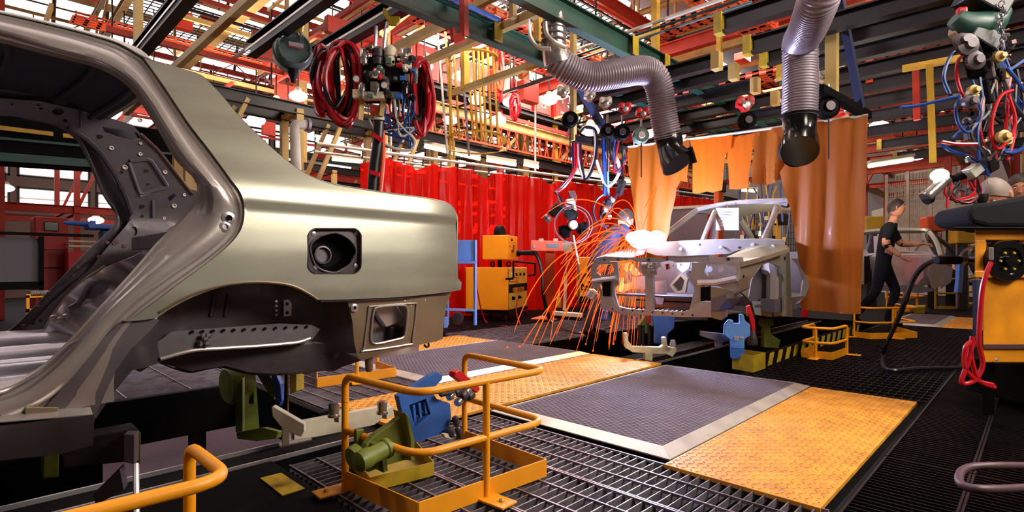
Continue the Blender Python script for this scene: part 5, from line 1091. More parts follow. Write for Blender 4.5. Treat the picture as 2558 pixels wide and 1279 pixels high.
for x0, y0, x1, y1, r_ in ((1098, 985, 1135, 978, .012), (1136, 1040, 1142, 1065, .014), (1120, 1070, 1128, 1092, .018), (1142, 1068, 1150, 1095, .013)):
    m = MB(); a, b = aP(x0, y0, 1.69), aP(x1, y1, 1.69); m.lathe(a, b-a, [(r_*.6, 0), (r_, .006), (r_, (b-a).length*.7), (r_*.5, (b-a).length)], 9); m.build('air_fitting', 'dark', cl, smooth=True)
plate('base_pad', [aP(x, y, 1.68) for x, y in [(1108, 1084), (1132, 1082), (1128, 1098), (1112, 1094)]], (0, .02, 0), 'white', cl)
ty = thing('drip_tray', 'mustard yellow open tray under the clamp inside the nearest guard cage', 'tray', az(975, 1220))
T = [az(875, 1165), az(925, 1232), az(1083, 1190), az(1035, 1130)]; hh = .05
zt = .055
for k in range(4):
    a, b = T[k].copy(), T[(k+1) % 4].copy(); a.z = b.z = zt/2+.004; m = MB(); m.bar(a, b, .004, zt); m.build('tray_side', 'yellow', ty)
m = MB(); m.prism([(p.x, p.y, .004) for p in T], (0, 0, .003)); m.build('tray_floor', 'yellow', ty)
# silver cross fixture on the rail
fx = thing('locating_fixture', 'worn silver T shaped locating beam left of the nearest guard cage', 'fixture', (1.15, 2.5, 0))
m = MB(); P = [az(690, 1094, .02), az(852, 1042, .04), az(990, 1000, .06)]
plate('cross_beam', [av(x, y, 2.45) for x, y in [(735, 1056), (845, 1035), (940, 1018), (975, 1010), (965, 1040), (935, 1062), (850, 1080), (800, 1090), (735, 1100)]], (0, .03, 0), 'white', fx)
plate('t_head', [aZ(x, y, 2.1) for x, y in [(678, 1017), (684, 1016), (760, 1060), (760, 1078), (752, 1092), (740, 1088), (724, 1080), (724, 1110), (704, 1116), (704, 1070), (680, 1040)]], (.02, .03, 0), 'white', fx)
plate('foot', [az(700, 1120, .0), az(780, 1102, .0), az(775, 1095, .0), az(695, 1112, .0)], (0, 0, .01), 'white', fx)
for x, y, Z in ((835, 1035, 2.35), (955, 1028, 2.55)):
    p = aZ(x, y, Z); m = MB(); m.lathe(p, (0, 0, 1), [(.028, -.01), (.028, 0), (.022, .0), (.024, .045), (.018, .05)], 12); m.build('locating_pin', 'chrome', fx, smooth=True)
    m = MB(); m.box(p+Vector((.03, 0, -.01)), (.05, .03, .05), .3); m.build('pin_block', 'white', fx, bevel=.003)
# hoist rod below the first car
rd = thing('lift_rod', 'thin black and brass rod standing in the pit under the left car', 'rod', aZ(720, 1040, 2.5))
m = MB(); m.tube([aZ(716, 915, 2.45), aZ(714, 1040, 2.45)], .009, 8); m.build('rod', 'black', rd); m = MB(); m.tube([aZ(719, 915, 2.43), aZ(719, 1038, 2.43)], .004, 6); m.build('guide_wire', 'cream', rd)
# green pedestal fixtures in the pit below the first car
gp = thing('pedestal_fixture', 'olive green slotted pedestal in the pit below the left car', 'fixture', aZ(630, 1090, 2.9))
aq = lambda x, y, Z=2.9: aZ(x, y, Z)
mb = MB(); uu = lambda a, b: 2.95*0+3.35; sheet(mb, pv([(610, 935), (638, 932), (648, 1070), (600, 1085), (606, 1000)], uu), [pv([(622, 972), (634, 970), (634, 1010), (622, 1012)], uu)], uu, .05); mb.build('slotted_plate', 'green', gp, solid=.03, soff=1, bevel=.003)
plate('side_plate', [aq(x, y, 3.0) for x, y in [(590, 960), (606, 945), (606, 1085), (588, 1080)]], (.03, .05, 0), 'green', gp)
plate('angle_plate', [aq(x, y, 3.0) for x, y in [(640, 935), (670, 932), (690, 965), (684, 1000), (672, 985), (656, 960)]], (.03, .03, 0), 'green', gp)
plate('blue_link', [aq(x, y, 2.95) for x, y in [(676, 934), (688, 932), (700, 960), (704, 1000), (698, 1015), (686, 990)]], (.03, .03, 0), 'blue', gp)
plate('yellow_guard', [aq(x, y, 3.05) for x, y in [(722, 934), (740, 932), (740, 978), (724, 984)]], (.06, .03, 0), 'yellow', gp)
plate('base', [aq(x, y, 2.8) for x, y in [(590, 1080), (655, 1068), (695, 1078), (690, 1095), (640, 1102), (592, 1096)]], (.05, .06, -.02), 'green', gp)
m = MB(); m.lathe(aq(565, 965, 3.2), (1, .1, .05), [(.10, 0), (.115, .02), (.115, .12), (.08, .14)], 16); m.build('drum', 'green', gp, smooth=True)
pb = thing('cross_member', 'dark olive box beam fixture under the sill of the left car', 'fixture', aZ(230, 1150, 1.7))
ap = lambda x, y, Z=1.75: aZ(x, y, Z)
plate('box_face', [ap(x, y) for x, y in [(150, 1105), (345, 1070), (350, 1150), (310, 1155), (160, 1170)]], (.0, .1, 0), 'dark', pb, .004)
plate('end_post', [ap(x, y, 1.7) for x, y in [(308, 1085), (336, 1085), (336, 1160), (308, 1155)]], (.02, .04, 0), 'inner', pb)
plate('green_foot', [ap(x, y, 1.75) for x, y in [(108, 1110), (148, 1108), (146, 1192), (108, 1196)]], (.0, .08, 0), 'green', pb)
plate('green_end', [ap(x, y, 1.78) for x, y in [(330, 1082), (352, 1080), (352, 1160), (336, 1160)]], (.0, .08, 0), 'green', pb)
m = MB(); m.tube([ap(340, 1160, 1.6), ap(341, 1290, 1.5)], .008, 8); m.build('air_pipe', 'bright', pb, smooth=True)
plate('gusset', [ap(x, y, 1.7) for x, y in [(230, 1240), (300, 1170), (310, 1225), (240, 1262)]], (.02, .05, 0), 'dark', pb)
# fixtures under the second car
f2_ = thing('body_support', 'blue support post under the front of the car, above the yellow tray', 'support', au(1845, 890, 4.6))
a4 = lambda x, y, Z=4.5: aZ(x, y, Z)
plate('support_plate', [a4(x, y) for x, y in [(1812, 812), (1822, 800), (1832, 800), (1832, 808), (1850, 808), (1850, 786), (1858, 786), (1862, 802), (1874, 810), (1874, 838), (1860, 848), (1860, 890), (1830, 888), (1826, 850), (1810, 836)]], (.06, .04, 0), 'bluel', f2_, .004)
for x, y in ((1840, 842), (1852, 842), (1840, 848)): m = MB(); m.box(a4(x, y, 4.47), (.012, .03, .014)); m.build('stencil_mark', 'white', f2_)
plate('red_link', [a4(x, y, 4.7) for x, y in [(1866, 766), (1874, 762), (1886, 800), (1888, 828), (1880, 830), (1876, 806)]], (.05, .03, 0), 'redp', f2_)
plate('steel_bracket', [a4(x, y, 4.6) for x, y in [(1752, 828), (1820, 836), (1822, 852), (1806, 856), (1806, 868), (1790, 868), (1790, 852), (1752, 840)]], (.05, .04, 0), 'inner', f2_)
m = MB(); m.lathe(a4(1880, 862, 4.6), (0, 0, 1), [(.04, 0), (.045, .02), (.03, .08), (.02, .12)], 12); m.build('locating_pin', 'dark', f2_, smooth=True)
plate('yellow_lower', [a4(x, y, 4.4) for x, y in [(1828, 866), (1860, 868), (1860, 896), (1828, 896)]], (.06, .04, 0), 'blue', f2_)
f3_ = thing('body_support', 'blue plate post under the left front corner of the welded car', 'support', au(1660, 860, 4.9))
plate('support_plate', [aZ(x, y, 5.3) for x, y in [(1630, 788), (1686, 792), (1684, 820), (1668, 834), (1666, 858), (1636, 858), (1636, 812)]], (.06, .05, 0), 'bluel', f3_, .004)
plate('yellow_link', [aZ(x, y, 5.4) for x, y in [(1596, 812), (1612, 790), (1622, 792), (1622, 836), (1596, 826)]], (.05, .05, 0), 'green', f3_)
plate('red_link', [aZ(x, y, 5.35) for x, y in [(1619, 786), (1626, 786), (1626, 808), (1619, 808)]], (.05, .05, 0), 'redp', f3_)
for x in (1598, 1606, 1622): m = MB(); m.tube([aZ(x, 812, 5.2), aZ(x, 860, 5.2)], .018, 8); m.build('guide_rod', 'beam', f3_)
f4_ = thing('carrier_cradle', 'ivory painted U shaped cradle in the pit in front of the welded car', 'cradle', aZ(1625, 880, 4.9))
plate('cradle', [aZ(x, y, 4.9) for x, y in [(1560, 833), (1568, 832), (1570, 852), (1582, 866), (1650, 868), (1658, 862), (1656, 844), (1664, 842), (1668, 866), (1690, 870), (1690, 878), (1680, 892), (1664, 884), (1630, 884), (1630, 902), (1612, 900), (1612, 882), (1580, 880), (1562, 868)]], (.05, .05, 0), 'ivory', f4_, .004)
m = MB(); m.lathe(aZ(1681, 866, 4.85), (0, 0, 1), [(.03, 0), (.03, .02), (.02, .06)], 10); m.build('cradle_pin', 'bright', f4_, smooth=True)
yb = thing('drip_tray', 'pale yellow open box at the pit edge in front of the welded car', 'tray', az(1870, 925))
T = [az(1833, 905), az(1828, 922), az(1880, 931), az(1911, 922), az(1900, 900)]
b0 = [az(1830, 922), az(1881, 931), az(1911, 921), az(1858, 912)]
for k in range(4):
    a, b = b0[k].copy(), b0[(k+1) % 4].copy(); a.z = b.z = .068; m = MB(); m.bar(a, b, .008, .132); m.build('tray_side', 'yelbox' if False else 'yellow', yb)
m = MB(); m.prism([(p.x, p.y, .003) for p in b0], (0, 0, .004)); m.build('tray_floor', 'yellow', yb)
yb2 = thing('drip_tray', 'small yellow box on the deck beside the third car body', 'tray', az(2297, 782))
b0 = [az(2283, 784), az(2310, 784), az(2314, 778), az(2288, 778)]; m = MB(); m.prism([(p.x, p.y, .003) for p in b0], (0, 0, .12)); m.build('tray_body', 'yellow', yb2, bevel=.004)
gk = thing('rail_stand', 'olive green stand in the pit behind the small guard cage', 'stand', az(1915, 880))
plate('stand_plate', [aZ(x, y, 5.6) for x, y in [(1905, 795), (1932, 795), (1934, 812), (1924, 816), (1926, 835), (1950, 850), (1945, 870), (1908, 868), (1908, 820), (1900, 812)]], (.05, .05, 0), 'green', gk, .004)
# ================================================================ WELDING MACHINES
def mach(label, P, name='welding_machine', cat='machine'): return thing(name, label, cat, P)
wm = mach('tall orange welding power source on castors with FABRICATOR plate', az(1240, 800))
def obox(x0, y0, x1, y1, xr, Z, depth, mt, name, parent, bev=.01):
    """box whose long face spans x0..x1 and right face x1..xr in the photo, at depth Z of the middle edge"""
    e = aZ(x1, y1, Z); tp = aZ(x1, y0, Z); l = aZ(x0, y1, Z*1.0); 
    d1 = Vector((-.45, .889, 0)); 
    # left face runs away along d1, right face along d2
    def hit(px, d):  # distance t so that e + d t projects to px
        r = (px-1279)/FP; X = e.x*SA-e.y*CA; Zc = e.x*CA+e.y*SA; dX = d.x*SA-d.y*CA; dZ = d.x*CA+d.y*SA
        return (r*Zc-X)/(dX-r*dZ)
    a = d1*hit(x0, d1); d2 = Vector((.889, .45, 0)); b = d2*hit(xr, d2); mb = MB(); P = [e, e+a, e+a+b, e+b]
    mb.prism(P, (0, 0, tp.z-e.z)); o = mb.build(name, mt, parent, bevel=bev); return e, a, b, tp.z-e.z
e, a, b, h = obox(1163, 668, 1268, 776, 1317, 8.2, .6, 'orangem', 'case', wm, .012)
nrm = Vector((b.y, -b.x, 0)).normalized(); ang = math.atan2(b.y, b.x)
def onface(s, z): return e+b*s+Vector((0, 0, h*z))+nrm*.006
m = MB(); P = [onface(.04, .40), onface(.96, .40), onface(.96, .60), onface(.04, .60)]; m.prism(P, nrm*.004); npl = m.build('name_plate', 'black', wm)
text('lettering', 'FABRICATOR', onface(.5, .45)+nrm*.006, .105, 'orangem', npl, (pi/2, 0, ang))
m = MB(); P = [onface(.04, .02), onface(.96, .02), onface(.96, .97), onface(.04, .97)]; m.prism(P, nrm*.001); m.build('front_panel', 'yellowp', wm)
for k in range(4): m = MB(); m.lathe(onface(.18+.2*k, .83), nrm, [(.028, 0), (.024, .02), (.006, .024)], 10); m.build('dial', ('paper', 'black', 'black', 'black')[k], wm, smooth=True)
m = MB(); P = [onface(.06, .66), onface(.42, .66), onface(.42, .76), onface(.06, .76)]; m.prism(P, nrm*.003); m.build('switch_plate', 'black', wm)
m = MB(); P = [onface(.09, .675), onface(.39, .675), onface(.39, .745), onface(.09, .745)]; m.prism(P, nrm*.004); m.build('switch_label', 'orangem', wm)
m = MB(); m.lathe(onface(.45, .64), nrm, [(.016, 0), (.014, .012)], 8); m.build('red_lamp', 'redp', wm)
for s_, z in ((.2, .27), (.5, .27)): m = MB(); m.lathe(onface(s_, z), nrm, [(.03, 0), (.03, .02), (.02, .05)], 10); m.build('cable_socket', 'black', wm, smooth=True)
m = MB(); m.lathe(onface(.8, .10), nrm, [(.02, 0), (.015, .01)], 8); m.build('knob', 'beam', wm)
P = [onface(-.1, .74), onface(-.1, .74)+nrm*.12, onface(-.1, 1.14)+nrm*.12, onface(1.05, 1.1)+nrm*.12, onface(1.05, .8)+nrm*.12, onface(1.05, .78)]
m = MB(); m.tube(rcorner(P, .03), .016, 8); m.build('handle', 'black', wm, smooth=True)
m = MB(); m.prism([e-Vector((0, 0, .06))+b*.05, e+a-Vector((0, 0, .06)), e+a+b-Vector((0, 0, .06)), e+b-Vector((0, 0, .06))], (0, 0, .06)); m.build('base_frame', 'black', wm)
for q in (e+a*.15+b*.15, e+a*.9+b*.2, e+b*.9+a*.1, e+a*.85+b*.85):
    c_ = Vector((q.x, q.y, .055)); m = MB(); m.lathe(c_-nrm*.02, nrm, [(.055, -.01), (.06, 0), (.06, .03), (.055, .04)], 14); m.build('castor', 'rubber', wm, smooth=True)
for s_ in (.3, .75):
    c_ = e+a*(1-s_)*.9+b*.5+Vector((0, 0, h+.05)); m = MB(); m.tube([c_+Vector((.04*cos(k*pi/6), 0, .04*sin(k*pi/6))) for k in range(13)], .012, 6); m.build('lifting_eye', 'black', wm, smooth=True)
m = MB(); c_ = e+a*.45+b*.5; m.bar(c_+Vector((0, 0, h)), c_+Vector((0, 0, h+.14)), .05, .05); m.build('feeder_post', 'black', wm)
wf_ = mach('orange wire feeder box with a black wheel on top of the FABRICATOR machine', az(1240, 800)+Vector((0, 0, h+.2)), 'wire_feeder')
e2, a2, b2, h2 = obox(1205, 587, 1268, 648, 1293, 8.2, .4, 'orangem', 'case', wf_, .008)
n2 = nrm; on2 = lambda s, z: e2+b2*s+Vector((0, 0, h2*z))+n2*.006
m = MB(); m.lathe(on2(.35, .82), n2, [(.02, 0), (.016, .015)], 8); m.build('switch', 'black', wf_)
m = MB(); m.box(on2(.2, .55), (.03, .004, .03), ang); m.build('red_mark', 'redp', wf_)
text('lettering', '31', on2(.6, .50), .12, 'black', wf_, (pi/2, 0, ang)); text('lettering', '2004', on2(.45, .34), .06, 'black', wf_, (pi/2, 0, ang))
c_ = e2+a2*.5+b2*.4+Vector((0, 0, h2)); m = MB(); m.lathe(c_-n2*.02, n2, [(.16, -.02), (.165, 0), (.165, .06), (.16, .08)], 24); m.build('wire_reel', 'black', wf_, smooth=True)
m = MB(); q = on2(.9, .28); m.lathe(q, Vector((.7, -.6, 0)), [(.05, 0), (.05, .03), (.03, .06), (.035, .30), (.02, .34)], 12); m.build('torch_plug', 'black', wf_, smooth=True)
def hose(name, label, pts, r, mt, cat='cable', n=8, parent=None):
    mb = MB(); mb.tube(spline(pts, n), r, 7); o = mb.build(name, mt, parent, smooth=True)
    if parent is None: tag(o, label, cat)
    return o
hose('torch_cable', 'thick black torch cable from the orange wire feeder down to the deck', [aZ(1303, 630, 8.0), aZ(1338, 634, 7.9), aZ(1354, 680, 7.9), aZ(1358, 740, 7.9), az(1378, 806), az(1420, 828), az(1475, 832), az(1530, 815)], .028, 'hblack')
hose('earth_cable', 'thin red cable looping on the deck left of the FABRICATOR machine', [aZ(1190, 690, 8), aZ(1194, 735, 8), az(1215, 805), az(1270, 816)], .010, 'hred')
hose('earth_cable', 'thin orange cable hanging from the sockets of the FABRICATOR machine', [aZ(1292, 748, 7.9), aZ(1290, 780, 7.9), az(1300, 812)], .010, 'hred')
# other orange machine with boxed letters
wm2 = mach('orange welding machine with large black G lettering behind the sparks', az(1480, 790))
e, a, b, h = obox(1440, 642, 1506, 742, 1530, 8.4, .5, 'orangem', 'case', wm2, .012)
n3 = Vector((-.53, -.85, 0)); an3 = math.atan2(-.53, .85)+0; 
q = e+a*.45+Vector((0, 0, h*.38)); fa = math.atan2(-a.y, -a.x); nf = Vector((a.y, -a.x, 0)).normalized(); nf = nf if nf.dot(Vector((-.7, -.7, 0))) > 0 else -nf
text('lettering', 'GL', q+nf*.015, .30, 'black', wm2, (pi/2, 0, fa))
m = MB(); L = [e+a*s+Vector((0, 0, h*z))+nf*.012 for s, z in ((.15, .18), (.8, .18), (.8, .58), (.15, .58), (.15, .18))]; m.tube(L, .008, 4); m.build('logo_border', 'black', wm2)
m = MB(); m.prism([e-Vector((0, 0, .10)), e+a-Vector((0, 0, .10)), e+a+b-Vector((0, 0, .10)), e+b-Vector((0, 0, .10))], (0, 0, .09)); m.build('base_frame', 'black', wm2)
for q in (e+a*.1, e+a*.9, e+b*.9, e+a*.9+b*.9): m = MB(); m.lathe(Vector((q.x, q.y, .06)), nf, [(.06, 0), (.06, .04)], 12); m.build('castor', 'rubber', wm2, smooth=True); m = MB(); m.bar((q.x, q.y, .06), (q.x, q.y, e.z-.05), .03, .03); m.build('leg', 'black', wm2)
# T shaped salmon stand
st = thing('t_stand', 'salmon painted T shaped steel stand right of the FABRICATOR machine', 'stand', az(1375, 800))
m = MB(); m.bar(aZ(1326, 614, 7.9), aZ(1416, 616, 7.9), .16, .15, 'box'); m.build('head_box', 'salmon', st, bevel=.008)
m = MB(); m.bar(aZ(1374, 626, 7.95), az(1374, 792), .14, .14, 'C'); m.build('column', 'salmon', st, bevel=.006)
m = MB(); c_ = az(1368, 796); m.box(c_+Vector((0, 0, .01)), (.5, .4, .02), .4); m.build('base_plate', 'salmon', st, bevel=.004)
m = MB(); m.bar(aZ(1366, 614, 7.78), aZ(1396, 614, 7.78), .01, .055); m.build('oval_badge', 'tealg', st, bevel=.02)
m = MB(); m.lathe(aZ(1335, 616, 7.8), Vector((-.7, -.7, 0)), [(.025, 0), (.02, .02)], 10); m.build('bolt', 'bright', st)
m = MB(); m.bar(aZ(1416, 606, 7.8), aZ(1421, 632, 7.8), .06, .12); m.build('switch_box', 'white', st, bevel=.006)
for x in (1352, 1388): m = MB(); m.bar(aZ(x, 596, 7.85), aZ(x, 604, 7.85), .06, .04); m.build('bracket', 'white', st)
# broom
br = thing('broom', 'broom with a pale handle leaning beside the salmon T stand', 'broom', az(1413, 790))
m = MB(); m.tube([aZ(1416, 634, 7.6), aZ(1413, 690, 7.6)], .010, 8); m.build('handle_top', 'bright', br); m = MB(); m.tube([aZ(1413, 690, 7.6), aZ(1410, 776, 7.6)], .022, 8); m.build('handle', 'white', br, smooth=True)
m = MB(); m.bar(aZ(1382, 782, 7.6), aZ(1455, 788, 7.5), .12, .06); m.build('broom_head', 'white', br, bevel=.01)
m = MB(); m.bar(aZ(1384, 790, 7.6), aZ(1453, 796, 7.5), .10, .05); m.build('bristles', 'black', br)
# white bottle
bo = thing('bottle', 'small yellow plastic bottle standing behind the broom', 'bottle', aZ(1396, 760, 7.8)); m = MB(); m.lathe(aZ(1396, 768, 7.8), (0, 0, 1), [(.03, 0), (.035, .02), (.035, .12), (.015, .15), (.015, .18)], 12); m.build('bottle_body', 'yellow', bo, smooth=True); m = MB(); m.lathe(aZ(1396, 738, 7.8), (0, 0, 1), [(.02, -.01), (.02, .02)], 10); m.build('cap', 'white', bo)
# blue table stand behind the tail of car one
bt = thing('tool_stand', 'light blue steel stand behind the tail of the left car', 'stand', az(1170, 800))
Zb = 6.4
m = MB(); m.prism([aZ(1128, 600, Zb), aZ(1188, 600, Zb), aZ(1188, 652, Zb), aZ(1128, 650, Zb)], (.02, .03, 0)); m.build('back_panel', 'bluel', bt, bevel=.004)
m = MB(); m.bar(aZ(1120, 655, Zb), aZ(1190, 655, Zb), .05, .03); m.build('shelf_edge', 'bluel', bt)
m = MB(); m.bar(aZ(1187, 600, Zb), aZ(1187, 812, Zb), .03, .03); m.build('leg', 'bluel', bt); m = MB(); m.bar(aZ(1118, 655, Zb+.6), aZ(1118, 812, Zb+.6), .03, .03); m.build('leg', 'bluel', bt)
m = MB(); m.bar(aZ(1110, 773, Zb), aZ(1187, 775, Zb), .04, .025); m.build('lower_bar', 'bluel', bt)
m = MB(); m.bar(aZ(1110, 805, Zb), aZ(1118, 805, Zb), .09, .12); m.build('blue_block', 'bluel', bt)
m = MB(); m.lathe(aZ(1144, 795, Zb+.3), Vector((-.7, -.7, 0)), [(.07, 0), (.075, .02), (.075, .05), (.03, .06)], 14); m.build('wheel', 'rubber', bt, smooth=True)
# blue crate under the sparks
bc = thing('crate', 'small bright blue crate on the deck behind the falling sparks', 'crate', az(1505, 800)); m = MB(); m.bar(aZ(1498, 785, 7.6), aZ(1520, 786, 7.6), .15, .14); m.build('crate_body', 'blue', bc, bevel=.01); m = MB(); m.bar(aZ(1496, 774, 7.6), aZ(1522, 775, 7.6), .17, .02); m.build('crate_rim', 'bluel', bc)
# ================================================================ WELDING ARC AND SPARKS
WP = aZ(1602, 598, 5.75)
pl = bpy.data.lights.new('arc_light', 'POINT'); pl.energy = 260; pl.color = (.55, .64, 1.0); pl.shadow_soft_size = .05; po = bpy.data.objects.new('arc_light', pl); COL.objects.link(po); po.location = WP+Vector((-.12, -.05, .12))
m = MB(); 
m.ball(WP, .135, (1, 1, .75), 16, 10); m.ball(WP+Vector((.12, -.11, .01)), .095, (1, 1, .9), 12, 8); m.ball(WP+Vector((-.03, .07, .02)), .09, (1, 1, .7), 12, 8); m.ball(WP+Vector((.16, -.15, -.01)), .045, (1.3, 1, .6), 12, 8)
o = m.build('welding_arc', 'arc', smooth=True); tag(o, 'blinding blue white welding arc on the windscreen base of the welded car', 'welding arc', kind='stuff')
r = random.Random(11); m = MB()
for i in range(125):
    s0 = WP+Vector((r.uniform(-.12, .06), r.uniform(-.1, .1), r.uniform(-.05, .05)))
    if i < 85: az_ = r.uniform(1.15, 2.75); sp = r.uniform(.5, 2.3); vz = r.uniform(-.6, 1.3)
    else: az_ = r.uniform(.9, 3.6); sp = r.uniform(.1, 1.1); vz = r.uniform(-.8, 1.2)
    v0 = Vector((cos(az_)*sp, sin(az_)*sp, vz)); tf = (vz+sqrt(vz*vz+2*9.8*(s0.z+.02)))/9.8
    t0 = r.uniform(0, .65)*tf; t1 = min(tf, t0+r.uniform(.15, .6)*tf)
    if i < 12: t0 = 0; t1 = tf*.45
    P = [s0+v0*t+Vector((0, 0, -4.9*t*t)) for t in [t0+(t1-t0)*k/9 for k in range(10)]]
    w_ = r.uniform(.002, .0042); m.tube(P, w_, 4, rf=lambda k: w_*(.4+.6*sin(pi*(k+.5)/10)))
    if r.random() < .3 and t1 == tf:
        m.ball(P[-1], .010, n=5, m=3)
# long arcs thrown to the left and right
for x0, y0, xm, ym, x1, y1 in ((1600, 590, 1470, 500, 1352, 545), (1590, 600, 1400, 640, 1285, 828), (1590, 600, 1440, 690, 1300, 870), (1590, 600, 1500, 560, 1400, 660), (1600, 580, 1640, 470, 1610, 520), (1600, 585, 1560, 500, 1500, 560), (1595, 600, 1480, 600, 1330, 860), (1600, 610, 1530, 690, 1470, 830), (1600, 610, 1560, 700, 1525, 835), (1595, 590, 1540, 520, 1490, 600), (1597, 600, 1450, 610, 1375, 850), (1600, 600, 1500, 640, 1390, 835), (1600, 590, 1520, 545, 1430, 610)):
    P = [aZ(x0, y0, 5.7), aZ(xm, ym, 5.9), aZ(x1, y1, 5.6)]
    Q = [P[0]*(1-t)**2+(P[1]*2-(P[0]+P[2])*.5)*2*t*(1-t)+P[2]*t*t for t in [k/14 for k in range(15)]]; m.tube(Q, .005, 4, rf=lambda k: .0055*(.5+.5*sin(pi*k/14)))
for x, y in ((1268, 868), (1298, 866), (1462, 826), (1482, 826), (1525, 815)): m.ball(az(x, y, .03), .014, n=6, m=4)
o = m.build('spark_shower', 'spark'); tag(o, 'fan of orange sparks falling left from the welding arc', 'sparks', kind='stuff')
ol = bpy.data.lights.new('spark_light', 'POINT'); ol.energy = 25; ol.color = (1, .4, .12); ol.shadow_soft_size = .3; oo = bpy.data.objects.new('spark_light', ol); COL.objects.link(oo); oo.location = aZ(1500, 690, 5.9)
# ================================================================ HANGING TOOLS
def tube_part(name, pts, r, mt, parent, n=7, k=6, smooth=True): mb = MB(); mb.tube(spline(pts, n), r, k); return mb.build(name, mt, parent, smooth=smooth)
def lath(name, p, d, prof, mt, parent, n=16): mb = MB(); mb.lathe(p, d, prof, n); return mb.build(name, mt, parent, smooth=True)
def pix(Z): return lambda x, y, dz=0.0: aZ(x, y, Z+dz)
# large green spring balancer, top left
q = pix(4.7); vb = Vector((-.25, -.9, -.05)).normalized()
bl = thing('spring_balancer', 'large grey green round balancer hanging from the left black rail', 'balancer', q(735, 195))
lath('drum', q(735, 122)-vb*.28, vb, [(.10, -.06), (.135, 0), (.15, .03), (.15, .14), (.165, .16), (.165, .20), (.155, .21), (.155, .27), (.145, .30), (.13, .31), (.12, .30)], 'tealg', bl, 28)
c_ = q(735, 122)+vb*.035
mb = MB(); X = vb.cross(Vector((0, 0, 1))).normalized(); Y = X.cross(vb).normalized()
for a_, b_, c2_, d_, mt, nm in ((-.07, .05, .0, .045, 'paper', 'name_plate'), (-.07, .05, -.004, .012, 'redp', 'red_line')):
    m = MB(); m.prism([c_+X*a_+Y*c2_, c_+X*b_+Y*c2_, c_+X*b_+Y*d_, c_+X*a_+Y*d_], vb*.004); m.build(nm, mt, bl)
for k in range(6):
    m = MB(); m.ball(c_+(X*cos(k*pi/3)+Y*sin(k*pi/3))*.125-vb*.02, .02, (1, 1, .8), 8, 5); m.build('housing_boss', 'tealg', bl, smooth=True)
lath('cable_outlet', q(737, 165)-vb*.1, (0, 0, -1), [(.05, 0), (.05, .04), (.025, .09), (.02, .12)], 'beam', bl)
tube_part('locking_lever', [q(740, 125, .1), q(775, 118, .1), q(800, 128, .1)], .008, 'black', bl)
tr = thing('hoist_trolley', 'red trolley clamp with mustard hook plate above the large green balancer', 'trolley', q(738, 60))
m = MB(); m.prism([q(x, y, -.05) for x, y in [(715, 25), (728, 18), (748, 22), (752, 40), (736, 52), (720, 48)]], (.05, .06, 0)); m.build('trolley_body', 'redp', tr, bevel=.006)
m = MB(); m.prism([q(x, y, -.02) for x, y in [(712, 40), (718, 38), (722, 62), (745, 68), (757, 60), (754, 78), (738, 84), (715, 70)]], (.03, .04, 0)); m.build('hook_plate', 'yellow', tr, bevel=.004)
for x, y in ((726, 30), (740, 34)): lath('wheel', q(x, y, -.08), vb, [(.02, 0), (.022, .01), (.02, .03)], 'beam', tr, 12)
for i in range(5):
    cc_ = q(750, 62+i*8); m = MB(); m.tube([cc_+Vector((.018*cos(k*pi/4)*(1 if i % 2 else .3), .018*cos(k*pi/4)*(.3 if i % 2 else 1), .026*sin(k*pi/4))) for k in range(9)], .006, 6); m.build('chain_link', 'galv', tr, smooth=True)
# pneumatic manifold with filters and gauges
q = pix(4.1); ns = Vector((-.714, -.70, 0))
mf = thing('valve_manifold', 'pneumatic valve and filter block with pressure gauges hanging between red hose coils', 'manifold', q(945, 300))
def blk(name, x0, y0, x1, y1, Z, dep, mt, bev=.004, parent=None):
    m = MB(); P = [aZ(x, y, Z) for x, y in ((x0, y0), (x1, y0), (x1, y1), (x0, y1))]; m.prism(P, -ns*dep); return m.build(name, mt, parent or mf, bevel=bev)
blk('back_plate', 905, 140, 1030, 250, 4.12, .10, 'black', .006); blk('front_block', 915, 170, 1000, 205, 4.02, .08, 'beam'); blk('valve_bank', 1000, 150, 1022, 225, 4.0, .10, 'black')
blk('bottom_plate', 905, 228, 958, 246, 3.98, .06, 'white'); blk('bottom_plate', 905, 228, 1000, 240, 4.0, .05, 'inner')
blk('label_plate', 918, 178, 935, 195, 3.99, .01, 'paper'); blk('label_plate', 940, 174, 960, 192, 3.99, .01, 'paper')
for x, y, r_, h_, mt in ((910, 130, .035, .10, 'chrome'), (945, 125, .045, .12, 'dark'), (975, 122, .045, .13, 'white'), (1010, 128, .035, .10, 'chrome'), (1022, 145, .025, .08, 'white'), (965, 200, .03, .09, 'dark'), (1012, 205, .035, .10, 'blackgloss'), (905, 215, .03, .09, 'chrome'), (940, 213, .03, .09, 'chrome'), (1038, 175, .02, .10, 'tealg')):
    lath('filter_bowl', q(x, y, -.1), (0, 0, -1), [(r_*.6, -.02), (r_, 0), (r_, h_*.45), (r_*.8, h_*.5), (r_*.8, h_*.9), (r_*.4, h_)], mt, mf, 12)
for x, y in ((937, 188), (890, 197), (960, 213)):
    gr0 = lath('gauge_rim', q(x, y, -.16), ns, [(.024, -.015), (.026, 0), (.026, .008), (.022, .008), (.022, .002)], 'chrome', mf, 16); lath('gauge_face', q(x, y, -.17), ns, [(.022, 0), (.0215, .003)], 'paper', gr0, 16)
blk('switch_box', 880, 222, 900, 244, 4.0, .05, 'white'); lath('amber_lamp', q(888, 232, -.16), ns, [(.012, 0), (.008, .01)], 'orange', mf, 8)
rr = random.Random(3)
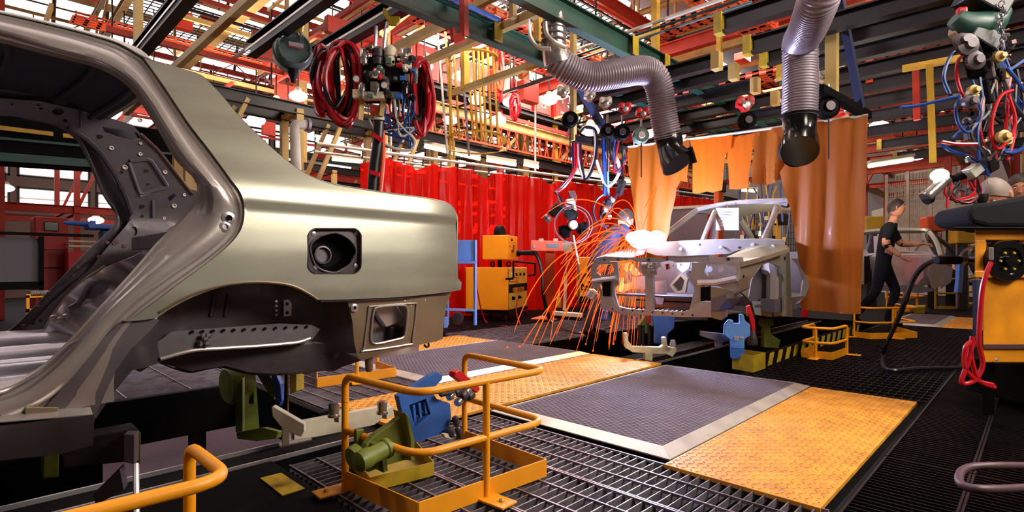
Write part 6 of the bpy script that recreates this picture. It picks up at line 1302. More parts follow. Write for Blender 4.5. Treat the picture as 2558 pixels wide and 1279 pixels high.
for i in range(34):
    x, y = rr.uniform(905, 1040), rr.uniform(120, 250); mt = rr.choice(['chrome', 'black', 'white', 'beam', 'blue', 'redp', 'tealg', 'dark', 'chrome']); s_ = rr.uniform(.012, .03)
    if rr.random() < .5: lath('pipe_fitting', q(x, y, -.14), rr.choice([(0, 0, 1), tuple(ns), (.7, -.7, 0)]), [(s_*.7, 0), (s_*.7, .02), (s_, .022), (s_, .04), (s_*.5, .05)], mt, mf, 8)
    else: m = MB(); m.box(q(x, y, -.12), (s_*1.6, s_*1.6, s_*rr.uniform(1, 2.4)), AL); m.build('valve_block', mt, mf, bevel=.003)
for x0, y0, x1, y1 in ((905, 246, 900, 300), (958, 246, 952, 290)): m = MB(); m.bar(q(x0, y0, -.05), q(x1, y1, -.05), .04, .015); m.build('strap', 'cream', mf, bevel=.002)
blk('junction_box', 925, 262, 965, 288, 4.1, .06, 'salmon')
for x in (932, 950): lath('plug_socket', q(x, 275, -.03), ns, [(.02, 0), (.016, .012)], 'tray', mf, 10)
m = MB(); m.prism([q(x, y, -.05) for x, y in [(957, 18), (965, 22), (972, 40), (998, 40), (998, 52), (990, 62), (975, 62), (968, 50), (955, 35)]], -ns*.03); m.build('hanger_plate', 'yellow', mf, bevel=.004)
tube_part('suspension_rod', [q(968, 55), q(962, 90), q(958, 140)], .014, 'chrome', mf); m = MB(); m.bar(q(940, 65), q(936, 150), .02, .02); m.build('suspension_bar', 'galv', mf)
# coils of red hose each side of the manifold
def coil(label, cx, cy, Z, rx, ry, n, mts, seed, tail=None):
    r = random.Random(seed); t = thing('hose_coil', label, 'hose', aZ(cx, cy+ry, Z))
    n = int(n*1.6)
    for i in range(n):
        ph = r.uniform(-.3, .3); a_ = rx*r.uniform(.45, 1.05); b_ = ry*r.uniform(.72, 1.06); dx = r.uniform(-.32, .32)*rx; P = []
        for k in range(15):
            w_ = -pi/2+2*pi*k/14; P.append(aZ(cx+dx+a_*cos(w_+ph*.3)*(1 if cos(w_) > 0 else .9), cy-ry*.0+b_*sin(w_)-(1-b_/ry)*ry*.5, Z+.06*sin(w_*1.0+i)+i*.012)+Vector((.012*sin(w_*3+i), 0, .012*cos(w_*2+i*2))))
        tube_part('hose_loop', P, r.uniform(.014, .022), mts[i % len(mts)], t, 5, 7)
    return t
coil('large coil of red and black hose left of the valve manifold', 852, 205, 4.15, 48, 100, 13, ['hred', 'hred', 'hblack', 'hred'], 4)
coil('narrower red hose coil at the far left of the manifold', 805, 205, 4.3, 26, 92, 5, ['hred', 'hblack', 'hred'], 9)
coil('coil of red hose right of the valve manifold', 1050, 240, 4.15, 28, 95, 9, ['hred', 'hred', 'hblack', 'hred'], 14)
hs = thing('hose_bundle', 'tangle of blue, black and white hoses below the valve manifold', 'hoses', q(985, 370))
for i in range(16):
    x0 = rr.uniform(950, 1040); x1 = rr.uniform(930, 1050); yb_ = rr.uniform(300, 372); mt = ['hblue', 'hblack', 'hblue', 'hwhite', 'hblue', 'hblack', 'hred', 'hblue'][i % 8]
    P = [q(x0, 235, .0), q(x0+rr.uniform(-8, 14), 280), q((x0+x1)/2+rr.uniform(-15, 15), yb_), q(x1-12, yb_-20), q(945+rr.uniform(-10, 14), 330), q(943+rr.uniform(-6, 8), 350)]
    tube_part('hose', P, rr.uniform(.007, .013), mt, hs, 6, 6)
tube_part('white_hose', [q(985, 250), q(992, 300), q(1012, 325), q(1036, 350), q(1030, 372), q(1000, 375), q(965, 362), q(945, 350)], .012, 'hwhite', hs, 6, 7)
bd = thing('cable_bundle', 'thick black taped cable bundle dropping behind the car tail, with a red hose beside it', 'cable', q(940, 470))
tube_part('black_sleeve', [q(948, 305), q(944, 360), q(936, 420), q(932, 475), q(930, 520)], .042, 'hblack', bd, 6, 12); tube_part('red_hose', [q(958, 330), q(957, 400), q(950, 480), q(948, 520)], .017, 'salmon', bd, 5, 8); tube_part('grey_hose', [q(950, 345, .05), q(947, 420, .05), q(941, 520, .05)], .016, 'tealg', bd, 5, 8)
for (a_, b_) in (((932, 335), (955, 352)), ((925, 430), (948, 436))): m = MB(); m.bar(q(*a_, -.06), q(*b_, -.06), .02, .03); m.build('red_tape', 'redp', bd)
lath('collar', q(947, 302), (0, 0, 1), [(.045, 0), (.045, .03), (.03, .04)], 'white', bd)
# curved grey pipe behind the car shoulder
cp = thing('vent_pipe', 'grey painted pipe with a right angle elbow behind the car shoulder', 'pipe', aZ(735, 420, 5.5))
m = MB(); m.tube(rcorner([aZ(740, 425, 5.5), aZ(735, 310, 5.5), aZ(765, 312, 5.6)], .10), .05, 12); m.build('pipe', 'white', cp, smooth=True); lath('flange', aZ(765, 312, 5.6), (1, 0, 0), [(.07, 0), (.07, .03)], 'galv', cp)
# ---- ladder cage
lc = thing('caged_ladder', 'pale yellow safety cage of a hanging ladder in front of the red curtain', 'ladder', aZ(1180, 390, 6.6))
q = pix(6.6)
def hoop(y, rx, tl, name='hoop', x0=1180): P = [q(x0+rx*cos(w), y+tl*sin(w), -.3*sin(w)) for w in [pi*(-.15)+k*(1.3*pi)/12 for k in range(13)]]; m = MB(); [m.bar(P[i], P[i+1], .05, .010) for i in range(12)]; return m.build(name, 'yellowp', lc)
hoop(145, 60, -22); hoop(350, 72, -24, x0=1190); hoop(372, 68, 12, x0=1192)
for i, (x0, y0, x1, y1, mt) in enumerate(((1092, 75, 1118, 385, 'white'), (1112, 80, 1135, 395, 'yellowp'), (1133, 120, 1148, 350, 'yellowp'), (1150, 100, 1172, 390, 'galv'), (1166, 100, 1182, 345, 'yellowp'), (1182, 118, 1192, 345, 'yellowp'), (1195, 125, 1203, 350, 'yellowp'), (1205, 130, 1214, 352, 'yellowp'), (1218, 118, 1228, 355, 'yellowp'), (1232, 128, 1245, 360, 'yellowp'), (1126, 155, 1124, 400, 'yellowp'))):
    m = MB(); m.bar(q(x0, y0, -.1+.04*(i % 3)), q(x1, y1, -.1+.04*(i % 3)), .030, .012); m.build('cage_strip', mt, lc)
for y in (180, 215, 250, 285, 320): m = MB(); m.bar(q(1102, y), q(1122, y+2), .02, .02); m.build('rung', 'galv', lc)
for y in (210, 262, 310): m = MB(); m.bar(q(1100, y, .1), q(1240, y+24, .1), .012, .012); m.build('cage_wire', 'black', lc)
m = MB(); m.bar(q(1100, 158), q(1215, 112), .04, .04); m.build('top_arm', 'white', lc)
# ---- middle cluster: looped hoses, weld gun, fan
q = pix(6.0)
lh = thing('hose_loops', 'blue, red and black hoses hanging in loops left of the orange curtain', 'hoses', q(1490, 470))
for i in range(13):
    xs = 1450+(i % 4)*4; mt = ['hblue', 'hred', 'hblack', 'tealg', 'hred', 'hwhite'][i % 6]
    if i < 5: P = [q(1415+i, 340), q(1428+i*2, 320), q(1432+i*2, 390), q(1430+i, 430), q(1402+i*2, 465), q(1385+i*2, 478)]
    elif i < 9: P = [q(1432+i*2, 345), q(1435+i*2, 400), q(1455+i, 440+i), q(1478+i, 400), q(1480+i, 330), q(1470-i, 318), q(1448, 330)]
    else: P = [q(1478+i, 400), q(1500+i, 450+i), q(1530, 458), q(1546, 430), q(1540, 395), q(1525-i, 380), q(1517, 400)]
    tube_part('hose', P, rr.uniform(.010, .02), mt, lh, 7, 6)
for i in range(4): tube_part('drop_hose', [q(1505+i*4, 300), q(1507+i*3, 380), q(1510+i*3, 490)], .017, ('hblue', 'hblue', 'hblack', 'bluel')[i], lh, 6, 7)
wg = thing('weld_gun', 'suspended spot welding gun with grey transformer in front of the red curtain', 'weld gun', q(1425, 545))
m = MB(); m.bar(q(1375, 538), q(1398, 512), .10, .10); m.build('cylinder_body', 'beam', wg, bevel=.02); lath('cylinder_cap', q(1372, 542), q(1370, 540)-q(1398, 512), [(.05, 0), (.055, .03), (.03, .06)], 'galv', wg)
m = MB(); m.prism([q(x, y) for x, y in [(1415, 498), (1433, 495), (1438, 510), (1424, 520), (1412, 514)]], -ns*.1); m.build('transformer', 'alu', wg, bevel=.006)
m = MB(); m.prism([q(x, y, .05) for x, y in [(1418, 478), (1436, 476), (1442, 492), (1438, 510), (1426, 496)]], -ns*.06); m.build('gun_bracket', 'rust', wg, bevel=.005)
for i in range(8): tube_part('gun_cable', [q(1385+rr.uniform(-4, 6), 480), q(1395+rr.uniform(-5, 10), 500+rr.uniform(-5, 5)), q(1400+rr.uniform(0, 15), 522+rr.uniform(0, 8)), q(1425+rr.uniform(0, 6), 515), q(1405, 505)], .008, ('hblack', 'hred', 'hblack', 'tealg')[i % 4], wg, 6, 5)
m = MB(); m.bar(q(1433, 512), q(1438, 545), .04, .03); m.build('mount_bar', 'cream', wg)
fn = thing('pedestal_fan', 'black three bladed fan with wire guard below the suspended weld gun', 'fan', q(1430, 580))
fc = q(1431, 562, -.1); X = Vector((SA, -CA, 0)); Y = Vector((0, 0, 1))
for k in range(3):
    a_ = pi/2+.2+k*2*pi/3; P = [fc+(X*cos(a_+d)+Y*sin(a_+d))*rad+ns*.02*(1 if d > 0 else -1) for d, rad in ((-.5, .04), (-.75, .10), (-.6, .155), (-.2, .18), (.3, .175), (.6, .14), (.55, .08), (.3, .04))]
    m = MB(); m.prism(P, -ns*.006); m.build('blade', 'black', fn, bevel=.002)
lath('hub', fc+ns*.03, ns, [(.05, -.04), (.05, 0), (.04, .012), (.001, .014)], 'white', fn, 20)
for rad in (.19, .205):
    m = MB(); m.tube([fc+(X*cos(k*pi/14)+Y*sin(k*pi/14))*rad+ns*(.05 if rad > .2 else -.05) for k in range(29)], .005, 5); m.build('guard_ring', 'galv', fn, smooth=True)

lath('fan_motor', fc-ns*.05, -ns, [(.05, 0), (.06, .03), (.05, .12), (.02, .14)], 'black', fn)
m = MB(); m.tube([q(1431, 588), q(1441, 640), q(1445, 660)], .015, 8); m.build('fan_pole', 'galv', fn, smooth=True); m = MB(); b_ = az(1446, 790); m.tube([q(1445, 655), Vector((b_.x, b_.y, .02))], .015, 8); m.build('fan_pole', 'galv', fn); lath('fan_base', Vector((b_.x, b_.y, 0)), (0, 0, 1), [(.18, 0), (.18, .02), (.04, .05)], 'black', fn)
# black cable handler beside orange curtain with clamp
kb = thing('weld_gun', 'dark hanging weld gun with looped cables left of the welder', 'weld gun', q(1520, 545))
for P in ([(1540, 440), (1546, 470), (1535, 500), (1520, 545)], [(1515, 480), (1490, 500), (1482, 530), (1495, 560), (1520, 565)], [(1528, 490), (1505, 510), (1500, 545), (1515, 575)], [(1552, 400), (1556, 460), (1548, 490)]): tube_part('gun_cable', [q(*p) for p in P], .012, 'hblack', kb, 7, 6)
m = MB(); m.bar(q(1507, 540), q(1524, 500), .06, .07); m.build('gun_body', 'beam', kb, bevel=.01); m = MB(); m.bar(q(1546, 485), q(1556, 450), .06, .07); m.build('gun_handle', 'beam', kb, bevel=.01)
for x, y in ((1522, 542), (1512, 524), (1530, 500)): lath('gun_joint', q(x, y, -.05), ns, [(.025, 0), (.03, .01), (.02, .03)], 'chrome', kb, 10)
# trolleys and balancer discs along the rails
def trolley(x, y, Z, s, mt, label, grp=None):
    t = thing('rail_trolley', label, 'trolley', aZ(x, y, Z), grp); f_ = lambda a, b, d=0: aZ(x+a*s, y+b*s, Z+d)
    m = MB(); m.prism([f_(a, b) for a, b in [(-16, -6), (-10, -14), (0, -11), (8, -15), (15, -8), (17, 2), (10, 8), (6, 15), (-4, 16), (-8, 9), (-17, 6)]], -ns*.08); m.build('cast_body', mt, t, bevel=.008)
    for a, b in ((-10, -6), (9, -7), (0, 3)): lath('wheel', f_(a, b, -.05), ns, [(.03*s, -.02), (.03*s, 0), (.012*s, .004), (.012*s, .012)], mt if a else 'chrome', t, 12)
    for a, b in ((-11, 3), (10, 4)): lath('bolt', f_(a, b, -.02), ns, [(.008*s, 0), (.008*s, .01)], 'beam', t, 6)
    return t
for x, y, s, mt, lab in ((1408, 226, 1, 'white', 'white cast trolley left of the cream curtain post'), (1474, 237, .9, 'white', 'white cast trolley just below the ribbed left duct'), (1514, 254, 1, 'white', 'third white cast trolley, right of the navy brace'), (1563, 268, 1, 'redp', 'red cast trolley left of the left duct hood'), (1607, 280, 1, 'redp', 'red cast trolley nearest the left duct hood'), (1865, 256, 1.35, 'redp', 'large red trolley between the two ducts'), (2073, 190, 1.5, 'white', 'large white trolley beside the right cream post'), (2115, 272, 1, 'redp', 'red trolley behind the top of the large orange curtain'), (1585, 125, .8, 'ivory', 'small ivory trolley on the dark green rail above the left duct'), (1693, 172, .8, 'ivory', 'small ivory trolley right of the left duct bend')):
    trolley(x, y, 5.6, s*.95, mt, lab)
def disc(x, y, Z, r_, mt, label, drop=0):
    t = thing('spring_balancer', label, 'balancer', aZ(x, y+15, Z)); p = aZ(x, y, Z)
    dr = lath('drum', p, ns, [(r_*.7, -.10), (r_, -.06), (r_, 0), (r_*.85, .02), (r_*.8, .015), (r_*.5, .015), (r_*.45, .03), (.002, .03)], mt, t, 20)
    lath('hub_label', p+ns*.031, ns, [(r_*.42, 0), (r_*.4, .004)], 'paper' if mt == 'tealg' else 'dark', dr, 14)
    tube_part('hanger_loop', [p+Vector((0, 0, r_)), p+Vector((.0, .0, r_+.09))], .012, 'chrome', t); tube_part('load_cable', [p-Vector((0, 0, r_)), p-Vector((0, 0, r_+.35))], .006, 'hblack', t)
for a in ((1424, 297, 5.6, .085, 'black', 'dark bell shaped balancer left of the cream curtain post'), (1518, 326, 5.6, .075, 'black', 'left one of the two black balancers below the white trolleys'), (1554, 330, 5.6, .085, 'black', 'black round balancer between two others beside the curtain rod'), (1602, 338, 5.6, .085, 'tealg', 'grey green balancer with pale centre left of the duct hood'), (2070, 266, 4.6, .10, 'black', 'black round balancer at the top left of the large orange curtain'), (1868, 300, 5.9, .10, 'black', 'black balancer under the large red trolley')): disc(*a)
for k in range(3): hose('drop_cable', ('black cable dropping from the balancers beside the navy brace', 'blue air line dropping behind the left orange curtain edge', 'thin red air line looping beside the curtain rod end')[k], [aZ(1530+k*10, 330, 5.9), aZ(1524+k*8, 380, 5.9), aZ(1548-k*6, 430, 5.9), aZ(1556+k*4, 400, 5.9), aZ(1560, 375, 6)], .012, ('hblack', 'hblue', 'hred')[k])
# red hose bunch behind the ladder cage
coil('bunch of thin red hoses hanging right of the ladder cage', 1245, 180, 8.0, 12, 70, 8, ['hred', 'salmon'], 21)
coil('small loop of red hose in front of the gallery cabinets', 1284, 268, 8.0, 12, 32, 5, ['hred', 'hred'], 22)
# ================================================================ RIGHT SIDE HANGING ROBOT GUN
q = pix(3.3)
rg2 = thing('suspended_weld_gun', 'large hanging weld gun carrier with teal motor at the upper right edge', 'weld gun', q(2430, 300))
m = MB(); m.tube([q(2385, 45), q(2410, 62), q(2450, 66), q(2485, 50), q(2505, 25)], .075, 16, rf=lambda i: (.05, .075, .085, .075, .05)[i]); m.build('motor_housing', 'tealb' if 'tealb' in M else 'teal', rg2, smooth=True)
for x0, y0, x1, y1, w_, mt in ((2410, -20, 2500, 30, .16, 'beam'), (2415, 80, 2480, 120, .13, 'beam'), (2425, 120, 2445, 190, .12, 'black'), (2465, 150, 2475, 200, .07, 'dark'), (2470, 90, 2440, 10, .03, 'rust'), (2460, 200, 2470, 260, .05, 'black')):
    m = MB(); m.bar(q(x0, y0), q(x1, y1), w_, w_*.8); m.build('gun_frame', mt, rg2, bevel=.012)
m = MB(); m.prism([q(x, y) for x, y in [(2388, 66), (2396, 58), (2412, 70), (2414, 86), (2400, 92), (2386, 80)]], -ns*.06); m.build('cast_trolley', 'white', rg2, bevel=.006); m = MB(); m.box(q(2402, 30), (.05, .05, .05), .4); m.build('red_cap', 'redp', rg2, bevel=.01)
for x, y, r_ in ((2420, 110, .06), (2440, 150, .05), (2500, 140, .03), (2428, 252, .04), (2510, 340, .035), (2435, 225, .03), (2405, 100, .04)):
    lath('pulley', q(x, y, -.1), ns, [(r_, -.03), (r_*1.1, 0), (r_*.6, .01), (r_*.5, .03)], 'dark' if r_ > .035 else 'cream', rg2, 14)
for i in range(11):
    cc_ = q(2502+4*sin(i), 10+i*11, -.1); m = MB(); m.tube([cc_+Vector((.014*cos(k*pi/4)*(1 if i % 2 else .3), .014*cos(k*pi/4)*(.3 if i % 2 else 1), .02*sin(k*pi/4))) for k in range(9)], .004, 5); m.build('chain_link', 'galv', rg2)
for i in range(44):
    x, y = rr.uniform(2405, 2530), rr.uniform(60, 420); s_ = rr.uniform(.008, .026); mt = rr.choice(['dark', 'black', 'beam', 'chrome', 'black', 'blue', 'rust', 'cream', 'tealg'])
    if rr.random() < .5: lath('pipe_fitting', q(x, y, rr.uniform(-.1, .1)), (rr.uniform(-1, 1), rr.uniform(-1, 1), rr.uniform(-1, 1)), [(s_*.7, 0), (s_*.7, .03), (s_, .032), (s_, .05), (s_*.5, .07)], mt, rg2, 8)
    else: m = MB(); m.box(q(x, y, rr.uniform(-.1, .1)), (s_*1.6, s_*1.6, s_*rr.uniform(1, 3)), AL, rr.uniform(-.4, .4)); m.build('valve_block', mt, rg2, bevel=.002)
rh = thing('hose_bundle', 'thick blue, red and black hoses looping down the right edge of the picture', 'hoses', q(2450, 380))
BH = [[(2432, 118), (2380, 135), (2358, 190), (2372, 235)], [(2435, 118), (2395, 150), (2392, 200), (2410, 250), (2420, 270)], [(2440, 116), (2475, 125), (2500, 190), (2530, 260), (2570, 310)], [(2445, 112), (2485, 128), (2510, 190), (2540, 250), (2575, 290)], [(2438, 120), (2460, 118), (2490, 150), (2515, 210), (2540, 260), (2575, 330)],
      [(2530, 225), (2500, 240), (2480, 290), (2478, 340), (2495, 372), (2530, 330), (2535, 290), (2520, 240)], [(2520, 230), (2515, 290), (2512, 330)], [(2400, 240), (2388, 270), (2395, 310), (2420, 330), (2448, 290), (2440, 240), (2428, 200)], [(2380, 345), (2420, 310), (2440, 300)], [(2350, 358), (2372, 375), (2420, 392), (2458, 420), (2470, 440)], [(2352, 354), (2390, 360), (2440, 360)],
      [(2570, 340), (2555, 370), (2530, 382), (2508, 380)], [(2572, 345), (2560, 365), (2535, 376), (2505, 374)], [(2250, 268), (2300, 262), (2390, 240)], [(2500, 60), (2505, 110), (2512, 150), (2530, 190)], [(2515, 170), (2540, 200), (2560, 230)], [(2560, 150), (2530, 170), (2500, 190)], [(2480, 200), (2490, 260), (2470, 300), (2460, 330)]]
BC = ['hblue', 'hred', 'hblack', 'hblue', 'hblue', 'hred', 'hred', 'hblue', 'hblue', 'hblue', 'hred', 'hblue', 'hblue', 'hblue', 'hblue', 'hblue', 'hblue', 'hblack']
for i, P in enumerate(BH): tube_part('hose', [q(x, y, .03*(i % 5)-.06) for x, y in P], .016 if i in (2, 3, 4) else .010, BC[i], rh, 8, 7)
for i in range(12):
    x0 = rr.uniform(2440, 2540); tube_part('hose', [q(x0, rr.uniform(160, 220)), q(x0+rr.uniform(-20, 20), 270), q(x0+rr.uniform(-30, 30), 330), q(x0+rr.uniform(-20, 10), 400)], rr.uniform(.006, .012), rr.choice(['hblack', 'hblue', 'hblack', 'hred', 'hblack']), rh, 6, 6)
q = pix(3.4)
gd = thing('hand_grinder_arm', 'silver cylinder spot gun with white lamp hanging above the third car', 'weld gun', q(2400, 450))
lath('silver_cylinder', q(2312, 492), q(2356, 452)-q(2312, 492), [(.035, -.01), (.042, 0), (.042, .02), (.038, .022), (.038, .14), (.042, .142), (.042, .17)], 'chrome', gd, 18); lath('end_cap', q(2330, 490), q(2312, 500)-q(2350, 480), [(.02, 0), (.035, .02), (.035, .05)], 'black', gd)
m = MB(); m.ball(q(2347, 438), .05, (1.1, 1, .8), 12, 8); m.build('lamp_glass', 'lamp', gd, smooth=True)
m = MB(); m.prism([q(x, y) for x, y in [(2360, 430), (2390, 440), (2420, 425), (2430, 440), (2400, 452), (2370, 450)]], -ns*.08); m.build('gun_arm', 'black', gd, bevel=.01)
m = MB(); m.prism([q(x, y, -.05) for x, y in [(2420, 422), (2448, 405), (2462, 425), (2438, 445)]], -ns*.06); m.build('metal_plate', 'alu', gd, bevel=.004)
m = MB(); m.prism([q(x, y, .0) for x, y in [(2405, 360), (2440, 352), (2475, 370), (2470, 400), (2450, 385)]], -ns*.05); m.build('rust_bracket', 'rust', gd, bevel=.004); m = MB(); m.prism([q(x, y, .05) for x, y in [(2465, 385), (2495, 380), (2500, 420), (2475, 435)]], -ns*.1); m.build('bracket_box', 'black', gd, bevel=.01)
for i in range(13):
    P = [q(2360+rr.uniform(0, 40), 455+rr.uniform(-5, 10)), q(2370+rr.uniform(-8, 15), 490), q(2400+rr.uniform(-10, 20), 502+rr.uniform(-6, 6)), q(2440+rr.uniform(-10, 10), 485), q(2430+rr.uniform(-15, 15), 450)]
    tube_part('gun_cable', P, rr.uniform(.005, .010), rr.choice(['hblack', 'hblack', 'hblack', 'hred', 'beam']), gd, 7, 6)
tube_part('red_hose', [q(2366, 520), q(2368, 495), q(2380, 470)], .009, 'hred', gd); lath('black_nozzle', q(2454, 485), (0, 0, -1), [(.03, 0), (.03, .03), (.02, .06)], 'beam', gd)
for x, y in ((2420, 480), (2436, 500), (2405, 470), (2450, 500)): m = MB(); m.box(q(x, y, .02), (.03, .03, .04), .5, .3); m.build('valve_block', 'dark', gd, bevel=.003)
# ================================================================ ORANGE CABINET AT THE RIGHT EDGE
cb = thing('weld_control_cabinet', 'scuffed orange control cabinet on legs at the right edge with red cables', 'cabinet', (4.3, 0, 0))
M['scuff'] = mat('scuffed_orange_cabinet_paint', 'd88808', 0.45, 0.0, '2a1606', 5, 0.45)
Zc = 3.0
def cbox(x0, y0, x1, y1, Z, dep, mt, name, bev=.006): m = MB(); P = [aZ(x, y, Z) for x, y in ((x0, y0), (x1, y0), (x1, y1), (x0, y1))]; P = [P[0], aZ(x1, y0, Z-.0), P[2], P[3]]; m.prism(P, Vector((1, -.06, 0)).normalized()*dep); return m.build(name, mt, cb, bevel=bev)
cbox(2455, 684, 2640, 906, Zc, .55, 'scuff', 'lower_case'); cbox(2435, 572, 2640, 600, Zc, .5, 'scuff', 'upper_lid'); cbox(2435, 598, 2462, 692, Zc, .5, 'scuff', 'upper_post'); cbox(2434, 676, 2640, 694, Zc-.02, .55, 'scuff', 'shelf'); cbox(2462, 598, 2640, 606, Zc+.02, .4, 'scuff', 'inner_lintel')
cbox(2464, 606, 2640, 680, Zc+.25, .2, 'black', 'recess_back'); cbox(2462, 592, 2550, 612, Zc+.02, .1, 'navy', 'blue_visor'); cbox(2380, 566, 2640, 572, Zc-.05, .5, 'black', 'top_plate')
cbox(2458, 860, 2640, 872, Zc-.01, .02, 'rust', 'lower_seam', .002)
for x in (2470, 2600):
    b_ = aZ(x, 905, Zc+.1); m = MB(); m.bar(b_, (b_.x, b_.y, 0), .05, .05); m.build('cabinet_leg', 'black', cb)
b_ = aZ(2520, 905, Zc+.3); m = MB(); m.box((b_.x+.1, b_.y-.1, .15), (.5, .4, .22), AL); m.build('base_box', 'black', cb, bevel=.01)
c_ = aZ(2515, 652, Zc-.02); rel = lath('reel', c_, ns, [(.11, -.12), (.115, 0), (.11, .015), (.075, .016), (.07, .004), (.03, .004), (.028, .03), (.002, .032)], 'blackgloss', cb, 28)
for k in range(6): a_ = k*pi/3; p = c_+(X*cos(a_)+Y*sin(a_))*.05+ns*.015; lath('reel_bolt', p, ns, [(.008, 0), (.006, .008)], 'yellow', rel, 8)
m = MB(); m.bar(aZ(2476, 618, Zc-.05), aZ(2476, 650, Zc-.05), .02, .02); m.build('tap', 'bright', cb, bevel=.003)
m = MB(); m.lathe(aZ(2490, 898, Zc-.02), ns, [(.01, 0), (.008, .006)], 8); m.build('bolt', 'bright', cb)
for i, P in enumerate(([(2476, 655), (2462, 690), (2452, 740), (2446, 850), (2455, 910), (2435, 950), (2402, 955), (2420, 900), (2430, 840)], [(2430, 850), (2412, 870), (2412, 920), (2440, 950), (2480, 962)], [(2434, 850), (2425, 880), (2436, 930), (2450, 955), (2485, 968)])):
    hose('welding_cable', ('red welding cable looping from the reel down to the deck by the orange cabinet', 'red cable end hanging beside the orange cabinet leg', 'second red cable end trailing on the deck by the orange cabinet')[i], [aZ(x, y, Zc-.15) for x, y in P], .012, 'hred', 'cable', 7)
m = MB(); tk = thing('cable_sleeve', 'dark sleeve with a blue rod hanging left of the orange cabinet', 'cable', aZ(2440, 850, 2.95)); tube_part('sleeve', [aZ(2440, 700, 3), aZ(2442, 780, 3), aZ(2440, 850, 3)], .022, 'navy', tk); tube_part('blue_rod', [aZ(2400, 640, 3.4), aZ(2396, 700, 3.4), aZ(2393, 730, 3.4)], .022, 'blue', tk); tube_part('rod_tip', [aZ(2393, 730, 3.4), aZ(2392, 770, 3.4)], .008, 'dark', tk)
hose('torch_cable', 'long black cable sagging from the gun rest to the deck left of the orange cabinet', [aZ(2440, 650, 3.2), aZ(2380, 648, 3.2), aZ(2330, 652, 3.3), aZ(2285, 690, 3.4), aZ(2250, 780, 3.6), az(2208, 880, .03), az(2215, 922, .02), az(2300, 920, .02), az(2400, 918, .02)], .016, 'hblack', 'cable', 8)
m = MB(); m.tube([aZ(2340, 650, 3.18), aZ(2398, 650, 3.18)], .024, 8); gr_ = thing('welding_torch', 'black torch grip resting level with the reel left of the orange cabinet', 'torch', aZ(2370, 655, 3.18)); m.build('grip', 'black', gr_, smooth=True); tube_part('guard_bow', [aZ(2396, 645, 3.18), aZ(2410, 625, 3.2), aZ(2440, 615, 3.2)], .008, 'galv', gr_)
# rubber hoop at the lower right
m = MB(); m.tube(spline([az(2620, 1165, .05), az(2500, 1163, .1), az(2420, 1168, .1), az(2396, 1190, .1), az(2410, 1215, .1), az(2480, 1222, .1), az(2620, 1215, .05)], 8), .014, 10); o = m.build('rubber_hoop', 'dhose', smooth=True); tag(o, 'dull purple brown hose loop lying on the grating at the lower right corner', 'hose')
# ================================================================ BACKGROUND BITS BEHIND THE SECOND CAR
for i, (x0, y0, x1, y1, Z, mt, lab) in enumerate(((1775, 440, 1815, 620, 10, 'salmon', 'salmon painted column behind the torn curtain strips'), (1935, 520, 1965, 720, 9.5, 'yellowp', 'yellow machine frame seen through the rear of the welded car'), (1860, 560, 1890, 640, 9.2, 'yellowp', 'short yellow post behind the welded car cabin'), (2008, 430, 2014, 720, 9, 'redp', 'thin red post right of the large curtain'))):
    t = thing('machine_post', lab, 'post', aZ(x0, y1, Z)); a, b = aZ((x0+x1)/2, y0, Z), aZ((x0+x1)/2, y1, Z); a.z = max(a.z, 1.2); m = MB(); m.bar(a, (a.x, a.y, 0), (x1-x0)*Z/FP*.7, .1); m.build('post_body', mt, t, bevel=.01); m = MB(); m.box((a.x, a.y, a.z-.2), (.25, .2, .2)); m.build('post_head', 'beam', t, bevel=.02)
ms = thing('mesh_fence', 'yellow framed black mesh fence behind the welded car cabin', 'fence', (12.5, 3, 0))
m = MB(); a, b = aZ(1880, 470, 12), aZ(2000, 470, 11)
for k in range(22): p = a.lerp(b, k/21); m.bar((p.x, p.y, 0), (p.x, p.y, 2.0), .008, .008)
for k in range(16): m.bar((a.x, a.y, .1+k*.12), (b.x, b.y, .1+k*.12), .008, .008)
o = m.build('mesh', 'black', ms); o['kind'] = 'stuff'
for p in (a, a.lerp(b, .5), b): m = MB(); m.bar((p.x, p.y, 0), (p.x, p.y, 2.1), .06, .06); m.build('fence_post', 'yellowp', ms)
for z in (2.05, .08): m = MB(); m.bar((a.x, a.y, z), (b.x, b.y, z), .05, .05); m.build('fence_rail', 'yellowp', ms)
# smoke grey screen behind windscreen
gs = thing('work_screen', 'pale grey screen board behind the windscreen opening of the welded car', 'screen', aZ(1720, 640, 8.2)); m = MB(); m.prism([aZ(1672, 520, 8.2), aZ(1768, 515, 8.2), aZ(1768, 800, 8.2), aZ(1672, 800, 8.2)], (.03, .03, 0)); m.build('board', 'conc', gs, bevel=.005)
m = MB(); m.bar(aZ(1672, 520, 8.2), aZ(1768, 515, 8.2), .04, .04); m.build('board_edge', 'white', gs)
# coloured air hoses and valves behind the cabin
hk = thing('hose_bundle', 'row of coloured air hoses hanging behind the cabin of the welded car', 'hoses', aZ(1900, 620, 9))
for i in range(13): x = 1845+i*9.5; tube_part('hose', [aZ(x, 450+rr.uniform(0, 20), 9), aZ(x+rr.uniform(-12, 12), 500, 9), aZ(x+rr.uniform(-16, 16), 560, 9), aZ(x+rr.uniform(-16, 16), 600+rr.uniform(0, 40), 9)], rr.uniform(.008, .016), rr.choice(['hblue', 'hred', 'yellowp', 'white', 'hblack', 'hblue', 'orange']), hk, 5, 6)
for i in range(30): m = MB(); m.box(aZ(rr.uniform(1850, 1975), rr.uniform(540, 640), 8.8), (.05, .05, rr.uniform(.04, .09)), rr.random()); m.build('valve_block', rr.choice(['chrome', 'tealg', 'redp', 'yellowp', 'black', 'white', 'blue']), hk, bevel=.004)
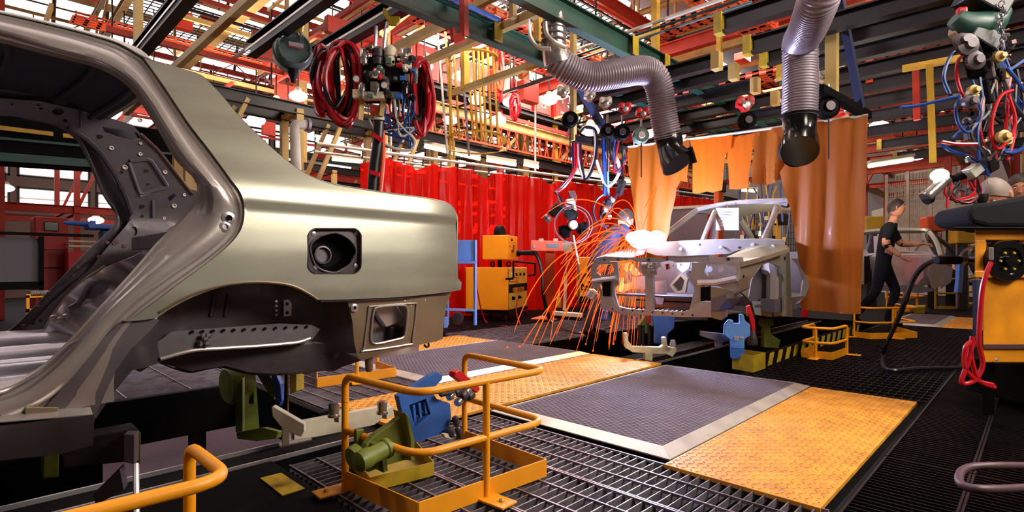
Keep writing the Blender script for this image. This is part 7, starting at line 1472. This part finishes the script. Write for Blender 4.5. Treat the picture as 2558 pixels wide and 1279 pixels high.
# white mesh screens and machinery near the right wall
wf3 = thing('mesh_fence', 'tall white mesh guard fence behind the third car body', 'fence', aZ(2330, 640, 13))
a, b = aZ(2215, 600, 14.5), aZ(2450, 600, 12.5); m = MB()
for k in range(44): p = a.lerp(b, k/43); m.bar((p.x, p.y, .5), (p.x, p.y, 3.05), .01, .01)
for k in range(20): m.bar((a.x, a.y, .5+k*.13), (b.x, b.y, .5+k*.13), .01, .01)
o = m.build('mesh', 'white', wf3); o['kind'] = 'stuff'
for k in range(5): p = a.lerp(b, k/4); m = MB(); m.bar((p.x, p.y, 0), (p.x, p.y, 3.3), .07, .07); m.build('fence_post', 'white', wf3)
wb = thing('machine_cabin', 'pale grey machine cabin behind the white mesh fence', 'cabin', aZ(2330, 640, 16)); m = MB(); a, b = aZ(2235, 480, 17), aZ(2450, 470, 15); m.prism([(a.x, a.y, -.6), (b.x, b.y, -.6), (b.x+2, b.y+1, -.6), (a.x+2, a.y+1, -.6)], (0, 0, 3.4)); m.build('cabin_body', 'white', wb, bevel=.02)
for s_ in (.45, .72): p = a.lerp(b, s_); p2 = a.lerp(b, s_+.10); m = MB(); dd = Vector((-.05, -.03, 0)); m.prism([Vector((p.x, p.y, .3))+dd, Vector((p2.x, p2.y, .3))+dd, Vector((p2.x, p2.y, 2.2))+dd, Vector((p.x, p.y, 2.2))+dd], dd*.4); m.build('cabin_door', 'crate', wb)
wt = thing('guard_rail_top', 'white vertical bar railing on top of the pale cabin', 'railing', aZ(2330, 470, 15.5)); m = MB(); 
for k in range(26): p = a.lerp(b, k/25)+Vector((-.1, -.05, 0)); m = MB(); m.bar((p.x, p.y, 2.85), (p.x, p.y, 3.7), .05, .05); m.build('bar', 'white', wt)
m = MB(); m.bar((a.x-.1, a.y-.05, 3.7), (b.x-.1, b.y-.05, 3.7), .06, .06); m.build('top_bar', 'white', wt)
for i, (x, y, Z, mt) in enumerate(((2330, 560, 11, 'salmon'), (2405, 590, 10.5, 'yellowp'), (2375, 545, 11, 'redp'), (2178, 560, 11, 'yellowp'))):
    t = thing('drilling_machine', ('salmon machine head behind the third car roof', 'yellow machine head right of the third car', 'red machine head below the hanging gun', 'mustard machine head left of the walking man')[i], 'machine', aZ(x, y, Z)); p = aZ(x, y, Z)
    m = MB(); m.box(p, (.35, .35, .3), .5); m.build('head', mt, t, bevel=.03); m = MB(); m.bar(p, (p.x, p.y, 0), .15, .15); m.build('column', 'beam', t)
# ================================================================ PEOPLE
def body(name, label, J, E, root, mats, segm, group=None, sub=2):
    """J: joints name -> (pos, radius); E: edges; one skin surface; segm(face centre, nearest joint) -> material index"""
    names = list(J); idx = {n: i for i, n in enumerate(names)}; me = bpy.data.meshes.new(name)
    base = Vector(J[root][0]); base = Vector((base.x, base.y, 0)); me.from_pydata([tuple(Vector(J[n][0])-base) for n in names], [(idx[a], idx[b]) for a, b in E], [])
    o = bpy.data.objects.new(name, me); COL.objects.link(o); sk = o.modifiers.new('skin', 'SKIN'); sk.use_smooth_shade = True; sk.branch_smoothing = .4
    for n in names:
        v = me.skin_vertices[0].data[idx[n]]; r_ = J[n][1]; v.radius = r_ if isinstance(r_, tuple) else (r_, r_); v.use_root = (n == root)
    ss = o.modifiers.new('sub', 'SUBSURF'); ss.levels = sub; ss.render_levels = sub
    dg = bpy.context.evaluated_depsgraph_get(); m2 = bpy.data.meshes.new_from_object(o.evaluated_get(dg)); bpy.data.objects.remove(o)
    m2.materials.clear()
    for q in mats: m2.materials.append(M[q])
    P = [(n, Vector(J[n][0])-base) for n in names]; edges = [(a, b, Vector(J[a][0])-base, Vector(J[b][0])-base) for a, b in E]
    for f in m2.polygons:
        c = f.center; best = None
        for a, b, pa, pb in edges:
            d = pb-pa; t = max(0, min(1, (c-pa).dot(d)/max(1e-9, d.length_squared))); dd = (pa+d*t-c).length
            if best is None or dd < best[0]: best = (dd, a, b, t)
        f.material_index = segm(best[1], best[2], best[3]); f.use_smooth = True
    t = thing('person', label, 'person', base, group)
    b = bpy.data.objects.new('body', m2); COL.objects.link(b); b.parent = t
    return t
def head_bits(t, c, fwd, hair, s=1.0, upv=Vector((0, 0, 1)), glasses=False):
    fwd = Vector(fwd).normalized(); R = fwd.cross(upv).normalized(); U = R.cross(fwd).normalized()
    T = lambda x, y, z: c+(R*x+fwd*y+U*z)*s
    mb = MB(); vs = []; n, mm = 20, 14      # head: shaped ball (skull, jaw, face)
    for j in range(mm+1):
        th = pi*j/mm
        for k in range(n):
            ph = 2*pi*k/n; x, y, z = sin(th)*cos(ph), sin(th)*sin(ph), cos(th)
            w_ = .074*(1-.22*max(0, -z)**1.5); d_ = .095*(1-.10*max(0, -z)) ; yy = y*d_+(.012 if z < 0 and y > 0 else 0)*(-z)
            vs.append(T(x*w_, yy, z*.118))
    fs = [(j*n+k, (j+1)*n+k, (j+1)*n+(k+1) % n, j*n+(k+1) % n) for j in range(mm) for k in range(n)]
    mb.add(vs, fs); hd = mb.build('head', 'skin', t, smooth=True)
    mb = MB(); vs = []
    for j in range(9):
        th = pi*.60*j/8
        for k in range(n):
            ph = 2*pi*k/n; y = sin(ph); lim = .38+.62*(.5-.5*y); th2 = th*lim/.72 if th*lim/.72 < 2.0 else 2.0; x_, y_, z_ = sin(th2)*cos(ph), sin(th2)*sin(ph), cos(th2)
            vs.append(T(x_*.082, y_*.103-.004, z_*.128+.002*sin(9*ph)))
    mb.add(vs, [(j*n+k, (j+1)*n+k, (j+1)*n+(k+1) % n, j*n+(k+1) % n) for j in range(8) for k in range(n)]); mb.build('hair', hair, t, smooth=True, solid=.006)
    mb = MB(); mb.add([T(-.012, .092, .02), T(.012, .092, .02), T(.016, .098, -.022), T(-.016, .098, -.022), T(0, .122, -.018), T(0, .098, .028)], [(0, 5, 4, 3), (5, 1, 2, 4), (3, 4, 2)]); mb.build('nose', 'skin', hd, smooth=True)
    for sx in (-1, 1):
        mb = MB(); mb.ball(T(sx*.030, .0815, .014), .0095*s, n=8, m=6); mb.build('eye', 'paper', hd, smooth=True)
        mb = MB(); mb.ball(T(sx*.030, .0885, .014), .0045*s, n=8, m=5); mb.build('pupil', 'black', hd, smooth=True)
        mb = MB(); mb.ball(T(sx*.078, -.002, .0), .024*s, (.45, .8, 1.15), 8, 6, math.atan2(fwd.y, fwd.x)); mb.build('ear', 'skin', hd, smooth=True)
        mb = MB(); mb.bar(T(sx*.018, .092, .036), T(sx*.044, .086, .036), .005, .007); mb.build('eyebrow', hair, hd)
    mb = MB(); mb.bar(T(-.022, .097, -.052), T(.022, .097, -.052), .006, .008); mb.build('mouth', 'lips', hd, bevel=.002)
M['lips'] = mat('lips', '8a4038', .5)
def hand(t, w, d, up_, thumb, curl=.5, s=1.0, mt='skin'):
    d = Vector(d).normalized(); up_ = Vector(up_); S = d.cross(up_).normalized()*thumb; N_ = S.cross(d).normalized(); w = Vector(w)
    mb = MB(); P = []
    for L, a_, b_ in ((0, .024, .018), (.03, .034, .016), (.07, .040, .014), (.09, .038, .012)): P.append([w+d*L*s+(S*cos(k*pi/5)*a_+N_*sin(k*pi/5)*b_)*s for k in range(11)])
    mb.loft(P)
    for i, (off, ln) in enumerate(((.028, .070), (.010, .080), (-.009, .074), (-.026, .056))):
        b0 = w+(d*.085+S*off)*s; pts = [b0-d*.03*s]; p = b0; ang_ = 0
        pts.append(p)
        for k in range(3):
            ang_ += curl*(.5+.4*k); p = p+(d*cos(ang_)-N_*sin(ang_)*(1))*ln*s*(.42, .33, .25)[k]; pts.append(p)
        mb.tube(spline(pts, 3), .0085*s, 7)
    b0 = w+(d*.028+S*.028)*s; pts = [b0, b0+(d*.025+S*.022)*s, b0+(d*.052+S*.030-N_*.012)*s, b0+(d*.072+S*.026-N_*.026)*s]; mb.tube(spline(pts, 3), .0105*s, 7)
    return mb.build('hand', mt, t, smooth=True)
def human(label, pel, chest, neck, headc, shL, shR, elL, elR, haL, haR, hiL, hiR, knL, knR, anL, anR, look, hair, mats=('navy', 'navy2', 'skin', 'black'), sleeve=1.0, s=1.0, curl=.7, hup=None, skinarm=False):
    V = Vector; J = {'pel': (pel, (.135*s, .105*s)), 'belly': (V(pel).lerp(V(chest), .5), (.14*s, .11*s)), 'chest': (chest, (.16*s, .12*s)), 'nb': (neck, .062*s), 'nk': (V(neck).lerp(V(headc), .55), .052*s),
        'sL': (shL, .075*s), 'sR': (shR, .075*s), 'eL': (elL, .052*s), 'eR': (elR, .052*s), 'wL': (haL, .030*s), 'wR': (haR, .030*s),
        'hL': (hiL, .098*s), 'hR': (hiR, .098*s), 'kL': (knL, .068*s), 'kR': (knR, .068*s), 'aL': (anL, .045*s), 'aR': (anR, .045*s)}
    lk = V((look[0], look[1], 0)).normalized()
    for a in 'LR': p = V(J['a'+a][0]); J['f'+a] = (V((p.x+lk.x*.08, p.y+lk.y*.08, .045)), .045*s); J['t'+a] = (V((p.x+lk.x*.19, p.y+lk.y*.19, .035)), .036*s)
    E = [('pel', 'belly'), ('belly', 'chest'), ('chest', 'nb'), ('nb', 'nk'), ('chest', 'sL'), ('chest', 'sR'), ('sL', 'eL'), ('sR', 'eR'), ('eL', 'wL'), ('eR', 'wR'), ('pel', 'hL'), ('pel', 'hR'), ('hL', 'kL'), ('hR', 'kR'), ('kL', 'aL'), ('kR', 'aR'), ('aL', 'fL'), ('aR', 'fR'), ('fL', 'tL'), ('fR', 'tR')]
    def seg(a, b, t):
        if (a, b) == ('nb', 'nk'): return 2
        if a[0] == 'e' and b[0] == 'w': return 2 if (skinarm and t > .15) or t > sleeve else 0
        if a[0] == 's' and skinarm: return 2 if t > .75 else 0
        if a[0] in 'hk' or (a == 'pel' and b[0] == 'h'): return 1
        if a[0] in 'af': return 3
        return 0
    t = body('person', label, J, E, 'pel', mats, seg); head_bits(t, V(headc), look, hair, s)
    for w_, e_, th in ((haL, elL, 1), (haR, elR, -1)):
        d = (V(w_)-V(e_)).normalized(); hand(t, V(w_)-d*.01, d, hup or (0, 0, 1), th, curl, s)
    return t
def L3(c, fwd, side, x, y, z): return Vector(c)+Vector(side)*x+Vector(fwd)*y+Vector((0, 0, z))
# --- welder: leaning over the far side of the welded car, seen from behind his left
wc = aZ(1545, 640, 6.5); fw = Vector((.75, -.55, 0)).normalized(); sd = Vector((fw.y, -fw.x, 0))
B = Vector((wc.x, wc.y, 0)); K = lambda x, y, z: L3(B, fw, sd, x, y, z)
hdp = aZ(1562, 548, 6.45)
t = human('person in navy overalls bending over the welding arc, seen behind the sparks', K(0, -.30, .92), K(0, -.04, 1.22), K(0, .06, 1.34), hdp, K(-.19, -.02, 1.30), K(.19, -.02, 1.30), K(-.27, .12, 1.08), K(.27, .14, 1.06), K(-.08, .38, 1.06), K(.10, .40, 1.02), K(-.1, -.30, .86), K(.1, -.30, .86), K(-.12, -.16, .48), K(.12, -.30, .48), K(-.12, -.30, .09), K(.12, -.46, .09), Vector((fw.x, fw.y, -.5)), 'hair', mats=('navy', 'navy', 'skin', 'black'))
m = MB(); a, b = K(-.02, .40, 1.05), WP+Vector((-.08, .02, .02)); m.tube([a, b], .016, 8); tw = thing('welding_torch', 'dark welding torch held at the arc by the crouched welder', 'torch', a); m.build('torch_body', 'black', tw, smooth=True)
# --- man walking behind the large orange curtain
B = az(2205, 775); B = aZ(2205, 775, 7.6); B.z = 0; fw = Vector((-.3, .95, 0)).normalized(); fw = Vector((.2, -.98, 0)).normalized(); sd = Vector((fw.y, -fw.x, 0)); hp = aZ(2222, 474, 7.6); dz = hp.z-1.62
K = lambda x, y, z: L3(B, fw, sd, x, y, z)+Vector((0, 0, 0))
t = human('person in dark work clothes walking with arm forward, right of the large orange curtain', K(0, 0, .95), K(0, .06, 1.28), K(0, .12, 1.45), hp if abs(dz) < .25 else K(0, .16, 1.66), K(-.19, .08, 1.42), K(.19, .08, 1.42), K(-.24, .22, 1.16), K(.25, .02, 1.14), K(-.16, .45, 1.16), K(.22, .2, .98), K(-.1, 0, .9), K(.1, 0, .9), K(-.1, .16, .5), K(.11, -.08, .5), K(-.1, .05, .09), K(.12, -.34, .12), fw, 'hair', mats=('navy2', 'navy2', 'skin', 'black'), skinarm=True)
# --- man with grey hair leaning at the right, and a second behind him
B = aZ(2500, 700, 3.9); B.z = 0; fw = Vector((-.25, .9, 0)).normalized(); sd = Vector((fw.y, -fw.x, 0)); K = lambda x, y, z: L3(B, fw, sd, x, y, z); hp = aZ(2487, 488, 3.75)
t = human('person with grey hair and black top bending forward behind the orange cabinet', K(.1, -.45, .85), K(.05, -.12, 1.10), K(.02, .02, 1.22), hp, K(-.18, -.08, 1.2), K(.22, -.08, 1.18), K(-.22, .0, .95), K(.26, .02, .93), K(-.08, .18, .9), K(.14, .2, .88), K(0, -.45, .8), K(.2, -.45, .8), K(0, -.3, .45), K(.2, -.3, .45), K(0, -.45, .09), K(.2, -.45, .09), Vector((-.6, .3, -.6)), 'hairg', mats=('navy2', 'navy2', 'skin', 'black'))
B = aZ(2570, 700, 4.8); B.z = 0; fw = Vector((-.9, .3, 0)).normalized(); sd = Vector((fw.y, -fw.x, 0)); K = lambda x, y, z: L3(B, fw, sd, x, y, z); hp = aZ(2545, 470, 4.75)
t = human('dark haired person in a black top at the right edge, behind the grey haired one', K(0, -.1, .9), K(0, 0, 1.2), K(0, .05, 1.36), hp, K(-.19, 0, 1.33), K(.19, 0, 1.33), K(-.26, .08, 1.05), K(.26, .08, 1.05), K(-.2, .32, 1.0), K(.2, .32, 1.0), K(-.1, -.1, .85), K(.1, -.1, .85), K(-.1, -.02, .47), K(.1, -.05, .47), K(-.1, -.1, .09), K(.1, -.12, .09), Vector((-.9, -.1, -.25)), 'hair', mats=('navy2', 'navy2', 'skin', 'black'))
# dark curved seat/guard below the grey haired man
gu = thing('cushion_guard', 'large black padded guard on top of the orange cabinet', 'guard', aZ(2500, 560, 3.0)); m = MB(); P = [aZ(x, y, 3.0) for x, y in [(2420, 540), (2424, 520), (2440, 508), (2480, 504), (2530, 496), (2600, 480), (2640, 480), (2640, 566), (2470, 566), (2430, 556)]]; m.prism(P, Vector((.35, .2, 0))); m.build('pad', 'navy2', gu, bevel=.03)
